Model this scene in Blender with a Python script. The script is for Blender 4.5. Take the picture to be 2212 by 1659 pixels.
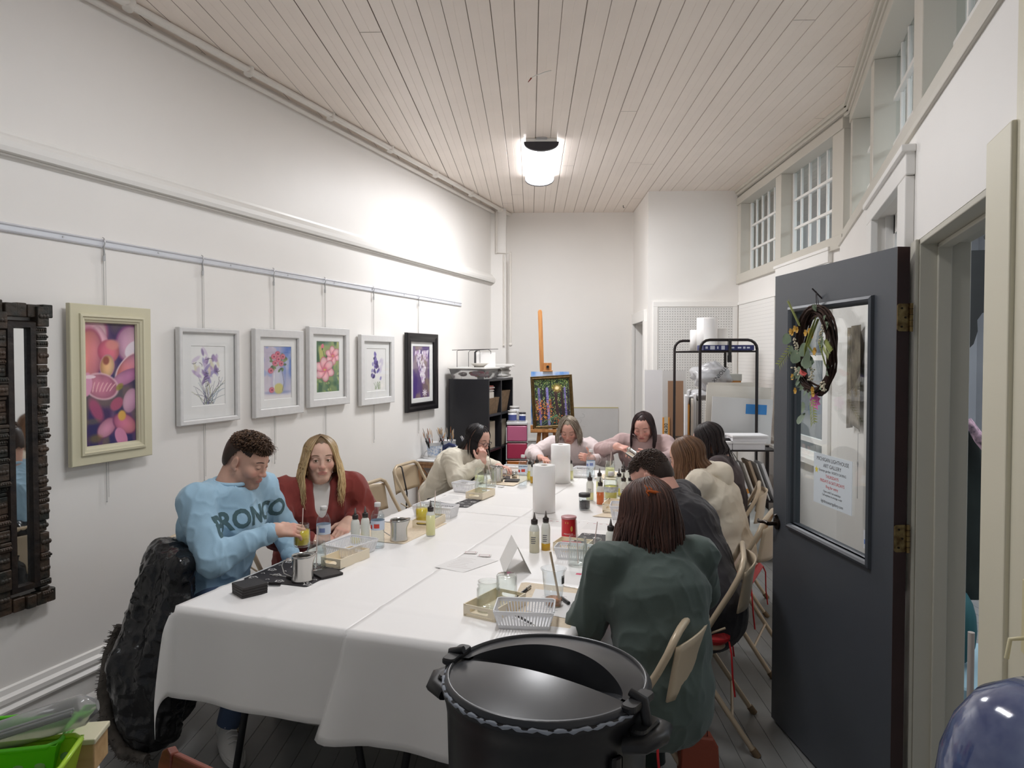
import bpy, bmesh, math, random
import numpy as np
from math import sin, cos, pi, radians, sqrt, atan2
from mathutils import Vector, Matrix
for o in list(bpy.data.objects): bpy.data.objects.remove(o)
SC = bpy.context.scene
COL = SC.collection
random.seed(7)
rng = np.random.default_rng(7)

# ------------------------------------------------------------ camera, world, exposure
cam_d = bpy.data.cameras.new('camera'); cam = bpy.data.objects.new('camera', cam_d); COL.objects.link(cam)
cam_d.sensor_width = 36.0; cam_d.lens = 1560/2212*36.0; cam_d.clip_start = .05
cam_d.shift_y = -18.65/2212
cam.location = (0, 0, 1.65)
cam.rotation_euler = (radians(90-1.5), 0, radians(19.4))
SC.camera = cam
w = bpy.data.worlds.new('world'); SC.world = w; w.use_nodes = True
w.node_tree.nodes['Background'].inputs[0].default_value = (.80, .84, .90, 1)
w.node_tree.nodes['Background'].inputs[1].default_value = .22
SC.view_settings.view_transform = 'Standard'; SC.view_settings.look = 'None'
SC.view_settings.gamma = 1; SC.view_settings.use_curve_mapping = False
SC.view_settings.exposure = .1
SC.cycles.max_bounces = 14; SC.cycles.diffuse_bounces = 8; SC.cycles.transmission_bounces = 12; SC.cycles.transparent_max_bounces = 12
CEIL = 3.38
def area_light(name, loc, rot, sx, sy, power, color, spread=180):
    l = bpy.data.lights.new(name, 'AREA'); l.shape = 'RECTANGLE'; l.size = sx; l.size_y = sy
    l.energy = power; l.color = color; l.spread = radians(spread)
    o = bpy.data.objects.new(name, l); COL.objects.link(o); o.location = loc; o.rotation_euler = rot
    return o
# cool daylight-coloured area light added in the corridor beyond the door, no lamp seen
area_light('corridor_fill', (1.5, 5.0, 3.2), (0, 0, 0), .6, 5.0, 75, (.86, .92, 1))

# annex frame: u to the right, v away from the camera, 17.93 degrees left of the tables' axis
THB = radians(17.93); BU = Vector((cos(THB), sin(THB), 0)); BV = Vector((-sin(THB), cos(THB), 0))
def an(u, v, z=0.): return BU*u + BV*v + Vector((0, 0, z))

# ------------------------------------------------------------ materials
def lin(c):
    return tuple(((x/255)/12.92 if x/255 <= .04045 else ((x/255+.055)/1.055)**2.4) for x in c)
MATS = {}
def pm(name, c, rough=.5, metal=0, noise=None, bump=None, spec=.5, trans=0, ior=1.45, emit=None, alpha=1, sheen=0, coat=0, sss=0, col=None, c2=None, stretch=None):
    if name in MATS: return MATS[name]
    m = bpy.data.materials.new(name); m.use_nodes = True; nt = m.node_tree; N = nt.nodes; L = nt.links
    b = N['Principled BSDF']; lc = lin(c)
    b.inputs['Base Color'].default_value = (*lc, 1); b.inputs['Roughness'].default_value = rough
    b.inputs['Metallic'].default_value = metal; b.inputs['Specular IOR Level'].default_value = spec
    b.inputs['Transmission Weight'].default_value = trans; b.inputs['IOR'].default_value = ior
    b.inputs['Sheen Weight'].default_value = sheen; b.inputs['Coat Weight'].default_value = coat
    b.inputs['Alpha'].default_value = alpha
    if sss:
        b.inputs['Subsurface Weight'].default_value = sss; b.inputs['Subsurface Radius'].default_value = (.012, .005, .003); b.inputs['Subsurface Scale'].default_value = 1
    if emit: b.inputs['Emission Color'].default_value = (*lin(emit[0]), 1); b.inputs['Emission Strength'].default_value = emit[1]
    src = None
    if noise or bump:
        tc = N.new('ShaderNodeTexCoord'); mp = N.new('ShaderNodeMapping'); L.new(tc.outputs['Object'], mp.inputs[0])
        if stretch: mp.inputs['Scale'].default_value = stretch
    if col:   # colour attribute, optionally a noise on top
        a = N.new('ShaderNodeAttribute'); a.attribute_name = col; src = a.outputs['Color']
    if noise:
        t = N.new('ShaderNodeTexNoise'); t.inputs['Scale'].default_value = noise[0]; t.inputs['Detail'].default_value = 4
        L.new(mp.outputs[0], t.inputs['Vector'])
        mx = N.new('ShaderNodeMix'); mx.data_type = 'RGBA'
        d = lin(c2) if c2 else tuple(x*(1-noise[1]) for x in lc)
        cr = N.new('ShaderNodeMapRange'); cr.inputs[1].default_value = .35; cr.inputs[2].default_value = .65
        L.new(t.outputs['Fac'], cr.inputs[0]); L.new(cr.outputs[0], mx.inputs[0])
        mx.inputs[6].default_value = (*d, 1)
        if src is not None:
            mx.blend_type = 'MULTIPLY'; L.new(src, mx.inputs[6]); mx.inputs[7].default_value = (1-noise[1],)*3+(1,)
        else: mx.inputs[7].default_value = (*lc, 1)
        src = mx.outputs[2]
    if src is not None: L.new(src, b.inputs['Base Color'])
    if bump:
        t = N.new('ShaderNodeTexNoise'); t.inputs['Scale'].default_value = bump[0]; t.inputs['Detail'].default_value = 5
        L.new(mp.outputs[0], t.inputs['Vector'])
        bp = N.new('ShaderNodeBump'); bp.inputs['Strength'].default_value = bump[1]; bp.inputs['Distance'].default_value = bump[2] if len(bump) > 2 else .01
        L.new(t.outputs['Fac'], bp.inputs['Height']); L.new(bp.outputs[0], b.inputs['Normal'])
    MATS[name] = m
    return m
def wood(name, c, c2, scale=3, rough=.45, axis=2):
    st = [12, 12, 12]; st[axis] = 1
    return pm(name, c, rough, noise=(scale, .3), c2=c2, stretch=st, bump=(40, .12, .002))
def glassm(name, c=(250, 253, 252), rough=.02, ior=1.45, edge=.55, base=.035):
    # thin clear pane or wall: lets light through, reflects more towards grazing
    if name in MATS: return MATS[name]
    m = bpy.data.materials.new(name); m.use_nodes = True; nt = m.node_tree; N = nt.nodes; L = nt.links; N.remove(N['Principled BSDF'])
    t = N.new('ShaderNodeBsdfTransparent'); t.inputs[0].default_value = (*lin(c), 1); g = N.new('ShaderNodeBsdfGlossy'); g.inputs['Roughness'].default_value = rough
    lw_ = N.new('ShaderNodeLayerWeight'); lw_.inputs[0].default_value = .5; p = N.new('ShaderNodeMath'); p.operation = 'POWER'; p.inputs[1].default_value = 3.
    q = N.new('ShaderNodeMath'); q.operation = 'MULTIPLY_ADD'; q.inputs[1].default_value = edge; q.inputs[2].default_value = base
    mx = N.new('ShaderNodeMixShader'); L.new(lw_.outputs['Facing'], p.inputs[0]); L.new(p.outputs[0], q.inputs[0]); L.new(q.outputs[0], mx.inputs[0]); L.new(t.outputs[0], mx.inputs[1]); L.new(g.outputs[0], mx.inputs[2]); L.new(mx.outputs[0], N['Material Output'].inputs[0])
    MATS[name] = m; return m

# ------------------------------------------------------------ mesh builder
class MB:
    def __init__(s): s.v = []; s.f = []; s.m = []; s.sm = []
    def add(s, vs, fs, mi=0, smooth=False, T=None):
        n = len(s.v)
        if T is not None: vs = [T @ Vector(p) for p in vs]
        s.v += [tuple(p) for p in vs]
        for f in fs: s.f.append(tuple(n+i for i in f)); s.m.append(mi); s.sm.append(smooth)
        return s
    def box(s, x0, x1, y0, y1, z0, z1, mi=0, T=None):
        vs = [(x, y, z) for z in (z0, z1) for y in (y0, y1) for x in (x0, x1)]
        return s.add(vs, [(0, 2, 3, 1), (4, 5, 7, 6), (0, 1, 5, 4), (2, 6, 7, 3), (0, 4, 6, 2), (1, 3, 7, 5)], mi, False, T)
    def cbox(s, c, d, mi=0, T=None):
        return s.box(c[0]-d[0]/2, c[0]+d[0]/2, c[1]-d[1]/2, c[1]+d[1]/2, c[2]-d[2]/2, c[2]+d[2]/2, mi, T)
    def rbox(s, x0, x1, y0, y1, z0, z1, r=.01, seg=3, mi=0, T=None, e=.0):
        pts = []
        for cx, cy, a0 in ((x1-r, y1-r, 0), (x0+r, y1-r, pi/2), (x0+r, y0+r, pi), (x1-r, y0+r, 3*pi/2)):
            for k in range(seg+1): a = a0+k*pi/2/seg; pts.append((cx+r*cos(a), cy+r*sin(a)))
        return s.prism(pts, z0, z1, mi, T, e)
    def prism(s, pts, z0, z1, mi=0, T=None, e=0.):
        n = len(pts)
        if e:
            cx = sum(p[0] for p in pts)/n; cy = sum(p[1] for p in pts)/n
            def ins(p):
                dx, dy = cx-p[0], cy-p[1]; l = max(sqrt(dx*dx+dy*dy), 1e-6); return (p[0]+dx/l*e, p[1]+dy/l*e)
            q = [ins(p) for p in pts]
            rings = [(q, z0), (pts, z0+e), (pts, z1-e), (q, z1)]
        else: rings = [(pts, z0), (pts, z1)]
        vs = [(x, y, z) for (pp, z) in rings for (x, y) in pp]
        fs = [tuple(reversed(range(n))), tuple(range((len(rings)-1)*n, len(rings)*n))]
        for k in range(len(rings)-1):
            for i in range(n): j = (i+1) % n; fs.append((k*n+i, k*n+j, (k+1)*n+j, (k+1)*n+i))
        return s.add(vs, fs, mi, False, T)
    def cyl(s, p0, p1, r0, r1=None, n=16, mi=0, caps=True, T=None):
        return s.tube([p0, p1], [r0, r0 if r1 is None else r1], n, mi, caps, T)
    def tube(s, pts, r, n=8, mi=0, caps=True, T=None, closed=False, flat=1., smooth=True):
        P = [Vector(p) for p in pts]; m = len(P)
        if not hasattr(r, '__len__'): r = [r]*m
        vs = []; prev = None
        for i in range(m):
            if closed: t = (P[(i+1) % m]-P[i-1]).normalized()
            else: t = (P[min(i+1, m-1)]-P[max(i-1, 0)]).normalized()
            if prev is None:
                a = Vector((0, 0, 1)) if abs(t.z) < .9 else Vector((1, 0, 0)); u = t.cross(a).normalized()
            else:
                u = prev-t*prev.dot(t)
                u = u.normalized() if u.length > 1e-6 else t.cross(Vector((0, 0, 1))).normalized()
            prev = u; w_ = t.cross(u)
            for k in range(n): a = 2*pi*k/n; vs.append(P[i]+u*(cos(a)*r[i])+w_*(sin(a)*r[i]*flat))
        fs = []
        for i in range(m if closed else m-1):
            i2 = (i+1) % m
            for k in range(n): k2 = (k+1) % n; fs.append((i*n+k, i*n+k2, i2*n+k2, i2*n+k))
        s.add(vs, fs, mi, smooth, T)
        if caps and not closed:
            s.add(vs[:n], [tuple(reversed(range(n)))], mi, False, T); s.add(vs[-n:], [tuple(range(n))], mi, False, T)
        return s
    def lathe(s, prof, n=24, mi=0, T=None, sx=1., sy=1., closed=False):
        vs = []; idx = []
        for (r, z) in prof:
            if r < 1e-6: idx.append([len(vs)]*n); vs.append((0, 0, z))
            else:
                idx.append([len(vs)+k for k in range(n)])
                vs += [(r*sx*cos(2*pi*k/n), r*sy*sin(2*pi*k/n), z) for k in range(n)]
        fs = []
        for i in range(len(prof)-1):
            a, b = idx[i], idx[i+1]
            for k in range(n):
                k2 = (k+1) % n
                q = [a[k], a[k2], b[k2], b[k]]; q = [x for j, x in enumerate(q) if x not in q[:j]]
                if len(q) > 2: fs.append(tuple(q))
        return s.add(vs, fs, mi, True, T)
    def sphere(s, c, r, n=12, mi=0, sc=(1, 1, 1), T=None):
        m = max(n//2, 4)
        prof = [(r*sin(pi*i/m), -r*cos(pi*i/m)) for i in range(m+1)]
        M = Matrix.Translation(Vector(c)) @ Matrix.Diagonal((*sc, 1))
        return s.lathe(prof, n, mi, (T @ M) if T is not None else M)
    def grid(s, fn, nu, nv, mi=0, smooth=True, T=None, cu=False):
        vs = [fn(i/(nu if cu else nu-1), j/(nv-1)) for j in range(nv) for i in range(nu)]
        fs = []
        for j in range(nv-1):
            for i in range(nu if cu else nu-1):
                i2 = (i+1) % nu; fs.append((j*nu+i, j*nu+i2, (j+1)*nu+i2, (j+1)*nu+i))
        return s.add(vs, fs, mi, smooth, T)
def TR(x=0, y=0, z=0, rz=0, rx=0, ry=0, s=1.):
    return Matrix.Translation((x, y, z)) @ Matrix.Rotation(rz, 4, 'Z') @ Matrix.Rotation(ry, 4, 'Y') @ Matrix.Rotation(rx, 4, 'X') @ Matrix.Scale(s, 4)
def align(p0, p1):   # matrix whose z runs from p0 to p1
    d = Vector(p1)-Vector(p0); return Matrix.Translation(Vector(p0)) @ d.to_track_quat('Z', 'Y').to_matrix().to_4x4()
def obj(name, mb, mats, parent=None, bevel=0, solid=0, colors=None):
    me = bpy.data.meshes.new(name); me.from_pydata(mb.v, [], mb.f)
    if not isinstance(mats, (list, tuple)): mats = [mats]
    for m in mats: me.materials.append(m)
    me.polygons.foreach_set('material_index', mb.m); me.polygons.foreach_set('use_smooth', mb.sm)
    if colors is not None:
        a = me.color_attributes.new('Col', 'FLOAT_COLOR', 'POINT'); a.data.foreach_set('color', np.asarray(colors, np.float32).ravel())
    me.update()
    o = bpy.data.objects.new(name, me); COL.objects.link(o)
    if parent is not None: o.parent = parent
    if solid: md = o.modifiers.new('s', 'SOLIDIFY'); md.thickness = solid; md.offset = 0
    if bevel:
        md = o.modifiers.new('b', 'BEVEL'); md.width = bevel; md.segments = 2; md.limit_method = 'ANGLE'; md.angle_limit = radians(40)
    return o
def thing(name, label, cat, loc=(0, 0, 0), rz=0, group=None):
    o = bpy.data.objects.new(name, None); COL.objects.link(o); o.location = loc; o.rotation_euler = (0, 0, rz)
    o['label'] = label; o['category'] = cat; o.empty_display_size = .05
    if group: o['group'] = group
    return o
def tag(o, label, cat, group=None, loc=None, rz=None):
    o['label'] = label; o['category'] = cat
    if group: o['group'] = group
    if loc is not None: o.location = loc
    if rz is not None: o.rotation_euler = (0, 0, rz)
    return o
def struct(name, mb, m, parent=None, **k):
    o = obj(name, mb, m, parent, **k)
    if parent is None: o['kind'] = 'structure'
    return o
def dup(root, loc, rz=0, label=None, group=None, skip=()):
    r = root.copy(); COL.objects.link(r); r.location = loc; r.rotation_euler = (0, 0, rz)
    if label: r['label'] = label
    if group: r['group'] = group
    for ch in list(root.children):
        if ch.name.split('.')[0] in skip: continue
        c = ch.copy(); COL.objects.link(c); c.parent = r
        for g in ch.children: d = g.copy(); COL.objects.link(d); d.parent = c
    return r
def text_mesh(txt, size, T, align_x='CENTER', extrude=.0006, mb=None, mi=0, bold=0):
    cu = bpy.data.curves.new('t', 'FONT'); cu.body = txt; cu.size = size; cu.align_x = align_x; cu.align_y = 'CENTER'; cu.extrude = extrude; cu.offset = bold
    cu.resolution_u = 3
    o = bpy.data.objects.new('t', cu); COL.objects.link(o)
    bpy.context.view_layer.update()
    me = bpy.data.meshes.new_from_object(o)
    mb = mb or MB(); mb.add([T @ v.co for v in me.vertices], [tuple(p.vertices) for p in me.polygons], mi)
    bpy.data.objects.remove(o); bpy.data.curves.remove(cu); bpy.data.meshes.remove(me)
    return mb
# ------------------------------------------------------------ room materials
M_wall = pm('painted_wall', (243, 240, 236), .45, noise=(1.5, .03), bump=(25, .05, .004))
M_trim = pm('white_trim', (242, 240, 236), .35, bump=(20, .04, .003))
M_greige = pm('greige_trim', (206, 201, 190), .4, bump=(20, .04, .003))
M_ceil = pm('ceiling_paint', (242, 231, 221), .42, noise=(2.5, .04), bump=(15, .08, .004))
M_gap = pm('board_gap', (128, 114, 104), .8)
M_floor = pm('grey_floor_paint', (132, 132, 130), .42, noise=(6, .15), bump=(30, .08, .003))
M_corr = pm('corridor_wall_paint', (196, 200, 206), .6, noise=(2, .05))
M_pipe = pm('painted_pipe', (226, 221, 214), .4)
LX, RX, RXU = -3.05, .465, .53
# floor: painted boards running with the ceiling boards
mb = MB()
bw = .083
def clip_board(u0, u1, v0, v1, z, mi, mb_, flip=False):
    q = [an(u0, v0, z), an(u1, v0, z), an(u1, v1, z), an(u0, v1, z)]
    if flip: q.reverse()
    mb_.add(q, [(0, 1, 2, 3)], mi)
mb.box(-3.25, 3.2, -.4, 10.2, -.06, -.004, 1)
u = -4.2
while u < 6:
    mb.add([an(u+.001, -3, 0), an(u+bw-.001, -3, 0), an(u+bw-.001, 10, 0), an(u+.001, 10, 0),
            an(u+.001, -3, -.004), an(u+bw-.001, -3, -.004), an(u+bw-.001, 10, -.004), an(u+.001, 10, -.004)],
           [(0, 1, 2, 3), (0, 4, 5, 1), (1, 5, 6, 2), (2, 6, 7, 3), (3, 7, 4, 0)], 0)
    u += bw
# keep the boards inside the building outline
def bisect(o, planes):
    bm = bmesh.new(); bm.from_mesh(o.data)
    for co, no in planes:
        g = bm.verts[:]+bm.edges[:]+bm.faces[:]
        bmesh.ops.bisect_plane(bm, geom=g, plane_co=co, plane_no=no, clear_outer=True)
    bm.to_mesh(o.data); bm.free()
fl = struct('floor', mb, [M_floor, pm('floor_gap', (52, 52, 52), .8)])
bisect(fl, [((-3.2, 0, 0), (-1, 0, 0)), ((3.1, 0, 0), (1, 0, 0)), ((0, -.3, 0), (0, -1, 0)), ((0, 10, 0), (0, 1, 0))])
# ceiling: beaded boards
mb = MB(); bw = .119; u = -5.2
r2 = random.Random(3)
while u < 6:
    g = r2.choice([.0008, .001, .0014, .002, .003]); h = .006
    prof = [(u, CEIL+h), (u+g, CEIL+h), (u+g+.003, CEIL), (u+bw/2-.002, CEIL), (u+bw/2, CEIL+.0012), (u+bw/2+.002, CEIL), (u+bw-.002, CEIL), (u+bw, CEIL+.002)]
    n = len(prof)
    vs = [an(a, -3, z) for a, z in prof]+[an(a, 10.5, z) for a, z in prof]
    for i in range(n-1): mb.add([vs[i], vs[i+1], vs[n+i+1], vs[n+i]], [(0, 1, 2, 3)], 1 if i == 0 else 0)
    if r2.random() < .45:   # a butt joint across this board
        v = r2.uniform(3.5, 8.4); mb.add([an(u+g+.003, v, CEIL-.0006), an(u+bw-.002, v, CEIL-.0006), an(u+bw-.002, v+.004, CEIL-.0006), an(u+g+.003, v+.004, CEIL-.0006)], [(0, 3, 2, 1)], 1)
    u += bw
ce = struct('ceiling', mb, [M_ceil, M_gap])
bisect(ce, [((-3.2, 0, 0), (-1, 0, 0)), ((3.1, 0, 0), (1, 0, 0)), ((0, -.3, 0), (0, -1, 0)), ((0, 10, 0), (0, 1, 0))])
mb = MB(); mb.box(-3.2, 3.1, -.3, 10, CEIL+.011, CEIL+.1)
struct('ceiling_roof_deck', mb, M_gap)['kind'] = 'structure'
# left wall
mb = MB(); mb.box(LX-.15, LX, -.3, 8.6, 0, CEIL); struct('wall_left', mb, M_wall)
# back wall, chase and box walls (annex frame)
def abox(mb_, u0, u1, v0, v1, z0, z1, mi=0):
    T = Matrix.Rotation(THB, 4, 'Z')
    return mb_.box(u0, u1, v0, v1, z0, z1, mi, T)
mb = MB(); abox(mb, -.75, 1.30, 8.75, 8.9, 0, CEIL); struct('wall_back', mb, M_wall)
mb = MB(); abox(mb, -.62, -.29, 8.47, 8.75, 0, CEIL); struct('wall_chase', mb, M_wall)
mb = MB(); abox(mb, 1.235, 1.33, 7.645, 7.82, 0, CEIL); abox(mb, 1.235, 1.33, 8.62, 8.8, 0, CEIL); abox(mb, 1.235, 1.33, 7.82, 8.62, 2.03, CEIL)
struct('wall_closet_side', mb, M_wall)
mb = MB(); abox(mb, 1.205, 1.25, 7.735, 8.68, 2.03, 2.15); abox(mb, 1.205, 1.25, 7.72, 7.82, 0, 2.03); abox(mb, 1.205, 1.25, 8.62, 8.70, 0, 2.03)
struct('trim_1', mb, M_trim, bevel=.004)
mb = MB(); abox(mb, 1.33, 2.3, 7.645, 7.75, 0, CEIL); struct('wall_closet_front', mb, M_wall)
mb = MB(); abox(mb, 2.6, 2.7, 7.6, 9.0, 0, CEIL); abox(mb, 1.3, 2.7, 8.9, 9.0, 0, CEIL); struct('wall_closet_inside', mb, M_wall)
# wooden white band and frame round the pegboard
mb = MB(); abox(mb, 1.285, 2.165, 7.62, 7.645, 2.17, 2.225); abox(mb, 1.285, 1.335, 7.62, 7.645, .3, 2.17); abox(mb, 2.12, 2.165, 7.62, 7.645, .3, 2.17)
struct('trim_2', mb, M_trim, bevel=.003)
# pegboard with drilled holes
mb = MB(); abox(mb, 1.335, 2.12, 7.628, 7.642, .3, 2.17)
hz = 0
for i in range(29):
    for j in range(44):
        uu = 1.355+i*.0267; zz = 1.0+j*.0267
        if zz > 2.16: continue
        c = an(uu, 7.6265, zz); r = .0040
        mb.add([c+BU*(r*cos(a*pi/3))+Vector((0, 0, r*sin(a*pi/3))) for a in range(6)], [(0, 1, 2, 3, 4, 5)], 1)
struct('trim_3', mb, [pm('pegboard', (226, 225, 222), .5), pm('peg_hole', (96, 92, 90), .9)])
# far right wall: transom band, a sash window below it, pegboard panels
def far_right():
    # s runs along the wall from v=7.645 towards the camera; u = 2.18
    U = 2.18; V0 = 7.645; V1 = 5.10
    w = MB()
    def seg(va, vb, z0, z1, m=w, t=.12, off=0, mi=0): abox(m, U+off, U+off+t, vb, va, z0, z1, mi)
    # opening for window z .88..2.34, v 6.33..5.38
    seg(V0+.1, V1-.02, 0, .88); seg(V0+.1, 6.33, .88, 2.41); seg(5.38, V1-.02, .88, 2.41); seg(6.33, 5.38, 2.34, 2.41)
    struct('wall_right_far', w, M_wall)
    g = MB()
    def gs(va, vb, z0, z1, off=-.02, t=.14, m=g): abox(m, U+off, U+off+t, vb, va, z0, z1)
    gs(V0, V1-.02, 2.405, 2.50, -.03, .16); gs(V0, V1-.02, 3.225, 3.30, -.03, .16)
    gs(V0, 7.53, 2.5, 3.225); gs(6.47, 6.33, 2.5, 3.225); gs(5.27, V1-.02, 2.5, 3.225)
    gs(V0, V1-.02, 3.29, CEIL, -.02, .14)
    struct('trim_4', g, M_greige, bevel=.004)
    for n, (va, vb) in enumerate(((7.53, 6.47), (6.33, 5.27))):
        mbm = MB(); k = 6 if n else 6
        for i in range(1, k): v = va+(vb-va)*i/k; abox(mbm, U+.085, U+.105, v-.0085, v+.0085, 2.5, 3.225)
        for j in (1, 2): z = 2.5+.725*j/3; abox(mbm, U+.075, U+.10, vb, va-.06, z-.011, z+.011)
        abox(mbm, U+.08, U+.11, va-.02, va, 2.5, 3.225); abox(mbm, U+.08, U+.11, vb, vb+.02, 2.5, 3.225)
        fr = struct('window_%d' % (n+1), mbm, M_trim, bevel=.002)
        gl = MB(); abox(gl, U+.092, U+.095, vb, va, 2.5, 3.225); obj('pane', gl, glassm('window_glass'), fr)
far_right()
# crown moulding strips along both right walls
mb = MB()
for k, (o0, z0, z1) in enumerate(((-.05, 3.352, 3.38), (-.034, 3.325, 3.352), (-.05+.03, 3.30, 3.325))):
    abox(mb, 2.18+o0, 2.20, 5.0, 7.645, z0, z1); mb.box(RXU+o0, RXU+.02, .0, 5.46, z0, z1)
struct('trim_5', mb, M_greige, bevel=.004)
# casing and sash of the far window
mb = MB(); U = 2.18
abox(mb, U-.035, U, 5.29, 6.42, 2.33, 2.43); abox(mb, U-.025, U, 6.32, 6.42, .86, 2.33); abox(mb, U-.025, U, 5.29, 5.39, .86, 2.33); abox(mb, U-.045, U, 5.27, 6.44, 2.415, 2.44)
abox(mb, U-.07, U+.02, 5.26, 6.45, .83, .875)
wf = struct('window_3', mb, M_trim, bevel=.004)
mb = MB(); abox(mb, U+.03, U+.06, 5.38, 6.33, .97, 1.01); abox(mb, U+.03, U+.06, 5.38, 6.33, .88, .90); abox(mb, U+.03, U+.06, 5.38, 5.42, .88, 2.34); abox(mb, U+.03, U+.06, 6.29, 6.33, .88, 2.34); abox(mb, U+.03, U+.06, 5.38, 6.33, 1.62, 1.66)
obj('sash', mb, M_trim, wf); gl = MB(); abox(gl, U+.043, U+.047, 5.38, 6.33, .88, 2.34); obj('pane', gl, glassm('window_glass'), wf)
# rail and white board panel on the far right wall above the shelving
mb = MB(); abox(mb, U-.02, U, 6.44, 7.62, 2.185, 2.215); abox(mb, U-.012, U, 6.50, 7.60, .93, 2.185); abox(mb, U-.03, U, 6.46, 7.62, .90, .93)
for k in range(34): abox(mb, U-.0128, U-.011, 6.51, 7.59, 1.02+k*.034, 1.0215+k*.034, 1)
struct('trim_6', mb, [M_trim, pm('panel_groove', (205, 203, 200), .5)])
# near right wall: lower wall with doorway and second window, upper transom band
w = MB(); T0 = .14
def rw(m, y0, y1, z0, z1, x0=RX, t=T0, mi=0): m.box(x0, x0+t, y0, y1, z0, z1, mi)
rw(w, 3.62, 5.40, 0, 2.43); rw(w, 2.67, 2.90, 0, 2.43); rw(w, 2.90, 3.62, 2.27, 2.43); rw(w, 2.90, 3.62, 0, .9)
rw(w, 1.785, 2.67, 2.03, 2.43); rw(w, -.3, 1.785, 0, 2.43)
struct('wall_right', w, M_wall)
g = MB()
rw(g, .3, 5.46, 2.42, 2.52, RXU-.045, .19); rw(g, .3, 5.46, 3.24, CEIL, RXU-.01, .15)
ops = [(5.36, 4.45), (4.33, 3.20), (3.03, 1.9), (1.78, .7)]
prev = 5.46
for (a, b) in ops: rw(g, a, prev, 2.52, 3.24, RXU, .14); prev = b
rw(g, -.3, prev, 2.42, CEIL, RXU, .14)
g.box(RX-.012, RXU, .0, 5.42, 2.40, 2.425)
struct('trim_7', g, M_greige, bevel=.004)
for n, (a, b) in enumerate(ops):
    mbm = MB(); k = 6
    for i in range(1, k): y = a+(b-a)*i/k; mbm.box(RXU+.10, RXU+.12, y-.009, y+.009, 2.52, 3.24)
    for j in (1, 2): z = 2.52+.72*j/3; mbm.box(RXU+.088, RXU+.115, b, a-.05, z-.011, z+.011)
    fr = struct('window_%d' % (n+4), mbm, M_trim, bevel=.002)
    gl = MB(); gl.box(RXU+.108, RXU+.111, b, a, 2.52, 3.24); obj('pane', gl, glassm('window_glass'), fr)
# casing of the second interior window, just beyond the hinge side
mb = MB(); rw(mb, 3.60, 3.75, .85, 2.26, RX-.03, .03); rw(mb, 2.74, 3.75, 2.26, 2.345, RX-.03, .03); rw(mb, 2.73, 3.765, 2.335, 2.36, RX-.045, .045); rw(mb, 2.75, 2.90, .85, 2.258, RX-.03, .03)
wf = struct('window_8', mb, M_trim, bevel=.004)
mb = MB(); mb.box(RX+.06, RX+.09, 2.9, 3.62, 2.19, 2.27); mb.box(RX+.06, RX+.09, 3.55, 3.62, .9, 2.27); mb.box(RX+.06, RX+.09, 2.9, 2.97, .9, 2.27); mb.box(RX+.03, RX+.06, 3.58, 3.62, .9, 2.27)
obj('sash', mb, M_trim, wf); gl = MB(); gl.box(RX+.073, RX+.077, 2.9, 3.62, .9, 2.27); obj('pane', gl, glassm('window_glass'), wf)
# doorway: jamb lining, stops, near casing
mb = MB()
rw(mb, 2.65, 2.672, 0, 2.03, RX+.0, .145); rw(mb, 1.785, 1.80, 0, 2.03, RX, .145); rw(mb, 1.785, 2.672, 2.012, 2.03, RX, .145)
rw(mb, 2.637, 2.651, 0, 2.012, RX+.05, .04); rw(mb, 1.80, 2.65, 1.998, 2.012, RX+.05, .04); rw(mb, 1.80, 1.814, 0, 2.0, RX+.05, .04)
rw(mb, 2.655, 2.74, 0, 2.03, RX-.012, .012)
struct('trim_8', mb, pm('door_frame_paint', (196, 192, 178), .35, bump=(20, .05, .003)), bevel=.003)
mb = MB(); rw(mb, 1.62, 1.787, 0, 2.10, RX-.03, .03); rw(mb, 1.43, 1.63, 0, 2.1, RX-.012, .012); rw(mb, 1.44, 1.63, .0, 2.9, RX-.02, .02)
struct('trim_9', mb, pm('cream_trim', (224, 218, 196), .4), bevel=.004)
# corridor beyond
mb = MB(); mb.box(2.35, 2.45, -.3, 10, 0, CEIL); struct('wall_corridor', mb, M_corr)
mb = MB(); mb.box(.6, 2.4, 9.9, 10, 0, CEIL); mb.box(RXU+.14, 2.4, -.35, -.3, 0, CEIL); struct('wall_corridor_ends', mb, M_corr)
# left wall mouldings
mb = MB()
def lw(m, x, y0, y1, z0, z1, mi=0): m.box(LX-.01, LX+x, y0, y1, z0, z1, mi)
mb.add([(LX, y, z) for y in (-.3, 7.93) for z in (2.50,)]+[(LX+.035, y, 2.50) for y in (-.3, 7.93)], [(0, 1, 3, 2)])
prof = [(0, 2.502), (.045, 2.51), (.052, 2.53), (.052, 2.555), (.04, 2.575), (.02, 2.59), (.018, 2.604), (0, 2.61)]
def extrude_y(m, prof, y0, y1, mi=0):
    n = len(prof); vs = [(LX+a, y, z) for y in (y0, y1) for a, z in prof]
    fs = [(i, i+1, n+i+1, n+i) for i in range(n-1)]+[tuple(range(n, 2*n)), tuple(reversed(range(n)))]
    m.add(vs, fs, mi)
extrude_y(mb, prof, -.3, 7.93)
struct('trim_10', mb, M_trim)
mb = MB(); extrude_y(mb, [(0, .02), (.02, .02), (.02, .135), (.034, .14), (.036, .15), (.022, .165), (.03, .18), (.03, .20), (.016, .212), (.012, .235), (0, .24)], -.3, 8.0)
extrude_y(mb, [(0, 0), (.045, 0), (.04, .02), (.02, .045), (0, .05)], -.3, 8.0)
struct('baseboard_left', mb, M_trim)
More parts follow.
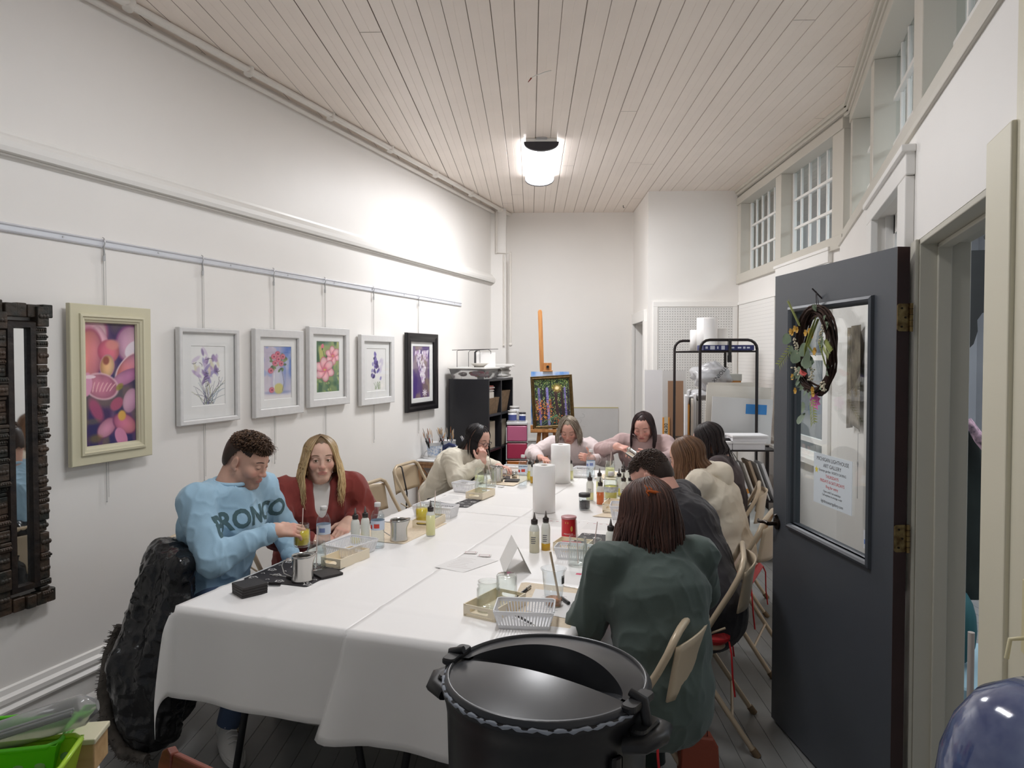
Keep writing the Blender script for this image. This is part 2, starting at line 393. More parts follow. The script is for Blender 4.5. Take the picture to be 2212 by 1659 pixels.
# conduits in the left ceiling corner and down the chase
mb = MB(); y0, y1 = -.3, 8.42
mb.tube([(LX+.035, y0, CEIL-.05), (LX+.035, y1, CEIL-.05)], .017, 10)
tag(obj('conduit', mb, M_pipe), 'lower white conduit along the top of the left wall', 'pipe')
mb = MB(); mb.tube([(LX+.12, y0, CEIL-.022), (LX+.12, y1, CEIL-.022)], .022, 10)
for k in range(9): mb.cyl((LX+.12, 1+k*.86, CEIL-.05), (LX+.12, 1.02+k*.86, CEIL-.0), .026, n=10)
tag(obj('conduit', mb, M_pipe), 'thicker white conduit clipped to the ceiling beside the left wall', 'pipe')
def vpipe(name, pts, r, lab, bulb=0):
    m = MB(); m.tube([an(*p) for p in pts], r, 10)
    if bulb: m.sphere(an(*pts[-1]), bulb, 10)
    for p in pts[1:-1]: m.sphere(an(*p), r*1.25, 8)
    tag(obj(name, m, M_pipe), lab, 'pipe')
vpipe('wall_pipe', [(-.40, 8.45, 3.34), (-.40, 8.45, 2.86), (-.235, 8.45, 2.85), (-.235, 8.45, 1.79)], .013, 'white wall pipe with a jog, ending in a rounded cap', .024)
vpipe('wall_pipe', [(-.312, 8.452, 2.84), (-.312, 8.452, 1.78)], .009, 'thinner white wall pipe left of the capped pipe', .013)
# ------------------------------------------------------------ painted pictures as colour-attribute grids
class Canvas:
    def __init__(s, w, h, c, seed=1):
        s.w, s.h = w, h; s.a = np.empty((h, w, 3), np.float32); s.a[:] = c
        s.X, s.Y = np.meshgrid((np.arange(w)+.5)/w, (np.arange(h)+.5)/h); s.asp = h/w; s.r = np.random.default_rng(seed)
    def noise(s, n, seed=0):
        r = np.random.default_rng(seed); g = r.random((n+2, n+2)).astype(np.float32)
        x = s.X*n; y = s.Y*n; i = x.astype(int); j = y.astype(int); fx = x-i; fy = y-j; fx = fx*fx*(3-2*fx); fy = fy*fy*(3-2*fy)
        return (g[j, i]*(1-fx)+g[j, i+1]*fx)*(1-fy)+(g[j+1, i]*(1-fx)+g[j+1, i+1]*fx)*fy
    def blend(s, m, c):
        m = np.clip(m, 0, 1)[..., None]; s.a = s.a*(1-m)+np.array(c, np.float32)*m
    def wash(s, c, n=4, seed=0, lo=.4, hi=.7, al=1.): s.blend(np.clip((s.noise(n, seed)-lo)/(hi-lo), 0, 1)*al, c)
    def ell(s, cx, cy, rx, ry, ang, c, al=1., soft=.15, c2=None, edge=None):
        ca, sa = cos(ang), sin(ang); dx = s.X-cx; dy = (s.Y-cy)*s.asp
        u = (dx*ca+dy*sa)/rx; v = (-dx*sa+dy*ca)/ry; d = np.sqrt(u*u+v*v); m = np.clip((1-d)/soft+.5, 0, 1)*al
        if edge is not None: s.blend(np.clip((1.12-d)/soft+.5, 0, 1)*al, edge)
        col = np.array(c, np.float32)
        if c2 is not None:
            t = np.clip((u+1)/2, 0, 1)[..., None]; colm = (col*(1-t)+np.array(c2, np.float32)*t)*(1.04-.22*np.clip(d, 0, 1)**2+.10*(s.noise(9, 3)-.5))[..., None]
            mm = m[..., None]; s.a = s.a*(1-mm)+colm*mm
        else: s.blend(m, c)
    def line(s, pts, wd, c, al=1., taper=0):
        n = len(pts)-1
        for k in range(n):
            (x0, y0), (x1, y1) = pts[k], pts[k+1]; w_ = wd*(1-taper*k/max(n, 1))
            ax, ay = x1-x0, (y1-y0)*s.asp; L = ax*ax+ay*ay+1e-9
            px = s.X-x0; py = (s.Y-y0)*s.asp; t = np.clip((px*ax+py*ay)/L, 0, 1)
            d = np.sqrt((px-t*ax)**2+(py-t*ay)**2); s.blend(np.clip((w_-d)/(w_*.5)+.3, 0, 1)*al, c)
    def rect(s, x0, y0, x1, y1, c, al=1.): s.blend(((s.X > x0) & (s.X < x1) & (s.Y > y0) & (s.Y < y1))*al, c)
    def mesh(s, W, H, T=None):
        a = s.a/255; a = np.where(a <= .04045, a/12.92, ((a+.055)/1.055)**2.4)
        col = np.ones((s.h, s.w, 4), np.float32); col[..., :3] = a
        mb = MB(); mb.grid(lambda u, v: ((u-.5)*W, 0, (.5-v)*H), s.w, s.h, 0, False, T)
        mb.f = [tuple(reversed(f)) for f in mb.f]
        return mb, col.reshape(-1, 4)
def curve(x0, y0, ang, L, bend, n=6, asp=1.):
    p = [(x0, y0)]
    for i in range(n):
        ang += bend/n; x0 += cos(ang)*L/n; y0 -= sin(ang)*L/n/asp; p.append((x0, y0))
    return p
M_paint = pm('watercolour', (255, 255, 255), .6, col='Col')
M_oil = pm('oil_paint', (255, 255, 255), .35, col='Col', bump=(90, .3, .002))
def art_orchid():
    c = Canvas(120, 250, (72, 52, 96), 1)
    c.wash((110, 80, 120), 5, 2); c.wash((52, 48, 100), 6, 5); c.wash((120, 110, 90), 5, 9, .62, .8, .6)
    P1, P2, P3 = (232, 158, 150), (214, 150, 182), (240, 205, 210)
    c.ell(.12, .10, .30, .34, .5, (196, 130, 150), c2=P3, edge=(160, 90, 120))
    c.ell(.33, .14, .12, .26, -.45, P3, c2=(220, 160, 180)); c.ell(.08, .27, .25, .42, .15, (240, 150, 125), c2=(214, 130, 150), edge=(170, 90, 115))
    c.ell(.92, .17, .28, .30, .3, (205, 150, 185), c2=P3, edge=(140, 80, 130)); c.ell(.98, .22, .2, .14, -.6, (240, 225, 235))
    c.ell(.88, .37, .32, .16, -.75, (228, 130, 120), c2=P2, edge=(245, 220, 225)); c.ell(.82, .45, .3, .12, -.35, P2, c2=(180, 110, 160))
    c.ell(.47, .235, .21, .20, 0, (214, 100, 130), c2=(226, 130, 140)); c.ell(.55, .18, .13, .09, 0, (226, 150, 140), .8, .5)
    c.ell(.44, .355, .13, .18, .15, (226, 170, 120), c2=(235, 195, 150), edge=(200, 140, 150)); c.ell(.42, .31, .06, .07, .1, (150, 80, 70), .9, .5)
    c.ell(.33, .52, .30, .20, .25, (214, 140, 160), c2=(200, 120, 150), edge=(235, 195, 205))
    for k in range(6): c.line(curve(.16+k*.065, .56, 1.5-.1*k, .16, -.3, asp=c.asp), .012, (240, 190, 195), .7)
    c.ell(.05, .50, .10, .2, .1, (225, 160, 190)); c.ell(.1, .44, .12, .03, 0, (245, 215, 225))
    c.ell(.68, .53, .08, .05, -.6, (150, 140, 60), .8, .5)
    c.ell(.22, .71, .10, .22, -.5, (176, 84, 120), .9, .5); c.ell(.62, .67, .14, .1, -.6, (186, 90, 120), .9, .3)
    c.ell(.90, .65, .15, .22, .35, (226, 180, 200), c2=(205, 150, 185)); c.ell(.42, .86, .2, .13, -.65, (224, 160, 185), c2=(200, 130, 160), edge=(120, 70, 110))
    c.ell(.78, .84, .24, .15, .5, (200, 110, 150), c2=(225, 140, 150), edge=(130, 70, 110)); c.ell(.70, .95, .11, .18, -.5, (214, 140, 175)); c.ell(.72, .77, .08, .09, 0, (225, 175, 90), 1, .4)
    c.ell(.2, .94, .12, .07, 0, (140, 120, 60), .6, .8); c.ell(.15, .8, .14, .05, 0, (130, 120, 90), .5, .8)
    return c
def art_iris():
    c = Canvas(80, 130, (240, 240, 238), 2); r = c.r
    for k in range(26):
        x = .35+r.random()*.3; a = 1.57+r.uniform(-.8, .8); c.line(curve(x, .97, a, r.uniform(.45, .9), r.uniform(-1, 1), asp=c.asp), .009, [(110, 120, 130), (90, 74, 110), (150, 150, 110), (120, 140, 160)][k % 4], .8, .5)
    for k in range(34):
        a = r.uniform(0, 6.3); q = r.random()**.5; x = .45+.34*q*cos(a); y = .33+.25*q*sin(a)
        c.ell(x, y, r.uniform(.03, .06), r.uniform(.09, .16), r.uniform(-1, 1), [(176, 150, 196), (120, 96, 150), (214, 200, 222), (150, 140, 190), (220, 214, 190)][k % 5], .75, .5)
    for k in range(14): x = .5+r.uniform(-.4, .45); y = .3+r.uniform(-.2, .35); c.line(curve(x, y, r.uniform(0, 6), .14, r.uniform(-2, 2), asp=c.asp), .008, (70, 60, 84), .7)
    return c
def art_vase():
    c = Canvas(80, 130, (196, 186, 204), 3); r = c.r
    c.blend(np.clip((c.X-.5)*3, 0, 1)*np.clip(1.1-c.Y*.8, 0, 1), (84, 120, 196)); c.wash((214, 206, 214), 6, 3, .5, .8, .7); c.wash((120, 150, 210), 8, 8, .62, .8, .5)
    c.blend(np.clip((c.Y-.86)*12, 0, 1), (232, 228, 228)); c.ell(.5, .87, .45, .05, 0, (140, 150, 190), .8, .8)
    c.ell(.52, .66, .2, .30, 0, (206, 210, 224), .7, .3); c.ell(.53, .80, .17, .16, 0, (206, 196, 110), .9, .3); c.line([(.37, .5), (.35, .7), (.38, .84)], .012, (240, 240, 240)); c.line([(.66, .5), (.72, .7), (.66, .84)], .012, (120, 120, 150))
    for k in range(22): c.ell(.5+r.uniform(-.3, .32), .33+r.uniform(-.18, .16), .06, .035, r.uniform(-1.5, 1.5), [(96, 126, 70), (140, 150, 84), (70, 96, 60)][k % 3], .9, .4)
    for x, y in ((.5, .15), (.36, .2), (.68, .2), (.4, .32), (.62, .33), (.25, .46), (.52, .25), (.28, .82)):
        c.ell(x, y, .095, .09, 0, (214, 96, 120), 1, .3, (232, 150, 165)); c.ell(x+.01, y, .035, .03, 0, (130, 50, 70), .9, .5)
    return c
def art_rose():
    c = Canvas(84, 150, (150, 166, 110), 4); r = c.r
    c.wash((96, 130, 110), 5, 3, .45, .7); c.wash((60, 100, 70), 6, 7, .55, .75); c.wash((190, 190, 110), 5, 11, .6, .8); c.blend(np.clip((c.Y-.6)*2, 0, 1)*.5, (60, 104, 70))
    for k in range(16): c.ell(r.random(), r.uniform(.45, 1), .08, .045, r.uniform(-1, 1), [(190, 200, 130), (90, 130, 80), (150, 170, 90)][k % 3], .7, .5)
    c.line([(.45, .75), (.6, 1)], .02, (90, 120, 60)); c.line([(.3, .2), (.45, .5)], .015, (90, 120, 60))
    def rose(x, y, s, n=6):
        for k in range(n): a = k*6.283/n+.4; c.ell(x+cos(a)*s*.6, y+sin(a)*s*.6/c.asp, s*.62, s*.42, a, (240, 150, 165), 1, .15, (252, 214, 216), edge=(214, 96, 124))
        c.ell(x, y, s*.3, s*.25, 0, (226, 110, 130), .9, .6); c.ell(x, y+.01, s*.12, s*.1, 0, (220, 190, 90), 1, .5)
    rose(.72, .28, .26); rose(.36, .55, .34); c.ell(.27, .11, .06, .1, .2, (226, 120, 140), 1, .3); c.ell(.27, .16, .03, .05, 0, (80, 120, 60))
    return c
def art_bluebell():
    c = Canvas(70, 120, (241, 240, 238), 5); r = c.r
    for k in range(12): c.line(curve(.35+r.random()*.35, .95, 1.57+r.uniform(-.3, .3), .3, r.uniform(-.5, .5), asp=c.asp), .012, (130, 150, 110), .6, .5)
    for k in range(9): c.ell(.75+r.uniform(-.1, .1), .35+r.uniform(-.15, .2), .05, .1, .5, (200, 190, 216), .5, .8)
    for k in range(34):
        t = r.random(); x = .45+r.uniform(-.3, .3)*t; y = .12+t*.62
        c.ell(x, y, .045, .08, r.uniform(-.6, .6), [(84, 66, 130), (110, 96, 170), (60, 48, 96), (150, 140, 196)][k % 4], .85, .4)
    return c
def art_wisteria():
    c = Canvas(80, 150, (110, 90, 130), 6); r = c.r
    c.wash((150, 130, 140), 5, 3); c.wash((84, 60, 120), 6, 6, .5, .7); c.blend(np.clip((c.Y-.3)*2, 0, 1)*np.clip((.55-c.X)*3, 0, 1)*.8, (76, 52, 128)); c.wash((160, 140, 110), 4, 12, .6, .8, .6)
    for k in range(110):
        t = r.random()**1.3; x = .5+.42*r.uniform(-1, 1)*(1-t*.85)+.12*t; y = .10+t*.6
        c.ell(x, y, .028, .07, r.uniform(-.4, .4), [(246, 240, 246), (226, 210, 228), (250, 246, 250), (190, 160, 200)][k % 4], .9, .4)
    for k in range(8): a = k*.8; c.ell(.7+.08*cos(a), .9+.04*sin(a), .02, .07, a+1.5, (245, 238, 245), .9, .4)
    return c
def art_forest():
    c = Canvas(110, 140, (40, 44, 40), 7); r = c.r
    for k in range(1100):
        y = r.random()**1.5*.95; c.ell(r.random(), y*.62, .013, .011, 0, [(96, 130, 60), (170, 190, 90), (40, 70, 44), (200, 214, 140), (70, 100, 60), (120, 150, 110)][r.integers(6)], .9, .4)
    for k in range(420): c.ell(r.random(), r.uniform(.4, .95), .009, .02, 0, [(200, 200, 90), (60, 60, 50), (230, 220, 140), (90, 80, 110)][r.integers(4)], .8, .4)
    for x, w_, col in ((.12, .035, (120, 110, 170)), (.2, .02, (50, 40, 60)), (.3, .02, (40, 34, 40)), (.36, .04, (140, 130, 196)), (.47, .015, (60, 50, 60)), (.87, .03, (130, 120, 180)), (.95, .02, (60, 50, 60)), (.8, .014, (50, 44, 50))):
        c.line([(x, .2), (x+.01, .98)], w_, col, .95)
        for q in range(14): c.ell(x+r.uniform(-.02, .02), r.uniform(.25, .95), .02, .007, 0, (40, 36, 60), .8, .4)
    for k in range(150): c.ell(r.uniform(.02, .5), r.uniform(.45, .88), .016, .012, r.uniform(0, 3), [(214, 110, 60), (226, 140, 80), (190, 70, 60), (240, 160, 60)][k % 4], .9, .4)
    c.line([(.6, .3), (.64, .98)], .045, (64, 44, 48)); c.line([(.76, .3), (.8, .9)], .03, (58, 40, 44)); c.line([(.6, .33), (.76, .26)], .02, (70, 50, 46))
    for k in range(30): c.ell(r.uniform(.5, .95), r.uniform(.8, .95), .02, .012, 0, (216, 110, 50), .8, .4)
    for k in range(7): c.line([(.6, .78), (.02+k*.14, 1.0)], .01, (96, 150, 110), .7)
    c.ell(.65, .2, .12, .10, 0, (250, 190, 90), .6, 1.); c.ell(.65, .2, .055, .045, 0, (255, 236, 190), 1, .6)
    return c
# ------------------------------------------------------------ pictures on the left wall
M_fwhite = pm('frame_white', (222, 221, 220), .4, noise=(30, .05)); M_fcream = pm('frame_cream', (214, 208, 180), .4)
M_fblack = pm('frame_black', (26, 24, 26), .3, bump=(60, .2, .002)); M_mount = pm('mount_board', (236, 236, 234), .7)
M_gold = pm('frame_bronze', (110, 88, 52), .35, .6, noise=(40, .4)); M_picglass = glassm('picture_glazing', (255, 255, 255), .03, base=.02, edge=.3)
M_steel = pm('hook_steel', (190, 190, 192), .35, .7); M_cord = pm('hanging_rod', (196, 195, 192), .4, .3)
def ring(mb, w0, h0, w1, h1, y0, y1, mi=0):   # rectangular ring: outer w0,h0 at depth y0 to inner w1,h1 at y1
    a = [(-w0/2, y0, -h0/2), (w0/2, y0, -h0/2), (w0/2, y0, h0/2), (-w0/2, y0, h0/2)]
    b = [(-w1/2, y1, -h1/2), (w1/2, y1, -h1/2), (w1/2, y1, h1/2), (-w1/2, y1, h1/2)]
    mb.add(a+b, [(i, (i+1) % 4, 4+(i+1) % 4, 4+i) for i in range(4)], mi)
def framed(w, h, prof, mat_f, root, iw, ih, canvas, mat_p, mount=True, glaze=True):
    """local: front towards -y, centre at origin; prof = [(inset, y)] from the wall side outwards and inwards"""
    mb = MB()
    for (a, ya), (b, yb) in zip(prof[:-1], prof[1:]): ring(mb, w-2*a, h-2*a, w-2*b, h-2*b, ya, yb)
    obj('frame', mb, mat_f, root)
    ins, yi = prof[-1]; W, H = w-2*ins, h-2*ins
    bk = MB(); bk.cbox((0, -.0012, 0), (w-.01, .0015, h-.01)); obj('backing', bk, M_mount, root)
    if mount:
        m = MB(); ring(m, W, H, iw, ih, yi+.004, yi+.004); ring(m, iw, ih, iw-.006, ih-.006, yi+.004, yi+.007)
        mo = obj('mount', m, M_mount, root); mo.location.z = 0
    mesh, cols = canvas.mesh(iw, ih); p = obj('painting', mesh, mat_p, root, colors=cols); p.location.y = min(yi+.0075, -.0035)
    if glaze: g = MB(); g.cbox((0, yi+.001, 0), (W, .0015, H)); obj('glazing', g, M_picglass, root)
def wallpic(lab, y0, y1, z0, z1, prof, mf, ib, canvas, mp=M_paint, mount=True, off=.012, group=None, glaze=True):
    t = thing('framed_painting', lab, 'painting', (LX+off, (y0+y1)/2, (z0+z1)/2), pi/2)
    framed(y1-y0, z1-z0, prof, mf, t, ib[0], ib[1], canvas, mp, mount, glaze); return t
flat = lambda wd, d=.028: [(0, 0), (0, -d), (.004, -d-.003), (wd-.006, -d-.002), (wd, -d+.004), (wd, -d+.014)]
orp = [(0, 0), (0, -.022), (.003, -.025), (.045, -.025), (.047, -.034), (.058, -.036), (.062, -.03), (.072, -.028), (.076, -.022), (.082, -.02), (.086, -.008)]
wallpic('cream moulded frame with a tall pink and peach orchid painting', 2.44, 2.90, 1.14, 1.895, orp, M_fcream, (.288, .59), art_orchid(), M_oil, False, glaze=False, off=.03)
wallpic('thin whitewashed frame with a mauve iris watercolour', 3.105, 3.58, 1.268, 1.81, flat(.028), M_fwhite, (.27, .343), art_iris())
wallpic('white frame with pink flowers in a glass vase on blue', 3.72, 4.22, 1.262, 1.825, flat(.055), M_fwhite, (.285, .347), art_vase())
wallpic('white frame with pink roses on a green ground', 4.285, 4.805, 1.29, 1.86, flat(.055), M_fwhite, (.29, .373), art_rose())
wallpic('white frame with a small violet bluebell watercolour', 4.97, 5.51, 1.258, 1.823, flat(.055), M_fwhite, (.31, .352), art_bluebell())
wallpic('black frame with white blossom on a purple ground', 5.745, 6.375, 1.146, 1.863, [(0, 0), (0, -.03), (.004, -.036), (.03, -.036), (.05, -.026), (.07, -.03), (.078, -.028), (.08, -.016)], M_fblack, (.35, .482), art_wisteria())
# hanging rail with its hooks and rods
mb = MB(); extrude_y(mb, [(0, 2.178), (.010, 2.178), (.014, 2.184), (.008, 2.19), (.008, 2.205), (.014, 2.211), (.010, 2.218), (0, 2.218)], -.3, 7.03)
rail = obj('picture_rail', mb, pm('rail_white', (222, 224, 230), .25, .2)); tag(rail, 'slim white metal picture hanging rail along the left wall', 'rail')
mb = MB()
for k in range(12): mb = MB(); mb.cyl((LX+.008, .8+k*.55, 2.198), (LX+.011, .8+k*.55, 2.198), .005, n=8); obj('screw', mb, M_steel, rail)
names = ['above and below the orchid painting', 'holding the whitewashed iris picture', 'holding the vase of pink flowers', 'holding the pink roses picture', 'holding the violet bluebell picture', 'holding the black framed picture']
for (y, ze), nm in zip(((2.66, .94), (3.31, .94), (3.94, .95), (4.52, 1.0), (5.21, .945), (6.02, .94)), names):
    t = thing('hanging_rod', 'thin hanging rod and hook '+nm, 'picture hanger', (LX+.011, y, ze))
    L = 2.2-ze
    m = MB(); m.cyl((0, 0, 0), (0, 0, L-.02), .0018, n=6); m.cyl((0.0, .012, .02), (0, .012, L-.05), .0012, n=6); m.sphere((0, 0, 0), .004, 8); obj('rod', m, M_cord, t)
    m = MB(); m.tube([(.004, 0, L-.07), (.008, 0, L-.05), (.004, 0, L-.02), (.012, 0, L), (.006, 0, L+.022), (-.002, 0, L+.026)], .004, 8, flat=.6); m.cbox((.004, 0, L-.075), (.008, .012, .025)); obj('hook', m, M_steel, t)
# carved dark mirror at the near end of the left wall
t = thing('carved_mirror', 'narrow mirror in a dark frame of rough carved wooden blocks', 'mirror', (LX+.01, 2.215, 1.22), pi/2)
m = MB(); ring(m, .14, 1.17, .125, 1.155, -.02, -.045); ring(m, .125, 1.155, .075, 1.11, -.045, -.045); ring(m, .075, 1.11, .066, 1.10, -.045, -.02); m.cbox((0, -.01, 0), (.14, .02, 1.17))
M_dark = pm('dark_carved_wood', (46, 36, 30), .5, noise=(20, .5), c2=(24, 20, 20), bump=(30, .5, .01)); M_dark2 = pm('worn_carved_wood', (74, 58, 46), .5, noise=(14, .5), c2=(40, 42, 38), bump=(40, .6, .01))
obj('frame', m, M_dark, t)
m = MB(); m.cbox((0, -.022, 0), (.068, .004, 1.10)); obj('mirror_glass', m, pm('mirror', (225, 230, 232), .03, 1), t)
rr = random.Random(5)
for sx in (-1, 1):
    z = -.63
    m = MB()
    while z < .60:
        hgt = rr.choice([.018, .024, .03, .05, .075, .09]); wd = rr.uniform(.040, .058); dp = rr.uniform(.03, .055)
        m.rbox(min(sx*.065, sx*(.065+wd)), max(sx*.065, sx*(.065+wd)), -dp, -.002, z, z+hgt-.003, .004, 2, e=.003)
        if hgt > .045:
            for q in range(3): m.sphere((sx*(.078+q*.014), -dp, z+hgt/2), .011, 8, sc=(1, .6, 1))
        elif hgt > .02:
            for q in range(5): m.sphere((sx*(.070+q*.010), -dp, z+hgt/2), .006, 6)
        z += hgt
    obj('carved_border', m, M_dark2, t)
for z0 in (.6, -.66):
    m = MB(); x = -.12
    while x < .11:
        wd = rr.uniform(.04, .07); m.rbox(x, x+wd-.003, -rr.uniform(.03, .05), -.002, z0, z0+rr.uniform(.05, .07), .004, 2, e=.003); x += wd
    obj('carved_border', m, M_dark2, t)

# ------------------------------------------------------------ ceiling lamp
t = thing('ceiling_lamp', 'glowing wraparound fluorescent ceiling lamp with dark end caps', 'lamp', an(.085, 6.38, CEIL), THB)
L = 1.22; m = MB(); m.box(-.125, .125, -L/2, L/2, -.03, -.001); obj('housing', m, M_trim, t, bevel=.004)
n = 14; arc = [(-.135, -.028)]+[(-.135*cos(pi*k/n), -.034-.062*sin(pi*k/n)) for k in range(n+1)]+[(.135, -.028)]
m = MB(); vs = [(x, y, z) for y in (-L/2+.03, L/2-.03) for x, z in arc]; k = len(arc)
m.add(vs, [(i, k+i, k+i+1, i+1) for i in range(k-1)], 0, True); m.add(vs, [tuple(range(k)), tuple(reversed(range(k, 2*k)))])
diff = obj('diffuser', m, pm('lamp_diffuser', (255, 250, 246), .4, emit=((246, 248, 255), 9)), t)
for sy in (-1, 1):
    arc2 = [(x*1.03, z*1.03 if z < -.03 else z) for x, z in arc]
    m = MB(); vs = [(x, y, z) for y in (sy*L/2, sy*(L/2-.035)) for x, z in arc2]
    f = [(i, k+i, k+i+1, i+1) for i in range(k-1)]+[tuple(range(k)), tuple(reversed(range(k, 2*k)))]
    if sy > 0: f = [tuple(reversed(q)) for q in f]
    m.add(vs, f); obj('end_cap', m, pm('lamp_end_cap', (62, 60, 66), .4), t)
m = MB(); m.rbox(-.045, .045, -L/2-.03, -L/2+.02, -.012, -.001, .02, 4); obj('mounting_bracket', m, M_steel, t)
dup(t, an(-.4, 2.62, CEIL), THB, 'second glowing ceiling lamp above the near end of the table')
for (u_, v_, pw) in ((.085, 6.38, 50), (-.4, 2.62, 18)):   # the lamps' own downward light
    q_ = an(u_, v_, CEIL-.105); area_light('ceiling_lamp_light', q_, (0, 0, THB), .24, 1.15, pw, (.97, .98, 1.0))
# small things on the ceiling
t = thing('loose_wire', 'short loose wire with red tip hanging from the ceiling boards', 'wire', an(.06, 4.42, CEIL))
m = MB(); m.tube([(.06, .02, -.002), (.03, 0, -.012), (0, 0, -.02), (-.03, -.01, -.03), (-.05, -.03, -.05)], .003, 6); obj('wire', m, M_trim, t)
m = MB(); m.tube([(-.05, -.03, -.05), (-.065, -.045, -.078)], [.005, .002], 6); obj('connector', m, pm('red_cap', (150, 60, 50), .5), t)
m = MB(); m.tube([(0, 0, 0), (0, 0, -.02), (.008, 0, -.03), (.012, 0, -.02)], .0035, 6); tag(obj('ceiling_hook', m, M_fblack), 'tiny dark hook in the ceiling near the back wall', 'hook', loc=an(1.06, 8.35, CEIL))

# ------------------------------------------------------------ open door
DZ = radians(114.257); M_door = pm('charcoal_door_paint', (78, 82, 88), .42, noise=(1.2, .06), bump=(8, .05, .01)); M_dbrown = pm('door_edge_wood', (58, 34, 30), .5, noise=(6, .3))
door = thing('door', 'dark grey half-glazed door standing open, with dried wreath and notice', 'door', (.40, 2.64, .012), DZ)
door.name = 'door_1'
DW, DH = .888, 1.995
m = MB(); gx0, gx1, gz0, gz1 = .15, .722, .925, 1.825
o_ = [(.002, 0), (DW, 0), (DW, DH), (.002, DH)]; i_ = [(gx0, gz0), (gx1, gz0), (gx1, gz1), (gx0, gz1)]
m.add([(a, y, b) for y in (-.042, 0) for a, b in o_+i_], [f for k in range(4) for f in ((k, (k+1) % 4, 4+(k+1) % 4, 4+k), (8+k, 12+k, 12+(k+1) % 4, 8+(k+1) % 4), (k, 8+k, 8+(k+1) % 4, (k+1) % 4), (4+k, 4+(k+1) % 4, 12+(k+1) % 4, 12+k))])
obj('door_panel', m, M_door, door)
m = MB(); m.box(0, .0025, -.0425, -.0, 0, DH); obj('hinge_edge', m, M_dbrown, door)
m = MB()
T = Matrix.Translation(((gx0+gx1)/2, 0, (gz0+gz1)/2)) @ Matrix.Rotation(pi, 4, 'Z')
mm = MB()
W_, H_ = gx1-gx0, gz1-gz0
for (a, ya), (b, yb) in zip([(-.024, 0), (-.022, -.012), (-.012, -.016), (-.004, -.010), (0, -.004), (.0, .012), (.004, .02)][:-1], [(-.022, -.012), (-.012, -.016), (-.004, -.010), (0, -.004), (.0, .012), (.004, .02)]): ring(mm, W_-2*a, H_-2*a, W_-2*b, H_-2*b, ya, yb)
m.add([T @ Vector(p) for p in mm.v], mm.f); obj('glazing_bead', m, M_door, door)
m = MB(); m.box(gx0, gx1, -.022, -.018, gz0, gz1); obj('door_glass', m, glassm('door_glazing', (250, 252, 252), .01), door)
M_brass = pm('aged_brass', (150, 128, 84), .35, .8, noise=(40, .4), c2=(96, 74, 44))
for zc in (1.765, 1.04):
    m = MB(); T = TR(-.010, -.020, zc)
    def leaf(x0, x1, yy):
        m.rbox(x0, x1, -.045, .045, -.001, .001, .014, 4, 0, Matrix.Translation((0, yy, zc)) @ Matrix.Rotation(pi/2, 4, 'X'))
        for q in (-.03, 0, .03): m.cyl(((x0+x1)/2+.008*(1 if q == 0 else -1), yy+.0012, zc+q), ((x0+x1)/2+.008*(1 if q == 0 else -1), yy+.003, zc+q), .004, n=8, mi=1)
    # one leaf on the door's edge, one on the jamb face; both seen from the room
    Tl = Matrix.Translation((-.0015, -.021, zc)) @ Matrix.Rotation(pi/2, 4, 'Y')
    m.rbox(-.045, .045, -.021, .021, -.0012, .0012, .008, 4, 0, Tl)
    for q in (-.03, 0, .03): m.cyl((-.003, -.021+(.006 if q else -.006), zc+q), (-.0048, -.021+(.006 if q else -.006), zc+q), .0035, n=8, mi=1)
    m.cyl((-.006, -.045, zc-.046), (-.006, -.045, zc+.046), .0058, n=12)
    for q in (-.028, -.009, .009, .028): m.cyl((-.006, -.045, zc+q-.0008), (-.006, -.045, zc+q+.0008), .0066, n=12, mi=1)
    obj('hinge', m, [M_brass, pm('hinge_dark', (50, 40, 28), .5, .6)], door)
# lever handle near the free edge
m = MB(); m.cyl((.842, 0, .895), (.842, .008, .895), .026, n=20); m.cyl((.842, .008, .895), (.842, .045, .895), .009, n=12)
m.tube([(.842, .045, .895), (.87, .05, .898), (.905, .052, .89), (.93, .05, .886), (.945, .045, .892)], [.009, .0085, .007, .0065, .005], 10); m.tube([(.842, .0, .915), (.842, .012, .935)], [.008, .006], 8)
obj('door_handle', m, pm('bronze_handle', (52, 42, 34), .3, .7), door)
# notice on the glass
sx, sz, sw, sh_ = .418, 1.147, .235, .195
m = MB(); m.box(sx-.14, sx+.14, -.0165, -.0158, sz-.095, sz+.105)
no = obj('notice', m, pm('notice_paper', (226, 234, 240), .6), door)
def sign_line(txt, z, size, mat_, x=sx):
    T = Matrix.Translation((x, -.0156, z)) @ Matrix.Rotation(pi, 4, 'Z') @ Matrix.Rotation(pi/2, 4, 'X')
    return text_mesh(txt, size, T, extrude=.0001)
mk = MB()
for txt, z, s_ in (('MICHIGAN LIGHTHOUSE', 1.232, .021), ('ART GALLERY', 1.208, .021), ('Grannys garden  NORTH SAVING', 1.188, .014), ('Open until 5 on weekdays', 1.108, .012), ('Call anytime to arrange a visit', 1.094, .012), ('lighthouseartgallery.com', 1.068, .0165)):
    b_ = sign_line(txt, z, s_, None); mk.add(b_.v, b_.f)
obj('black_lettering', mk, pm('ink_black', (60, 60, 64), .6), no)
mk = MB()
for txt, z, s_ in (('THURSDAYS', 1.168, .017), ('FRIDAYS & SATURDAYS', 1.148, .017), ('Ring for entry', 1.128, .016)):
    b_ = sign_line(txt, z, s_, None); mk.add(b_.v, b_.f)
obj('red_lettering', mk, pm('ink_red', (206, 60, 60), .6), no)
m = MB(); st = [(sx+.118+(.016 if k % 2 == 0 else .007)*sin(k*pi/5), -.0155, 1.185+(.016 if k % 2 == 0 else .007)*cos(k*pi/5)) for k in range(10)]
m.add(st, [tuple(range(10))]); obj('yellow_star', m, pm('star_yellow', (240, 222, 90), .6), no)
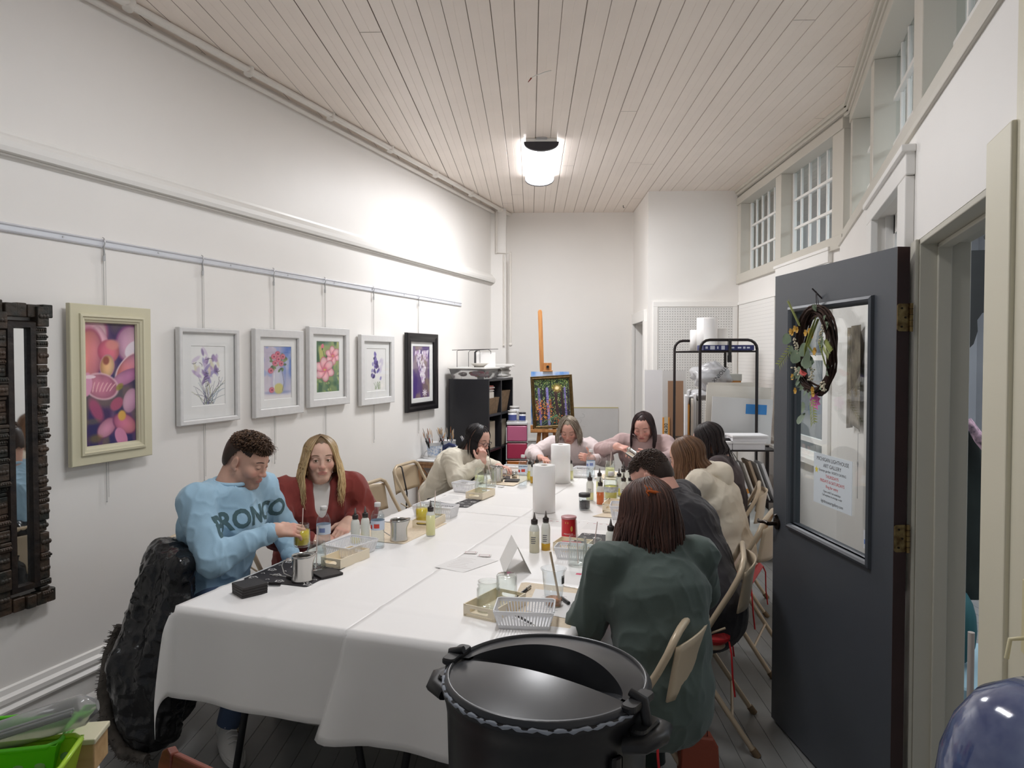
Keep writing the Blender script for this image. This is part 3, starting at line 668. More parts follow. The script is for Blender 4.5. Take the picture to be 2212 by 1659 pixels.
m = MB(); m.box(.16, .20, -.0165, -.0155, .955, 1.02); stk = obj('sticker', m, pm('sticker_white', (225, 228, 232), .5), door); m = MB(); m.box(.164, .196, -.0155, -.015, .972, .988); obj('sticker_print', m, pm('sticker_blue', (120, 150, 210), .5), stk)
# wreath hanging on a nail
wr = thing('wreath', 'dried twig wreath with eucalyptus leaves and yellow flowers on the door', 'wreath', (0, 0, 0))
cxw, czw = .468, 1.66
def dl(x, y, z): return Matrix.Translation((.40, 2.64, .012)) @ Matrix.Rotation(DZ, 4, 'Z') @ Vector((x, y, z))
wr.location = dl(cxw, 0, czw); wr.rotation_euler = (0, 0, DZ)
rr = random.Random(11); m = MB()
for k in range(46):
    a0 = rr.uniform(0, 6.28); pts = []
    R0 = .138+rr.uniform(-.014, .014); y0 = .03+rr.uniform(-.014, .014); ph = rr.uniform(0, 6.28)
    for q in range(13):
        a = a0+q*.22; rad = R0+.007*sin(a*3+ph); pts.append((rad*.92*cos(a), y0+.007*cos(a*3+ph), rad*1.14*sin(a)))
    m.tube(pts, [.0042*(1 if 0 < q < 12 else .3) for q in range(13)], 5)
obj('twig_ring', m, pm('wreath_twigs', (62, 40, 30), .8, noise=(30, .4)), wr)
def leafmesh(m, p, d, nrm, L, Wd, mi=0, rnd=True, cup=.1):
    d = Vector(d).normalized(); nrm = Vector(nrm); s_ = d.cross(nrm).normalized(); nrm = s_.cross(d).normalized()
    prof = ([(0, 0), (.15, .6), (.4, 1), (.7, .95), (.92, .55), (1, 0)] if rnd else [(0, 0), (.25, .7), (.45, 1), (.7, .65), (1, 0)])
    vs = []; fs = []
    for t_, w_ in prof:
        c = Vector(p)+d*(t_*L)+nrm*(cup*L*sin(t_*pi)); vs += [c-s_*(w_*Wd/2), c-nrm*(.12*Wd*w_), c+s_*(w_*Wd/2)]
    for i in range(len(prof)-1):
        for j in (0, 1): fs.append((i*3+j, i*3+j+1, i*3+3+j+1, i*3+3+j))
    m.add(vs, fs, mi, True)
m = MB()
for (x, z, s_) in ((-.085, .015, .055), (.00, -.015, .06), (-.05, -.045, .06), (.06, -.04, .06), (-.01, -.045, .055), (.085, -.11, .062), (.05, -.235, .05), (.02, -.245, .055), (.14, .04, .05), (.12, -.02, .045), (.03, -.02, .05), (-.02, -.08, .05)):
    leafmesh(m, (x+.02, .05, z), (rr.uniform(-1, 1), .15, rr.uniform(-.6, 1)), (0, 1, .2), s_, s_*.95)
for k in range(26):
    a = rr.uniform(pi*.55, pi*1.9); x, z = .13*cos(a), .155*sin(a); leafmesh(m, (x, .045, z), (cos(a)+rr.uniform(-.6, .6), .3, sin(a)+rr.uniform(-.6, .6)), (0, 1, 0), .035, .018, 0, False)
obj('green_leaves', m, pm('eucalyptus', (116, 134, 108), .6, noise=(12, .3)), wr)
for (x0, z0, dx, dz, n_, L_) in ((.085, .10, .01, .05, 16, .022), (-.10, .03, -.07, -.03, 14, .03), (-.12, -.06, -.02, .03, 10, .03), (.15, .02, .05, -.06, 8, .03), (-.02, -.19, -.05, -.07, 9, .03)):
    m = MB(); p0 = Vector((x0, .05, z0)); dv = Vector((dx, .02, dz)).normalized(); Ls = .11
    m.tube([p0, p0+dv*Ls], .0015, 5)
    for q in range(n_):
        for sg in (-1, 1): leafmesh(m, p0+dv*(Ls*q/n_), dv*.8+Vector((-dv.z, .2, dv.x))*sg, (0, 1, 0), L_, .006, 0, False)
    obj('fern_sprig', m, pm('sprig_green', (150, 158, 84), .6, noise=(10, .35)), wr)
for pts in ([(-.06, .06, .13), (-.03, .07, .06), (.0, .07, .01), (.01, .07, -.02)], [(-.06, .06, -.02), (-.02, .07, .02), (-.075, .06, .12)]):
    m = MB(); m.tube(pts, [.002, .007, .006, .001][:len(pts)], 6, flat=.3); obj('grass_blade', m, pm('sprig_green', (150, 158, 84), .6), wr)
m = MB()
for (x, z) in ((.08, .085), (.12, .075), (.135, .08), (.10, .09), (-.02, .075), (.01, .07), (-.04, .06), (-.01, .03), (-.06, -.005), (-.065, .0), (.115, -.105), (.09, -.16), (-.055, -.165), (-.05, -.15)):
    m = MB()
    for q in range(6): a = q*1.05; leafmesh(m, (x, .06, z), (cos(a), .5, sin(a)), (0, 1, 0), .016, .012)
    obj('yellow_flower', m, pm('petal_yellow', (206, 160, 62), .6, noise=(20, .2)), wr)
m = MB()
for (x0, z0, x1, z1) in ((.115, .05, .10, -.01), (.13, -.065, .07, -.10), (-.10, .09, -.085, .03), (-.03, -.07, -.01, -.12), (-.10, -.12, -.12, -.15)):
    m = MB()
    for q in range(26): t_ = q/26; m.sphere((x0+(x1-x0)*t_+rr.uniform(-.008, .008), .055+rr.uniform(-.006, .006), z0+(z1-z0)*t_+rr.uniform(-.006, .006)), .0035, 6)
    obj('seed_head', m, pm('seed_cream', (214, 204, 180), .8), wr)
m = MB()
for k in range(4): leafmesh(m, (.07-.01*k, .055, -.07-.008*k), (-.8, .2, -.5+.2*k), (0, 1, 0), .05, .022, 0, False)
obj('red_leaves', m, pm('petal_red', (186, 62, 56), .6), wr)
m = MB()
for q in range(9): a = q*.7; leafmesh(m, (.0, .02, -.195), (cos(a), .2, sin(a)*.8), (0, 1, 0), .045, .024, 0, False)
obj('pink_flower', m, pm('petal_pink', (226, 118, 190), .6), wr)
m = MB(); m.cyl((.012, .0, .205), (.022, .035, .245), .003, n=8); m.tube([(0.005, .02, .14), (.014, .022, .20), (.02, .02, .235), (-.002, .022, .19), (-.008, .02, .15)], .0016, 6); obj('hanging_wire', m, pm('dark_wire', (60, 54, 56), .4, .5), wr)
# banner and key chain on the wall seen through the door glass
m = MB(); nb = 9
def bf(u_, v_): return (.0+.012*sin(u_*9+1)+.004, -.22+.44*u_, -.52*v_+(-.06*abs(u_-.3)*v_))
m.grid(bf, 18, 14); ban = obj('wall_banner', m, pm('faded_cloth', (150, 140, 122), .9, noise=(9, .45), c2=(92, 84, 74), bump=(80, .3, .003)), solid=.003); tag(ban, 'faded grey-brown cloth banner hanging behind the door glass', 'banner', loc=(RX-.035, 4.22, 1.81))
m = MB(); m.tube([(0, 0, 0), (0, 0, -.14)], .0015, 5); m.tube([(0, 0, -.14), (0, .02, -.155), (0, 0, -.175), (0, -.02, -.155)], .002, 5, closed=True); m.tube([(0, 0, -.175), (0, 0, -.34)], .0015, 5)
tag(obj('pull_chain', m, M_steel), 'thin pull chain hanging below the cloth banner', 'chain', loc=(RX-.012, 4.13, 1.25))
# chain hanging in the corridor behind the second transom
def chain(x, y, z, n_, lab, mat_):
    m = MB()
    for k in range(n_):
        T = Matrix.Translation((x, y, z-k*.034)) @ Matrix.Rotation((k % 2)*pi/2, 4, 'Z')
        m.tube([(.009*cos(a), 0, .021*sin(a)) for a in [i*pi/5 for i in range(10)]], .003, 6, closed=True, T=T)
    tag(obj('hanging_chain', m, mat_), lab, 'chain')
p = an(2.40, 5.50); chain(p.x, p.y, 3.30, 18, 'dark chain hanging behind the transom window of the far wall', M_fblack)
chain(.66, 3.42, 2.32, 12, 'light chain hanging behind the near inner window', M_steel)
# ------------------------------------------------------------ corridor things seen through the doorway
m = MB(); pts = [(0, 0), (.20, 0), (.20, -.08), (.10, -.10), (.095, -.13), (.105, -.18), (.09, -.21), (.055, -.225), (.04, -.25), (.042, -.29), (.03, -.335), (0, -.37)]
m.prism(pts, 0, .03, 0, Matrix.Rotation(pi/2, 4, 'X'))
brk = obj('scrollwork_bracket', m, pm('bracket_grey', (84, 86, 86), .5)); tag(brk, 'dark scroll-cut panel hanging in the corridor doorway', 'bracket', loc=(.672, 3.03, 2.03), rz=0)
m = MB(); m.cyl((.075, -.015, 0), (.075, -.015, .12), .006, n=8); m.sphere((.075, -.015, .05), .017); m.box(0, .25, -.03, 0, .11, .20); obj('finial', m, pm('bracket_dark', (50, 52, 54), .5), brk)
t = thing('hanging_coat', 'dark green coat hanging in the corridor with a plaid scarf over it', 'coat', (.90, 4.02, 1.32))
m = MB()
def cf(u_, v_):
    a = u_*2*pi; rx_ = .06+.07*v_**.6; ry_ = .05+.06*v_; return (rx_*cos(a)*(1+.08*sin(a*7)), ry_*sin(a), -.02-.80*v_)
m.grid(cf, 40, 14, cu=True); obj('coat_body', m, pm('coat_green', (38, 46, 42), .8, noise=(6, .3)), t)
m = MB(); m.tube([(.0, -.08, .03), (.05, -.10, -.06), (.10, -.10, -.14)], [.03, .04, .03], 10, flat=.6)
obj('scarf', m, pm('plaid_scarf', (206, 170, 184), .9, noise=(22, .5), c2=(60, 56, 66)), t)
t2 = thing('corridor_bench', 'pale blue bench in the corridor below the hanging coat', 'bench', (.95, 3.9, 0))
m = MB(); m.rbox(-.15, .35, -.3, .3, .14, .20, .03, 3, e=.01); [m.box(x, x+.04, y, y+.04, 0, .14) for x in (-.12, .28) for y in (-.27, .23)]; obj('bench_seat', m, pm('bench_blue', (150, 180, 190), .6), t2)
m = MB(); m.sphere((0, 0, .17), .17, 16, sc=(.35, .8, 1)); tag(obj('cushion', m, pm('teal_cloth', (44, 92, 96), .8)), 'teal cushion propped on the corridor bench', 'cushion', loc=(.88, 3.9, .205))
m = MB(); m.cyl((0, 0, 0), (0, 0, .60), .012, n=12); m.cyl((0, 0, .0), (0, 0, .02), .07, n=20); tag(obj('metal_post', m, pm('post_metal', (190, 176, 166), .4, .5)), 'slim metal post standing in the corridor', 'post', loc=(.745, 3.15, 0))
# wall hook box at the near right wall
m = MB(); m.rbox(-.008, 0, -.022, .022, 0, .13, .004, 2); m.tube([(-.008, 0, .03), (-.03, 0, .025), (-.035, 0, -.01)], .004, 8); tag(obj('latch_plate', m, pm('latch_cream', (222, 212, 172), .4)), 'cream latch plate on the near right trim', 'latch', loc=(RX-.02, 1.50, 1.12))
# ------------------------------------------------------------ folding chairs
M_chair = pm('chair_beige_enamel', (196, 178, 152), .35, .1); M_foot = pm('chair_foot_rubber', (120, 100, 76), .7)
M_redc = pm('red_cushion', (196, 34, 40), .5, noise=(8, .15), bump=(30, .1, .004))
def make_chair(label, group=None):
    t = thing('folding_chair', label, 'chair', group=group)
    for sx in (-1, 1):   # long tube: front foot up to the back; the top is a part of its own
        m = MB(); m.tube([(sx*.215, .21, .0), (sx*.215, .06, .30), (sx*.21, -.09, .56), (sx*.208, -.16, .68)], .0125, 10); lg = obj('leg', m, M_chair, t)
        f = MB(); f.cyl((sx*.215, .215, 0), (sx*.215, .20, .03), .016, n=10); obj('rubber_foot', f, M_foot, lg)
        m = MB(); m.tube([(sx*.19, -.27, 0), (sx*.19, -.06, .30), (sx*.19, .06, .44)], .0115, 10); lg = obj('leg', m, M_chair, t)
        f = MB(); f.cyl((sx*.19, -.273, 0), (sx*.19, -.25, .03), .015, n=10); obj('rubber_foot', f, M_foot, lg)
    m = MB(); m.tube([(-.208, -.16, .68), (-.207, -.19, .74), (-.19, -.205, .78), (-.14, -.212, .80), (.14, -.212, .80), (.19, -.205, .78), (.207, -.19, .74), (.208, -.16, .68)], .0125, 10); obj('back_frame', m, M_chair, t)
    m = MB()
    def bp(u_, v_): return ((u_-.5)*.40, -.185-.05*(1-(2*u_-1)**2)-(.03*v_), .59+.175*v_+.012*sin(pi*u_)*(1 if v_ > .5 else -1))
    m.grid(bp, 16, 8); obj('backrest', m, M_chair, t, solid=.006)
    m = MB(); m.rbox(-.20, .20, -.14, .23, .425, .445, .05, 5, e=.006); obj('seat', m, M_chair, t)
    for (y, z, x) in ((.12, .18, .213), (-.17, .14, .19)):
        m = MB(); m.cyl((-x, y, z), (x, y, z), .007, n=8); obj('crossbar', m, M_chair, t)
    for sx in (-1, 1): m = MB(); m.tube([(sx*.212, -.14, .53), (sx*.2, .02, .45), (sx*.2, .16, .43)], .005, 6); obj('brace', m, M_chair, t)
    return t
ch0 = make_chair('beige folding chair pushed empty against the far left table')
def chair(x, y, rz, lab, cush=False, first=[True]):
    if first[0]: c = ch0; c.location = (x, y, 0); c.rotation_euler = (0, 0, rz); c['label'] = lab; first[0] = False
    else: c = dup(ch0, (x, y, 0), rz, lab)
    if cush:
        m = MB(); m.rbox(-.215, .215, -.16, .235, 0, .05, .06, 5, e=.02); o = obj('seat_cushion', m, M_redc)
        tag(o, 'red seat cushion on '+cush, 'cushion', loc=(x, y, .447), rz=rz)
        m = MB()
        for sx in (-1, 1): m.tube([(sx*.19, -.155, .02), (sx*.22, -.165, -.02), (sx*.205, -.17, -.12), (sx*.21, -.18, -.20)], .004, 6)
        obj('tie_ribbon', m, M_redc, o)
    return c
chair(-2.30, 4.25, -pi/2, 'beige folding chair standing empty between the blonde and the bespectacled woman')
chair(-2.48, 5.10, -pi/2, 'beige folding chair under the woman in the cream knit sweater, cable over its back')
chair(-2.40, 2.66, -pi/2+.3, 'beige folding chair under the man in the light blue sweatshirt')
chair(-2.46, 3.36, -pi/2, 'beige folding chair under the blonde woman in the rust shirt')
chair(-.44, 2.44, pi/2-.12, 'beige folding chair under the woman in the dark green shirt', 'the chair of the woman in green')
chair(-.30, 3.28, pi/2+.05, 'beige folding chair under the man in black', 'the chair of the man in black')
chair(-.19, 4.12, pi/2-.15, 'beige folding chair under the woman in the cream hoodie', 'the chair of the woman in the cream hoodie')
chair(-.25, 5.0, pi/2, 'beige folding chair under the dark-haired woman beside the shelves')
chair(-1.68, 6.28, pi, 'beige folding chair under the grey-haired woman at the far end')
chair(-.98, 6.28, pi, 'beige folding chair under the woman in the mauve top')
# cable on the far left chair
m = MB(); m.tube([(-2.70, 5.0, .80), (-2.66, 4.98, .79), (-2.60, 4.95, .6), (-2.62, 4.96, .3), (-2.7, 5.0, .02)], .006, 8); tag(obj('black_cable', m, M_fblack), 'black cable looped over the back of a folding chair', 'cable')
# wooden folding chair close to the camera
t = thing('wooden_chair', 'reddish brown wooden folding chair at the bottom edge of the view', 'chair', (-1.121, .843, 0), radians(-12))
M_rw = wood('red_brown_wood', (136, 66, 46), (104, 46, 32), 4, .35, 0)
for sx in (-1, 1):
    m = MB(); T = Matrix.Translation((sx*.2, .2, 0)); m.prism([(-.022, 0), (.022, 0), (.022, .765), (.016, .79), (0, .80), (-.016, .79), (-.022, .765)], -.011, .011, 0, T @ Matrix.Rotation(radians(-12), 4, 'X') @ Matrix.Rotation(pi/2, 4, 'X') @ Matrix.Rotation(0, 4, 'Z')); obj('leg', m, M_rw, t, bevel=.003)
    m = MB(); m.box(sx*.17-.01, sx*.17+.01, -.02, .02, 0, .55, T=Matrix.Translation((0, -.1, 0)) @ Matrix.Rotation(radians(-24), 4, 'X')); obj('leg', m, M_rw, t, bevel=.003)
for zc in (.768, .63):
    m = MB(); m.box(-.18, .18, -.009, .009, zc-.04, zc+.025, T=Matrix.Translation((0, .2, 0)) @ Matrix.Rotation(radians(-12), 4, 'X')); obj('back_slat', m, M_rw, t, bevel=.004)
m = MB()
for k in range(5): m.box(-.19, .19, -.2+k*.075, -.135+k*.075, .43, .445)
obj('seat', m, M_rw, t, bevel=.003)

# ------------------------------------------------------------ folding tables and cloths
M_ttop = pm('table_top_plastic', (205, 203, 198), .5); M_tleg = pm('table_leg_dark', (48, 48, 50), .4, .4)
M_cloth = pm('white_plastic_cloth', (244, 242, 240), .38, spec=.5, bump=(3, .06, .03), noise=(3, .012))
def table(x0, x1, y0, y1, lab):
    cx, cy = (x0+x1)/2, (y0+y1)/2; hx, hy = (x1-x0)/2-.006, (y1-y0)/2-.006
    t = thing('folding_table', lab, 'table', (cx, cy, 0))
    m = MB(); m.rbox(-hx, hx, -hy, hy, .70, .735, .04, 5, e=.004); obj('tabletop', m, M_ttop, t)
    for sy in (-1, 1):
        yy = sy*(hy-.22)
        for sx in (-1, 1): m = MB(); m.tube([(sx*(hx-.1), yy, .70), (sx*(hx-.1), yy, .25), (sx*(hx-.05), yy, 0)], .014, 10); obj('leg', m, M_tleg, t)
        m = MB(); m.cyl((-(hx-.1), yy, .3), (hx-.1, yy, .3), .011, n=8); obj('crossbar', m, M_tleg, t)
    return t
TX0, TXM, TX1, TY0, TYM, TY1 = -2.02, -1.305, -.60, 2.06, 3.86, 5.66
table(TX0, TXM, TY0, TYM, 'near left folding table hidden under a white cloth'); table(TXM, TX1, TY0, TYM, 'near right folding table hidden under a white cloth')
table(TX0, TXM, TYM, TY1, 'far left folding table hidden under a white cloth'); table(TXM, TX1, TYM, TY1, 'far right folding table hidden under a white cloth')
exp_ = math.exp
def cloth(x0, x1, y0, y1, lab, zt, drops, seed, ear=0):
    """drops: hanging length at (-x, +x, -y, +y); corner: corners that hang as a fold"""
    r = random.Random(seed); cx, cy = (x0+x1)/2, (y0+y1)/2; hx, hy = (x1-x0)/2+.004, (y1-y0)/2+.004
    dxm, dxp, dym, dyp = drops; st = .02
    def ax(h, dm, dp):
        n = int(2*h/st); a = [-h+2*h*i/n for i in range(n+1)]
        return [-h-dm*(1-i/14) for i in range(14)]*(dm > 0)+a+[h+dp*(i+1)/14 for i in range(14)]*(dp > 0)
    xs, ys = ax(hx, dxm, dxp), ax(hy, dym, dyp); vs = []
    p1, p2 = r.uniform(0, 6), r.uniform(0, 6)
    for y in ys:
        for x in xs:
            ox = max(abs(x)-hx, 0); oy = max(abs(y)-hy, 0); sx = 1 if x > 0 else -1; sy = 1 if y > 0 else -1
            if ox == 0 and oy == 0: px, py, pz = x, y, zt+.0012*sin(x*9+p1)*sin(y*5+p2)+.0035*max(exp_(-((x-.02)/.016)**2), exp_(-(((y+hy) % .46-.23)/.016)**2))
            elif oy > 0 and ox == 0:
                e_ = ear*exp_(-((x+hx)/.10)**2)*(oy/.35)**1.2; fl = .03*oy/.55+e_*.35*abs(sin((x+hx)*26)); k = min(oy/.12, 1); px, py, pz = x, sy*(hy+.006+fl+k*(.010*sin(x*11+p1)+.006*sin(x*23+p2))*min(oy*2.2, 1)), zt-oy*(.985+.01*sin(x*3+p2))-e_*.25; px -= e_
            elif ox > 0 and oy == 0:
                fl = .03*ox/.55; px, py, pz = sx*(hx+.006+fl+.010*sin(y*8+p2)*min(ox*2.2, 1)), y, zt-ox*.985
            else:   # corner: the surplus folds outwards in a pointed ear hanging straight down
                s_ = sqrt(ox*ox+oy*oy); an_ = atan2(oy, ox); e = sin(2*an_); hang = s_*.99
                px = sx*(hx+.006+.07*e*min(s_*1.6, .55)+.02*cos(an_)*min(s_*12, 1)-.04*e*(s_/.45)**2); py = sy*(hy+.006+.24*e*min(s_*1.2, .6)*.5+.02*sin(an_)*min(s_*12, 1)); pz = zt-hang*(.98)
            vs.append((px, py, max(pz, .03)))
    nx = len(xs); m = MB(); m.add(vs, [(j*nx+i, j*nx+i+1, (j+1)*nx+i+1, (j+1)*nx+i) for j in range(len(ys)-1) for i in range(nx-1)], 0, True)
    o = obj('tablecloth', m, M_cloth, solid=.0015); tag(o, lab, 'tablecloth', 'white tablecloths', loc=(cx, cy, 0)); return o
cloth(TX0, TXM, TYM+.01, TY1, 'white tablecloth on the far left table, under the paper sheet and black mat', .7385, (.25, .0, .0, .25), 1)
cloth(TXM, TX1, TYM+.01, TY1, 'white tablecloth on the far right table, under the cluster of squeeze bottles', .7385, (.0, .25, .0, .25), 2)
cloth(TX0, TXM, TY0, TYM-.005, 'white tablecloth on the near left table, under the black coaster stack', .740, (.33, .0, .33, .0), 3)
cloth(TXM+.0, TX1, TY0, TYM-.005, 'white tablecloth on the near right table, under the plastic cup and tent card', .7425, (.0, .33, .36, .0), 4, .11)

# ------------------------------------------------------------ black cube shelving with its boxes
M_blk = pm('black_shelf_laminate', (36, 36, 40), .38, noise=(3, .15)); M_box = pm('white_storage_box', (216, 210, 200), .7); M_kraft = pm('brown_wicker_box', (134, 110, 84), .8, noise=(30, .3), bump=(60, .4, .004))
t = thing('cube_shelf', 'black cube shelving unit, four rows high, in the far left corner', 'shelf', (-3.0, 6.61, 0))
SW, SD, SH = .72, .43, 1.425
for y in (0, SW/2-.01, SW-.022): m = MB(); m.box(0, SD, y, y+.022, 0, SH-.022 if 0 < y < .5 else SH); obj('upright', m, M_blk, t, bevel=.002)
for k in range(5): z = k*(SH-.022)/4; m = MB(); m.box(0, SD, .022, SW-.022, z, z+.022); obj('shelf_board', m, M_blk, t, bevel=.002)
m = MB(); m.box(0, .006, 0, SW, 0, SH); obj('back_panel', m, M_blk, t)
def sh(r_, c_): return (-3.0, 6.61+.022+c_*(SW/2-.01), .022+r_*(SH-.022)/4)
def openbox(name, lab, cat, loc, rz, w_, d_, h_, mat_, th=.004, flare=0., group=None):
    m = MB(); f = flare
    for sgn, a, b in ((1, w_, d_),):
        bx = [(-w_/2+f, -d_/2+f), (w_/2-f, -d_/2+f), (w_/2-f, d_/2-f), (-w_/2+f, d_/2-f)]; tx = [(-w_/2, -d_/2), (w_/2, -d_/2), (w_/2, d_/2), (-w_/2, d_/2)]
        bi = [(x-(th if x > 0 else -th), y-(th if y > 0 else -th)) for x, y in bx]; ti = [(x-(th if x > 0 else -th), y-(th if y > 0 else -th)) for x, y in tx]
        vs = [(x, y, 0) for x, y in bx]+[(x, y, h_) for x, y in tx]+[(x, y, h_) for x, y in ti]+[(x, y, th) for x, y in bi]
        fs = [(3, 2, 1, 0)]+[(k*4+i, k*4+(i+1) % 4, k*4+4+(i+1) % 4, k*4+4+i) for k in range(3) for i in range(4)]+[(12, 13, 14, 15)]
        m.add(vs, fs)
    return tag(obj(name, m, mat_), lab, cat, group, loc, rz)
# contents of the upper compartments, fronts facing the table
def closedbox(name, lab, cat, x, y, z, rz, w_, d_, h_, mat_, bevel=.003, group=None):
    m = MB(); m.box(-w_/2, w_/2, -d_/2, d_/2, 0, h_); return tag(obj(name, m, mat_, bevel=bevel), lab, cat, group, (x, y, z), rz)
z3 = sh(3, 0)[2]; z2 = sh(2, 0)[2]; z1 = sh(1, 0)[2]
openbox('wicker_box', 'brown woven box in the top left compartment of the black shelf', 'box', (-2.76, 6.80, z3), 0, .36, .28, .16, M_kraft, .006, .02)
openbox('wicker_box', 'brown woven box in the top right compartment of the black shelf', 'box', (-2.76, 7.14, z3), 0, .36, .26, .22, M_kraft, .006, .03)
closedbox('white_carton', 'white carton standing in the woven box of the top left compartment', 'box', -2.70, 6.77, z3+.007, 0, .18, .18, .21, M_box)
M_paper = pm('paper_white', (232, 230, 228), .7); M_pink = pm('paper_pink', (226, 140, 130), .7); M_grey = pm('paper_grey', (190, 188, 184), .7)
rp = random.Random(3)
def paper_stack(lab, x, y, z, w_, d_, n, mats, sp=.004, rz=0, jit=.02, name='paper_stack', cat='papers'):
    m = MB(); ms = list(mats)
    for k in range(n):
        T = Matrix.Translation((rp.uniform(-jit, jit), rp.uniform(-jit, jit), k*sp)) @ Matrix.Rotation(rp.uniform(-.25, .25)*jit*12, 4, 'Z')
        ww = w_*rp.uniform(.8, 1); dd = d_*rp.uniform(.8, 1); m.box(-ww/2, ww/2, -dd/2, dd/2, 0, sp*.85, rp.randrange(len(ms)), T)
    return tag(obj(name, m, ms), lab, cat, None, (x, y, z), rz)
paper_stack('pile of white and coral papers on the carton in the top left compartment', -2.72, 6.78, z3+.219, .22, .2, 9, [M_paper, M_pink, M_paper], .007)
for yy, nm in ((6.82, 'left'), (7.15, 'right')):
    o = closedbox('document_box', 'upright beige document box in the second row of the black shelf, %s one' % nm, 'box', -2.75, yy, z2, 0, .28, .14, .27, pm('beige_card', (196, 186, 166), .7, noise=(6, .15)))
# on top of the shelving
t = thing('plastic_bin', 'clear plastic bin with white lid full of pink craft things on the black shelf', 'bin', (-2.80, 6.80, SH))
M_clearp = pm('clear_plastic', (236, 236, 236), .12, trans=.85, ior=1.3)
m = MB()
bx = [(-.17, -.17), (.17, -.17), (.17, .17), (-.17, .17)]; tx = [(-.195, -.19), (.195, -.19), (.195, .19), (-.195, .19)]
m.add([(x, y, .0) for x, y in bx]+[(x, y, .10) for x, y in tx], [(3, 2, 1, 0)]+[(i, (i+1) % 4, 4+(i+1) % 4, 4+i) for i in range(4)]); obj('bin_body', m, M_clearp, t)
m = MB(); m.rbox(-.21, .21, -.205, .205, .10, .116, .02, 4, e=.003); obj('lid', m, pm('bin_lid_white', (224, 222, 218), .4), t)
m = MB()
for k in range(16): m.sphere((rp.uniform(-.13, .13), rp.uniform(-.14, .14), rp.uniform(.03, .075)), rp.uniform(.02, .04), 8, rp.randrange(4), (1.3, 1, .6))
obj('bin_contents', m, [pm('craft_pink', (216, 110, 130), .7), pm('craft_white', (225, 215, 210), .7), pm('craft_mauve', (190, 150, 160), .7), pm('craft_orange', (216, 150, 90), .7)], t)
paper_stack('messy stack of magazines on the black shelf beside the plastic bin', -2.70, 7.14, SH, .27, .27, 12, [M_paper, M_grey, M_paper, pm('cover_grey', (150, 146, 140), .6)], .010, 0, .02, 'magazine_stack')
paper_stack('papers sliding over the far edge of the black shelf', -2.66, 7.22, SH+.12, .26, .30, 4, [M_paper, M_grey], .006, .3, .03)
t = thing('wire_rack', 'bent wire drying rack standing on the plastic bin', 'rack', (-2.80, 6.82, SH+.117), radians(10))
m = MB()
m.tube([(-.16, -.12, 0), (-.16, -.12, .16), (-.15, -.12, .17), (.16, -.12, .18), (.17, -.12, .17)], .0028, 6)
for k in range(5): yy = -.03+k*.02; m.tube([(.02, yy-.1, .0), (.02, yy-.1, .15), (.03, yy-.07, .165), (.03, .08, .17), (.03, .1, .15), (.03, .1, .02)], .0022, 6)
m.tube([(-.1, .14, .0), (-.1, .14, .15), (-.08, .12, .17), (.12, .1, .18), (.14, .12, .16), (.14, .14, .02)], .0028, 6); m.tube([(-.2, -.16, .172), (.2, .2, .185)], .003, 6); obj('rack_wires', m, M_fblack, t)
m = MB(); m.box(-.02, .20, .13, .134, 0, .15, T=TR(rz=.25)); tag(obj('white_card', m, M_paper), 'blank white card leaning in the wire rack', 'card', loc=(-2.80, 6.80, SH+.117))
m = MB(); m.lathe([(0, .0), (.04, 0), (.09, .035), (.105, .04), (.1, .042), (.085, .037), (.038, .006), (0, .006)], 28); tag(obj('white_dish', m, pm('porcelain', (226, 222, 216), .2)), 'white scalloped dish on the lid of the plastic bin', 'dish', loc=(-2.72, 6.74, SH+.117))

# drawer tower and paint pots
p = an(-.14, 7.62); t = thing('drawer_tower', 'narrow plastic tower with pink, red, orange and green drawers', 'drawers', (p.x, p.y, 0), THB)
m = MB(); m.rbox(-.11, .11, -.14, .14, .94, .965, .01, 3, e=.003)
for k in range(5):
    for sx in (-1, 1): m.box(sx*.11-.004, sx*.11+.004, -.14, .14, .04+k*.178, .05+k*.178+.15)
    m.box(-.11, .11, -.14, .14, .03+k*.182, .04+k*.182)
m.box(-.11, .11, .13, .14, 0, .94); obj('tower_frame', m, pm('tower_white', (216, 216, 216), .35), t)
for k, c in enumerate(((150, 176, 130), (176, 196, 150), (214, 130, 66), (200, 66, 100), (222, 120, 160))):
    m = MB(); m.rbox(-.104, .104, -.15, .12, .045+k*.182, .20+k*.182, .012, 3, e=.004); dr = obj('drawer', m, pm('drawer_colour_%s' % 'green lime orange red pink'.split()[k], c, .25, trans=.25), t); dr['label'] = '%s drawer' % 'green lime orange red pink'.split()[k]
for (du, dv, r_, h_, nm, col) in ((-.05, -.08, .045, .12, 'blue-labelled white paint pot on the drawer tower, left one', (90, 100, 160)), (.055, -.06, .035, .10, 'small white paint pot on the drawer tower, right one', (60, 76, 140)), (-.03, .03, .05, .16, 'tall white tub at the back of the drawer tower', (206, 204, 200))):
    q = p+BU*du+BV*dv; tt = thing('paint_pot', nm, 'pot', (q.x, q.y, .965))
    m = MB(); m.lathe([(0, 0), (r_, 0), (r_, h_*.85), (0, h_*.85)], 20); obj('pot_body', m, pm('pot_white', (222, 222, 224), .4), tt)
    m = MB(); m.lathe([(0, h_*.85), (r_*1.04, h_*.85), (r_*1.04, h_), (0, h_)], 20); obj('pot_lid', m, pm('pot_lid_dark' if du > 0 else 'pot_lid_light', (70, 66, 70) if du > 0 else (210, 208, 204), .4), tt)
    m = MB(); m.lathe([(r_*1.008, h_*.15), (r_*1.008, h_*.65)], 20); obj('pot_label', m, pm('label_%d' % col[0], col, .5), tt)

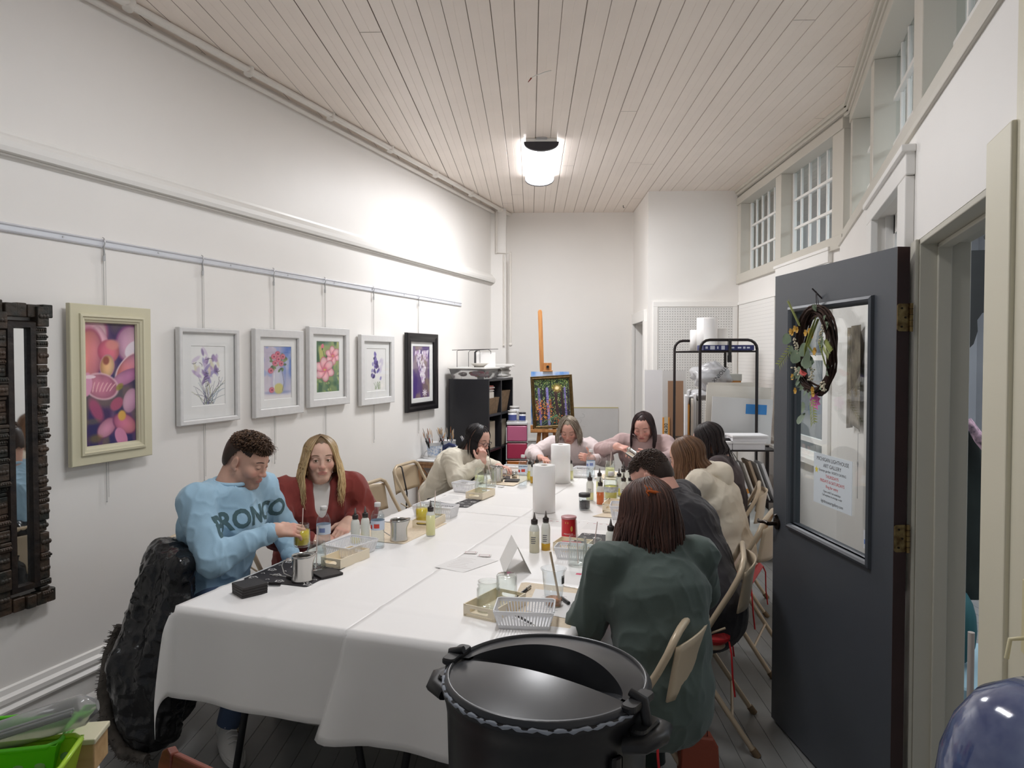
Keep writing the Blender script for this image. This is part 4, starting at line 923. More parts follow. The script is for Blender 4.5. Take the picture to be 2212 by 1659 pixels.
# ------------------------------------------------------------ easel with a framed forest painting
M_pine = wood('easel_pine', (196, 140, 84), (168, 110, 62), 5, .45, 2)
p = an(.17, 7.42); t = thing('easel', 'tall wooden studio easel near the back wall', 'easel', (p.x, p.y, 0), THB)
m = MB(); m.prism([(-.022, .3), (.022, .3), (.022, 2.11), (.012, 2.13), (-.012, 2.13), (-.022, 2.11)], -.012, .012, 0, Matrix.Rotation(radians(-2.0), 4, 'Y') @ Matrix.Rotation(pi/2, 4, 'X')); obj('mast', m, M_pine, t, bevel=.003)
m = MB(); m.rbox(-.04, .075-.03, -.04, -.012, 1.51, 1.585, .012, 3, 0, Matrix.Identity(4)); m.box(-.045, .055, -.05, .01, 1.495, 1.51); obj('top_clamp', m, M_pine, t, bevel=.003)
m = MB(); m.cyl((0.005, -.04, 1.545), (.005, -.06, 1.545), .014, n=12); obj('clamp_knob', m, M_fblack, t)
m = MB(); m.box(-.17, .27, -.10, -.02, .875, .895); m.box(-.17, .27, -.105, -.09, .88, .91); m.box(-.17, -.13, -.06, .0, .895, .945); obj('ledge', m, M_pine, t, bevel=.003)
for sx in (-1, 1):
    m = MB(); m.box(-.02, .02, -.012, .012, 0, .92, T=Matrix.Translation((sx*.17+.0, .0, 0)) @ Matrix.Rotation(-sx*radians(6), 4, 'Y')); obj('leg', m, M_pine, t, bevel=.003)
m = MB(); m.box(-.018, .018, -.012, .012, 0, 1.2, T=Matrix.Translation((0.0, .55, 0)) @ Matrix.Rotation(radians(25), 4, 'X')); obj('leg', m, M_pine, t, bevel=.003)
m = MB(); m.box(-.22, .22, -.02, .02, .25, .28); obj('stretcher', m, M_pine, t, bevel=.003)
ft = thing('framed_painting', 'bronze framed forest painting with a low sun standing on the easel', 'painting', (p+BU*.055-BV*.045)+Vector((0, 0, 1.185)), THB)
ft.rotation_euler = (Matrix.Rotation(THB, 3, 'Z') @ Matrix.Rotation(radians(-3), 3, 'X') @ Matrix.Rotation(radians(-3.4), 3, 'Y')).to_euler()
framed(.425, .54, [(0, .012), (0, -.018), (.006, -.026), (.016, -.022), (.024, -.03), (.034, -.02), (.037, -.008)], M_gold, ft, .35, .466, art_forest(), M_oil, False, False)
m = MB(); m.box(-.195, .195, -.004, .004, -.27, .27); o = obj('blue_canvas', m, [pm('sky_canvas', (70, 140, 216), .5, noise=(5, 1), c2=(226, 232, 240))]); tag(o, 'canvas with blue sky and clouds standing behind the forest painting', 'canvas', loc=(p+BU*.03-BV*.026)+Vector((0, 0, 1.225)), rz=THB)
# whiteboard-like panels leaning on the back wall
m = MB(); m.box(-.75, .30, -.012, 0, 0, .50); o = obj('wall_board', m, pm('pale_board', (214, 212, 210), .5, noise=(8, .03))); tag(o, 'large pale board with faint pencil drawing under a yellow batten on the back wall', 'board', loc=an(.76, 8.745, .53), rz=THB)
m = MB(); m.box(-.72, .30, -.014, -.012, .495, .508); obj('batten', m, pm('yellow_batten', (206, 196, 150), .6), o)
m = MB(); rs = random.Random(9)
for k in range(22):
    cx_, cz_ = rs.uniform(-.42, -.02), rs.uniform(.08, .42); r0 = rs.uniform(.02, .07); a0 = rs.uniform(0, 6)
    m.tube([(cx_+r0*cos(a0+q*.6), -.013, cz_+r0*sin(a0+q*.6)*.8) for q in range(8)], .0009, 3)
obj('pencil_sketch', m, pm('pencil_grey', (176, 172, 170), .8), o)
m = MB(); m.box(-.1, .14, -.02, 0, 0, .20); m.box(-.12, .16, -.03, 0, -.02, 0); tag(obj('wall_panel', m, M_trim), 'small white panel and ledge low on the back wall behind the easel', 'panel', loc=an(.0, 8.745, .65), rz=THB)

# ------------------------------------------------------------ wicker side table with brushes, kettle and iron
M_tan = wood('side_table_wood', (176, 136, 98), (150, 108, 74), 4, .5, 2)
t = thing('side_table', 'light wooden side table with lattice sides by the left wall', 'table', (-2.77, 6.18, 0))
for sx in (-1, 1):
    for sy in (-1, 1): m = MB(); m.box(sx*.235-.018, sx*.235+.018, sy*.19-.018, sy*.19+.018, 0, .66); obj('leg', m, M_tan, t, bevel=.003)
m = MB(); m.rbox(-.265, .265, -.22, .22, .66, .685, .01, 3, e=.004); m.box(-.22, .22, -.2, -.18, .625, .66); obj('top', m, M_tan, t)
m = MB(); m.box(-.22, .22, -.2, -.18, .47, .49)
for k in range(4):
    x = -.165+k*.11
    for sg in (-1, 1): m.box(-.006, .006, -.006, .006, -.085, .085, T=Matrix.Translation((x, -.19, .557)) @ Matrix.Rotation(sg*radians(40), 4, 'Y'))
obj('lattice', m, M_tan, t)
m = MB(); m.rbox(-.27, .27, -.23, .23, 0, .012, .03, 4, e=.003); tag(obj('white_tray', m, pm('tray_white', (222, 222, 222), .4)), 'thin white tray on the wooden side table', 'tray', loc=(-2.77, 6.18, .685))
def brush_pot(x, y, z, lab, n_, seed, tub):
    t = thing('brush_tub', lab, 'tub', (x, y, z)); m = MB()
    m.lathe([(0, 0), (.058, 0), (.068, .15), (.07, .152), (.066, .15), (.056, .006), (0, .006)], 20); obj('tub_body', m, tub, t)
    m = MB(); m.lathe([(.0600, .03), (.0665, .12)], 20); obj('tub_label', m, pm('tub_print', (150, 170, 200), .6, noise=(60, .6), c2=(222, 224, 226)), t)
    r = random.Random(seed)
    for k in range(n_):
        a = r.uniform(0, 6.28); rr_ = r.uniform(.01, .05); lean = r.uniform(.02, .10); L = r.uniform(.19, .27); w2 = r.uniform(.004, .012)
        q = thing('paintbrush', 'paintbrush standing bristles up in a tub on the side table', 'paintbrush', (x, y, z+.01), group='paintbrushes in the tubs on the side table')
        p0 = Vector((rr_*cos(a)*.7, rr_*sin(a)*.7, 0)); dv = Vector((cos(a)*lean, sin(a)*lean, L)); u_ = dv.normalized()
        m = MB(); m.tube([p0, p0+dv*.35, p0+dv*.7], [.003, .005, .0045], 6); obj('handle', m, [M_tan, M_fwhite, pm('handle_red', (150, 50, 44), .4), pm('handle_teal', (60, 90, 110), .4), M_fblack][r.randrange(5)], q)
        m = MB(); m.tube([p0+dv*.7, p0+dv*.82], [.0045, w2*.8], 6, flat=.5); obj('ferrule', m, M_steel, q)
        m = MB(); m.tube([p0+dv*.82, p0+dv*.92, p0+dv*1.05], [w2*.8, w2, w2*.35], 6, flat=.45); obj('bristles', m, [pm('bristle_brown', (150, 98, 60), .8), pm('bristle_tan', (196, 160, 120), .8), pm('bristle_grey', (160, 150, 140), .8)][r.randrange(3)], q)
brush_pot(-2.93, 6.12, .698, 'white printed tub of paintbrushes at the left of the side table', 13, 1, pm('tub_white', (220, 220, 220), .4))
brush_pot(-2.86, 6.30, .698, 'second tub of paintbrushes behind the printed one', 14, 2, pm('tub_white', (220, 220, 220), .4))
t = thing('kettle', 'shiny steel electric kettle on the side table', 'kettle', (-2.62, 6.30, .698))
m = MB(); m.lathe([(0, 0), (.085, 0), (.09, .02), (.088, .1), (.07, .19), (.055, .225), (.05, .235), (0, .24)], 28); obj('kettle_body', m, pm('polished_steel', (210, 210, 212), .12, 1), t)
m = MB(); m.lathe([(0, .24), (.03, .24), (.012, .25), (.012, .262), (0, .265)], 16); obj('kettle_lid_knob', m, M_fblack, t)
m = MB(); m.tube([(.045, .03, .21), (.09, .06, .2), (.11, .075, .14), (.095, .06, .07)], .011, 8); obj('kettle_handle', m, M_fblack, t)
m = MB(); m.tube([(-.07, -.02, .15), (-.1, -.03, .2)], [.02, .011], 8); obj('spout', m, pm('polished_steel', (210, 210, 212), .12, 1), t)
t = thing('iron', 'dark blue iron lying on the side table with its white cord', 'iron', (-2.72, 6.10, .698), radians(-10))
m = MB(); m.prism([(-.12, -.05), (.05, -.052), (.10, -.03), (.13, 0), (.10, .03), (.05, .052), (-.12, .05)], 0, .05, e=.008); obj('iron_body', m, pm('iron_navy', (34, 44, 84), .3), t)
m = MB(); m.tube([(-.11, 0, .04), (-.10, 0, .11), (-.05, 0, .135), (.02, 0, .12), (.06, 0, .045)], [.02, .022, .02, .02, .018], 10); obj('iron_handle', m, pm('iron_navy', (34, 44, 84), .3), t)
m = MB(); m.tube([(-.11, 0, .09), (-.2, -.03, .10), (-.28, -.06, .06), (-.30, -.08, .012), (-.22, -.1, .008), (-.12, -.09, .01)], .006, 8); obj('iron_cord', m, M_fwhite, t)

# ------------------------------------------------------------ tall black tube rack on the right with boards and boxes
M_tube = pm('black_tube', (44, 38, 38), .4, .4)
t = thing('tube_rack', 'tall rack of rounded black metal tube before the pegboard', 'rack', an(1.66, 6.6), THB)
def arch(uoff, v, w_, ztop):
    m = MB(); pts = [(uoff-w_/2, v, 0), (uoff-w_/2, v, ztop-.08)]
    for k in range(5): a = pi-k*pi/8; pts.append((uoff-w_/2+.08+.08*cos(a), v, ztop-.08+.08*sin(a)))
    for k in range(5): a = pi/2-k*pi/8; pts.append((uoff+w_/2-.08+.08*cos(a), v, ztop-.08+.08*sin(a)))
    pts += [(uoff+w_/2, v, ztop-.08), (uoff+w_/2, v, 0)]; m.tube(pts, .0125, 10); return m
obj('front_arch', arch(.04, -.35, .485, 1.792), M_tube, t); obj('back_arch', arch(-.03, .40, .485, 1.80), M_tube, t)
for v, uo in ((-.35, .04), (.40, -.03)): m = MB(); m.cyl((uo-.243, v, 1.693), (uo+.243, v, 1.693), .008, n=8); obj('crossbar', m, M_tube, t)
m = MB()
for k in range(9): xx = -.2+k*.05; m.cyl((xx+.04, -.35, 1.70), (xx-.03, .4, 1.70), .003, n=6)
obj('top_wires', m, M_tube, t)
m = MB(); m.box(.035, .06, -.37, -.33, 1.62, 1.80); m.box(.03, .065, -.36, -.34, 1.60, 1.66); obj('clip', m, M_fblack, t)
for z_ in (.42, .885): m = MB(); m.box(-.27, .28, -.32, .37, z_-.01, z_); obj('rack_shelf', m, M_tube, t)
T0 = an(1.66, 6.6)
def rk(du, dv, z): return an(1.66+du, 6.6+dv, z)
# things on the rack's top
def roll(lab, loc, r_, h_, core=.02, name='paper_towel_roll', flap=False):
    t = thing(name, lab, 'paper roll', loc); m = MB(); m.lathe([(core, 0), (r_, 0), (r_, h_), (core, h_), (core, 0)], 36); obj('paper', m, pm('tissue_white', (240, 238, 236), .85, bump=(60, .15, .002), sss=.05), t)
    m = MB(); m.lathe([(core*.98, .001), (core*.98, h_-.001), (core*.9, h_-.001), (core*.9, .001), (core*.98, .001)], 24); obj('core', m, pm('card_core', (150, 132, 110), .8), t)
    if flap:
        m = MB(); m.grid(lambda a, b: (r_*cos(-1.8+1.0*a)*(1+.02+.25*(1-b)*a), r_*sin(-1.8+1.0*a)*(1.02+.35*(1-b)*a), .02+(h_-.03)*b), 10, 6); obj('loose_sheet', m, pm('tissue_white', (240, 238, 236), .85), t)
    return t
roll('paper roll with loose flap standing on the tube rack', rk(.0, .25, 1.703), .095, .31, flap=True)
roll('shorter paper roll on the rack behind the flapping one', rk(.15, .33, 1.703), .06, .21)
roll('paper roll half hidden at the left of the flapping one', rk(-.10, .33, 1.703), .04, .20)
t = thing('blue_carton', 'flat dark blue printed carton on top of the tube rack', 'box', rk(.04, -.24, 1.703), THB)
m = MB(); m.box(-.215, .215, -.12, .12, 0, .045); obj('carton_body', m, pm('carton_navy', (40, 46, 100), .5), t, bevel=.002)
m = MB()
for (x, w_, h_) in ((-.19, .02, .02), (-.14, .04, .032), (-.095, .012, .022), (-.05, .03, .034), (.02, .05, .014), (.09, .03, .014), (.13, .02, .018), (.165, .025, .014)): m.box(x-w_/2, x+w_/2, -.1215, -.1205, .0225-h_/2, .0225+h_/2)
obj('carton_print', m, pm('carton_print_white', (196, 200, 214), .5), t)
# boards leaning behind and beside the rack, standing on its low shelf or the floor
def board(lab, p0, w_, h_, mat_, lean=0, rz=0, th=.01, tilt=0, name='mount_board', cat='board', child=None):
    m = MB(); m.box(-w_/2, w_/2, -th/2, th/2, 0, h_); o = obj(name, m, mat_); tag(o, lab, cat)
    o.location = p0; o.rotation_euler = (Matrix.Rotation(THB+rz, 3, 'Z') @ Matrix.Rotation(lean, 3, 'X') @ Matrix.Rotation(tilt, 3, 'Y')).to_euler(); return o
M_bw = pm('board_white', (224, 223, 224), .6); M_bw2 = pm('board_greywhite', (212, 211, 209), .5); M_kb = pm('brown_board', (160, 126, 100), .7); M_or = pm('orange_board', (222, 152, 70), .6); M_bc = pm('board_cream', (226, 220, 210), .6)
board('large blank white board standing left of the tube rack', an(1.245, 7.30, .0), .18, 1.515, M_bw, -.03)
board('white board with folded edge behind the brown sheet', an(1.44, 7.24, .0), .235, 1.51, M_bw2, -.03)
board('brown board leaning in front of the white ones', an(1.43, 7.13, .0), .15, 1.41, M_kb, -.02)
b_ = board('orange size-marked board under the white ones', an(1.335, 7.12, .0), .07, 1.05, M_or, -.02)
m = MB(); m.box(-.018, .018, -.0065, -.0055, .86, 1.06); lb = obj('size_label', m, pm('size_label_grey', (206, 200, 180), .6), b_)
obj('size_text', text_mesh('24x30', .05, Matrix.Translation((0, -.0068, .93)) @ Matrix.Rotation(pi/2, 4, 'X') @ Matrix.Rotation(pi/2, 4, 'Z')), M_fblack, lb)
for k, (du, h_, mt, nm) in enumerate(((-.14, 1.30, M_bw, 'white'), (-.125, 1.22, M_or, 'orange'), (-.10, 1.27, M_bc, 'cream'), (-.08, 1.31, M_bw, 'white'), (-.06, 1.25, M_bw2, 'greyish'), (-.045, 1.32, M_bc, 'cream'), (-.10, 1.34, M_bw, 'tall white'))):
    board('%s board edge in the row left of the rack, %s from the left' % (nm, 'first second third fourth fifth sixth seventh'.split()[k]), rk(du*1.7-.02, -.05+.03*k, .0), .30, h_-.0, mt, 0, radians(80-k), .022, tilt=0)
b_ = board('large grey-white board with a blue label in the tube rack', rk(.16, -.30, .905), .52, .385, pm('board_grey', (208, 207, 206), .35), -.02, th=.012, tilt=radians(3))
m = MB(); m.box(.03, .21, -.0075, -.0065, .25, .335); obj('blue_label', m, pm('label_blue', (58, 130, 196), .5), b_)
board('tall cream board behind the blue-labelled one', rk(.14, -.24, .89), .56, .50, M_bc, -.03, th=.012, tilt=radians(3))
board('cream sheet with notched corner at the back of the rack', rk(.12, -.18, .89), .42, .53, M_bc, -.03, th=.008)
closedbox('shoebox', 'orange and grey box at the back of the rack', 'box', *rk(.14, .0, .89).xyz, THB, .20, .2, .60, pm('box_grey_card', (190, 188, 180), .6)) if 0 else None
t = thing('orange_box', 'orange-fronted box with a grey lid behind the boards on the rack', 'box', rk(.15, .10, .89), THB)
m = MB(); m.box(-.1, .1, -.1, .1, 0, .54); obj('box_body', m, pm('box_orange', (196, 134, 70), .6), t); m = MB(); m.box(-.105, .105, -.105, .105, .54, .60); obj('box_lid', m, pm('box_lid_grey', (186, 184, 176), .6), t)
# crumpled clear bags
def blob(name, lab, cat, loc, sx, sy, sz, mat_, seed, amp=.25, n=40, rz=0, fq=3.):
    r = random.Random(seed); ph = [r.uniform(0, 6) for _ in range(9)]
    m = MB()
    def f(u_, v_):
        a = u_*2*pi; b = (v_-.5)*pi*.998
        x, y, z = cos(b)*cos(a), cos(b)*sin(a), sin(b)
        k = 1+amp*(.55*(1-abs(sin(fq*.8*x+1.6*z+ph[0])))+.5*(1-abs(sin(fq*y+2*x+ph[1])))+.35*(1-abs(sin(fq*1.7*z+ph[2]+2.5*y)))-.5+.12*sin(fq*2.9*x+ph[4]+4*z))
        return (x*k*sx, y*k*sy, sz+z*k*sz)
    m.grid(f, n, n//2, cu=True); return tag(obj(name, m, mat_), lab, cat, None, loc, rz)
M_bag = pm('plastic_bag', (226, 226, 228), .15, trans=.35, bump=(14, .6, .02)); M_bag2 = pm('trash_bag_white', (206, 210, 208), .3, bump=(10, .5, .03))
bg = blob('plastic_bag', 'crumpled clear bag with black print heaped on the boards', 'bag', rk(-.02, .02, 1.34), .17, .12, .12, M_bag, 4, .5, rz=THB)
obj('bag_print', text_mesh('XNIOLIS', .05, Matrix.Translation((.05, -.14, .15)) @ Matrix.Rotation(radians(-50), 4, 'Y') @ Matrix.Rotation(pi/2, 4, 'X')), M_fblack, bg)
blob('plastic_bag', 'flattened clear bag lying below the printed one', 'bag', rk(-.05, .05, 1.25), .17, .12, .05, M_bag, 11, .35, rz=THB)
# low black shelf in front with reams of paper and leaning pads
t = thing('metal_shelf', 'low black metal shelf carrying paper boxes in front of the tube rack', 'shelf', an(1.75, 6.02), THB)
for z_ in (.472, .888): m = MB(); m.box(-.27, .26, -.12, .12, z_-.012, z_); obj('shelf_board', m, M_tube, t)
for sx in (-.26, .25):
    for sy in (-.115, .115): m = MB(); m.box(sx-.012, sx+.012, sy-.012, sy+.012, 0, .90); obj('post', m, M_tube, t)
S0 = lambda du, dv, z: an(1.75+du, 6.02+dv, z)
for k, (du, z_, w_, h_, lab) in enumerate(((.03, .889, .26, .065, 'lower white paper box at the right of the black shelf'), (.04, .955, .28, .05, 'upper white paper box, its lid ajar, at the right of the black shelf'), (-.16, .889, .11, .065, 'small white box left of the paper boxes'))):
    t = thing('paper_box', lab, 'box', S0(du, 0, z_), THB); m = MB(); m.box(-w_/2, w_/2, -.10, .10, 0, h_-.012); obj('box_body', m, M_box if 0 else pm('ream_white', (218, 216, 218), .6), t)
    m = MB(); m.box(-w_/2-.008, w_/2+.008, -.108, .108, h_-.014, h_, T=Matrix.Rotation(.03*(k == 1), 4, 'Z')); obj('box_lid', m, pm('ream_lid', (228, 226, 226), .6), t)
m = MB(); m.rbox(-.045, .045, -.02, .02, 0, .02, .008, 3, e=.003); tag(obj('stapler', m, M_fblack), 'black stapler on the small white box', 'stapler', loc=S0(-.15, -.02, .956), rz=THB)
pads = [(-.25, .37, .03, M_kb, 'brown'), (-.21, .355, .012, M_kb, 'thin brown'), (-.175, .33, .02, M_bw, 'white'), (-.14, .33, .018, pm('pad_green', (92, 112, 106), .6), 'green'), (-.11, .33, .02, M_bw, 'white orange-labelled'), (-.075, .32, .012, M_bc, 'cream'), (-.04, .34, .02, pm('pad_tan', (176, 156, 134), .6), 'tan'), (.0, .32, .01, M_bw2, 'greyish'), (.03, .32, .02, M_bw, 'thick white')]
for k, (du, h_, th, mt, nm) in enumerate(pads):
    o = board('%s pad leaning on the lower black shelf, %s from the left' % (nm, 'first second third fourth fifth sixth seventh eighth ninth'.split()[k]), S0(du+.10+.015*k, 0, .475), .20, h_, mt, radians(0), pi/2, th, name='drawing_pad', cat='pad')
    o.rotation_euler = (Matrix.Rotation(THB, 3, 'Z') @ Matrix.Rotation(radians(-20), 3, 'Y') @ Matrix.Rotation(pi/2, 3, 'Z')).to_euler()
    if k == 4:
        m = MB(); m.box(-.101, -.1005, -.009, .009, .24, .29); m.box(-.101, -.1005, -.009, .009, .06, .10); obj('orange_label', m, M_or, o)
blob('trash_bag', 'white translucent bag bulging on the floor under the black shelf', 'bag', S0(.10, -.03, .005), .22, .17, .20, M_bag2, 3, .3, rz=THB)
# ------------------------------------------------------------ cord on the floor along the left wall
m = MB(); m.tube([(LX+.085, -.2+k*.5, .012) for k in range(15)], .005, 8); tag(obj('floor_cord', m, M_fwhite), 'thin cord running along the foot of the left wall', 'cord')
# ------------------------------------------------------------ things on the tables
TZ = .7425
M_glass = glassm('jar_glass', (252, 254, 253), .02, edge=.85, base=.06); M_clear = glassm('clear_bottle_plastic', (250, 252, 253), .06, edge=.5, base=.05)
M_stl = pm('brushed_steel', (196, 194, 190), .22, 1); M_trayc = pm('cream_tray', (240, 228, 204), .55); M_bask = pm('basket_white', (234, 234, 236), .4)
M_sqz = pm('squeeze_bottle_plastic', (240, 241, 234), .35, trans=.2, ior=1.2); M_cap = pm('dark_cap', (46, 38, 36), .4); M_nozz = pm('nozzle', (110, 104, 100), .4)
M_oily = pm('oil_yellow', (240, 230, 120), .2, trans=.15); M_oil2 = pm('oil_pale', (242, 240, 180), .25, trans=.1); M_amber = pm('oil_amber', (220, 116, 62), .25, trans=.1)
M_mat = pm('beige_woven_mat', (228, 212, 188), .8, noise=(70, .1), bump=(90, .25, .003)); M_bmat = pm('black_mat', (40, 36, 40), .6)
M_coast = pm('black_slate', (48, 44, 44), .55); M_doodle = pm('mat_print_white', (220, 218, 216), .6); M_bwater = pm('bottle_label', (206, 216, 232), .4)
def jar(loc, lab, liquid=None, straw=None, r_=.038, h_=.115, up=True, lr=.5):
    t = thing('glass_jar', lab, 'jar', loc)
    prof = [(0, .0), (r_*.9, 0), (r_, .006), (r_, h_*.74), (r_*.86, h_*.82), (r_*.86, h_*.86), (r_*.93, h_*.87), (r_*.93, h_*.89), (r_*.88, h_*.9), (r_*.88, h_*.98), (r_*.9, h_), (r_*.82, h_),
            (r_*.80, h_*.84), (r_*.93, h_*.74), (r_*.93, .010), (r_*.8, .007), (0, .007)]
    if not up: prof = [(a, h_-b) for a, b in reversed(prof)]
    m = MB(); m.lathe(prof, 28); obj('jar_glass', m, M_glass, t)
    if liquid: m = MB(); m.lathe([(0, .0075), (r_*.925, .0105), (r_*.925, h_*lr), (0, h_*lr)], 24); obj('liquid', m, liquid, t)
    if straw: m = MB(); dx, dy = straw; m.tube([(-dx*.3, -dy*.3, .012), (dx, dy, h_*1.55)], .0022, 6); obj('stir_stick', m, pm('stick_pink', (226, 206, 200), .5), t)
    return t
def squeeze(loc, lab, liq=M_oil2, lv=.9, h_=.12, r_=.0215, print_=False):
    t = thing('squeeze_bottle', lab, 'bottle', loc)
    m = MB(); m.lathe([(0, 0), (r_*.92, 0), (r_, .004), (r_, h_*.80), (r_*.85, h_*.92), (r_*.5, h_), (0, h_)], 24); obj('bottle_body', m, M_sqz, t)
    if liq: m = MB(); m.lathe([(0, .002), (r_*1.004, .004), (r_*1.004, h_*lv*.8), (0, h_*lv*.8)], 24); obj('liquid', m, liq, t)
    m = MB(); m.lathe([(0, h_), (r_*.68, h_), (r_*.68, h_+.018), (r_*.4, h_+.022), (0, h_+.022)], 20); obj('cap', m, M_cap, t)
    m = MB(); m.lathe([(0, h_+.022), (r_*.34, h_+.022), (r_*.22, h_+.035), (r_*.1, h_+.052), (0, h_+.053)], 14); obj('nozzle', m, M_nozz, t)
    if print_:
        m = MB()
        for k in range(4):
            z = h_*.35+k*.009; a0, a1 = -2.0, -1.1+.1*(k % 2); m.add([((r_+.0006)*cos(a0+(a1-a0)*q/5), (r_+.0006)*sin(a0+(a1-a0)*q/5), z+dz) for dz in (0, .0035) for q in range(6)], [(q, q+1, q+7, q+6) for q in range(5)])
        obj('print', m, pm('bottle_print', (96, 96, 104), .6), t)
    return t
def water(loc, lab, lv=.0, red=False):
    t = thing('water_bottle', lab, 'bottle', loc); r_ = .0325; h_ = .205
    prof = [(0, .004), (.012, .002), (.026, 0), (.031, .006)]
    for k in range(5): z = .015+k*.014; prof += [(r_, z), (r_*.93, z+.007)]
    prof += [(r_, .09), (r_, .135), (r_*.97, .15), (.024, .172), (.0135, .185), (.0135, .192), (.016, .193), (.016, .195), (.0125, .196), (.0125, .2)]
    m = MB(); m.lathe(prof, 28); obj('bottle_body', m, M_clear, t)
    m = MB(); m.lathe([(0, .006), (.028, .008)]+[(r_*.91, .02+k*.014) for k in range(5)]+[(r_*.96, .09), (r_*.96, .155 if lv > .5 else .115), (0, .155 if lv > .5 else .115)], 20); obj('water', m, glassm('water', (246, 250, 252), .0, edge=.3, base=.02), t)
    m = MB(); m.lathe([(r_*1.01, .088), (r_*1.01, .132)], 28); lb = obj('label', m, M_bwater, t)
    m = MB()
    for a0, a1, z0, z1 in ((-2.6, -1.9, .094, .112), (-1.6, -.8, .098, .118)): m.add([(r_*1.02*cos(a0+(a1-a0)*q/6), r_*1.02*sin(a0+(a1-a0)*q/6), z) for z in (z0, z1) for q in range(7)], [(q, q+1, q+8, q+7) for q in range(6)])
    obj('label_print', m, pm('label_red', (206, 70, 60), .5) if red else pm('label_navy', (120, 136, 186), .5), lb)
    m = MB(); m.lathe([(0, .2145), (.0142, .2145), (.015, .213), (.015, .196), (.0135, .196)], 24); obj('cap', m, M_fwhite, t)
    return t
def pitcher(loc, lab, rz=0, s=1.):
    t = thing('milk_pitcher', lab, 'pitcher', loc, rz); r_, h_ = .043*s, .105*s; n = 32
    def f(u_, v_):
        a = u_*2*pi; zz = v_; rr_ = r_*(1.0-.05*sin(pi*zz)*1.0-.04*zz); sp = max(0, cos(a))**12*.016*max(0, zz-.6)/.4*s
        return ((rr_+sp)*cos(a), (rr_+sp)*sin(a)*1, h_*zz+max(0, cos(a))**8*.006*s*(zz > .95))
    m = MB(); m.grid(f, n, 14, cu=True); m.lathe([(0, 0), (r_, 0)], n); obj('pitcher_body', m, M_stl, t, solid=.0015)
    m = MB(); m.tube([(-r_*.95, 0, h_*.85), (-r_*1.7, 0, h_*.88), (-r_*1.9, 0, h_*.7), (-r_*1.7, 0, h_*.4), (-r_*1.0, 0, h_*.22)], .0045*s, 8, flat=.5); obj('handle', m, M_stl, t)
    return t
def tray(loc, lab, w_, d_, rz=0, h_=.042):
    # w_ along x (the ends with handle slots), d_ along y
    t = thing('cream_tray', lab, 'tray', loc, rz); m = MB(); th = .004
    m.box(-w_/2, w_/2, -d_/2, d_/2, 0, th)
    for sx in (-1, 1): m.box(sx*w_/2-(th if sx > 0 else 0), sx*w_/2+(0 if sx > 0 else th), -d_/2, d_/2, th, h_)
    for sy in (-1, 1):   # ends with an oval slot
        y0, y1 = (sy*d_/2-th, sy*d_/2) if sy > 0 else (-d_/2, -d_/2+th)
        sw_, sz0, sz1 = w_*.24, h_*.42, h_*.74; k = 6
        slot = [(sw_+(sz1-sz0)/2*cos(a), (sz0+sz1)/2+(sz1-sz0)/2*sin(a)) for a in [(-pi/2+pi*i/k) for i in range(k+1)]]+[(-sw_+(sz1-sz0)/2*cos(a), (sz0+sz1)/2+(sz1-sz0)/2*sin(a)) for a in [(pi/2+pi*i/k) for i in range(k+1)]]
        outer = []
        for (x, z) in slot:   # push each slot point out to the rectangle
            ex = w_/2-th; dx, dz = x, z-(sz0+sz1)/2; zc = (sz0+sz1)/2
            sc = min(ex/abs(dx) if abs(dx) > 1e-6 else 1e9, ((h_-zc) if dz > 0 else (zc-th))/abs(dz) if abs(dz) > 1e-6 else 1e9)
            outer.append((dx*sc, zc+dz*sc))
        n = len(slot); vs = [(x, y, z) for y in (y0, y1) for x, z in slot+outer]
        fs = []
        for i in range(n):
            j = (i+1) % n; fs += [(i, j, n+j, n+i), (2*n+i, 3*n+i, 3*n+j, 2*n+j), (i, 2*n+i, 2*n+j, j), (n+i, n+j, 3*n+j, 3*n+i)]
        m.add(vs, fs)
        y0 += .0005; y1 -= .0005   # thin rails fill the corners beyond the fan
        m.box(-w_/2, w_/2, y0, y1, h_-.006, h_-.0003); m.box(-w_/2+.001, w_/2-.001, y0, y1, th-.001, th+.006); m.box(-w_/2+.0015, -w_/2+th+.006, y0, y1, th, h_-.0006); m.box(w_/2-th-.006, w_/2-.0015, y0, y1, th, h_-.0006)
    obj('tray_body', m, M_trayc, t); return t
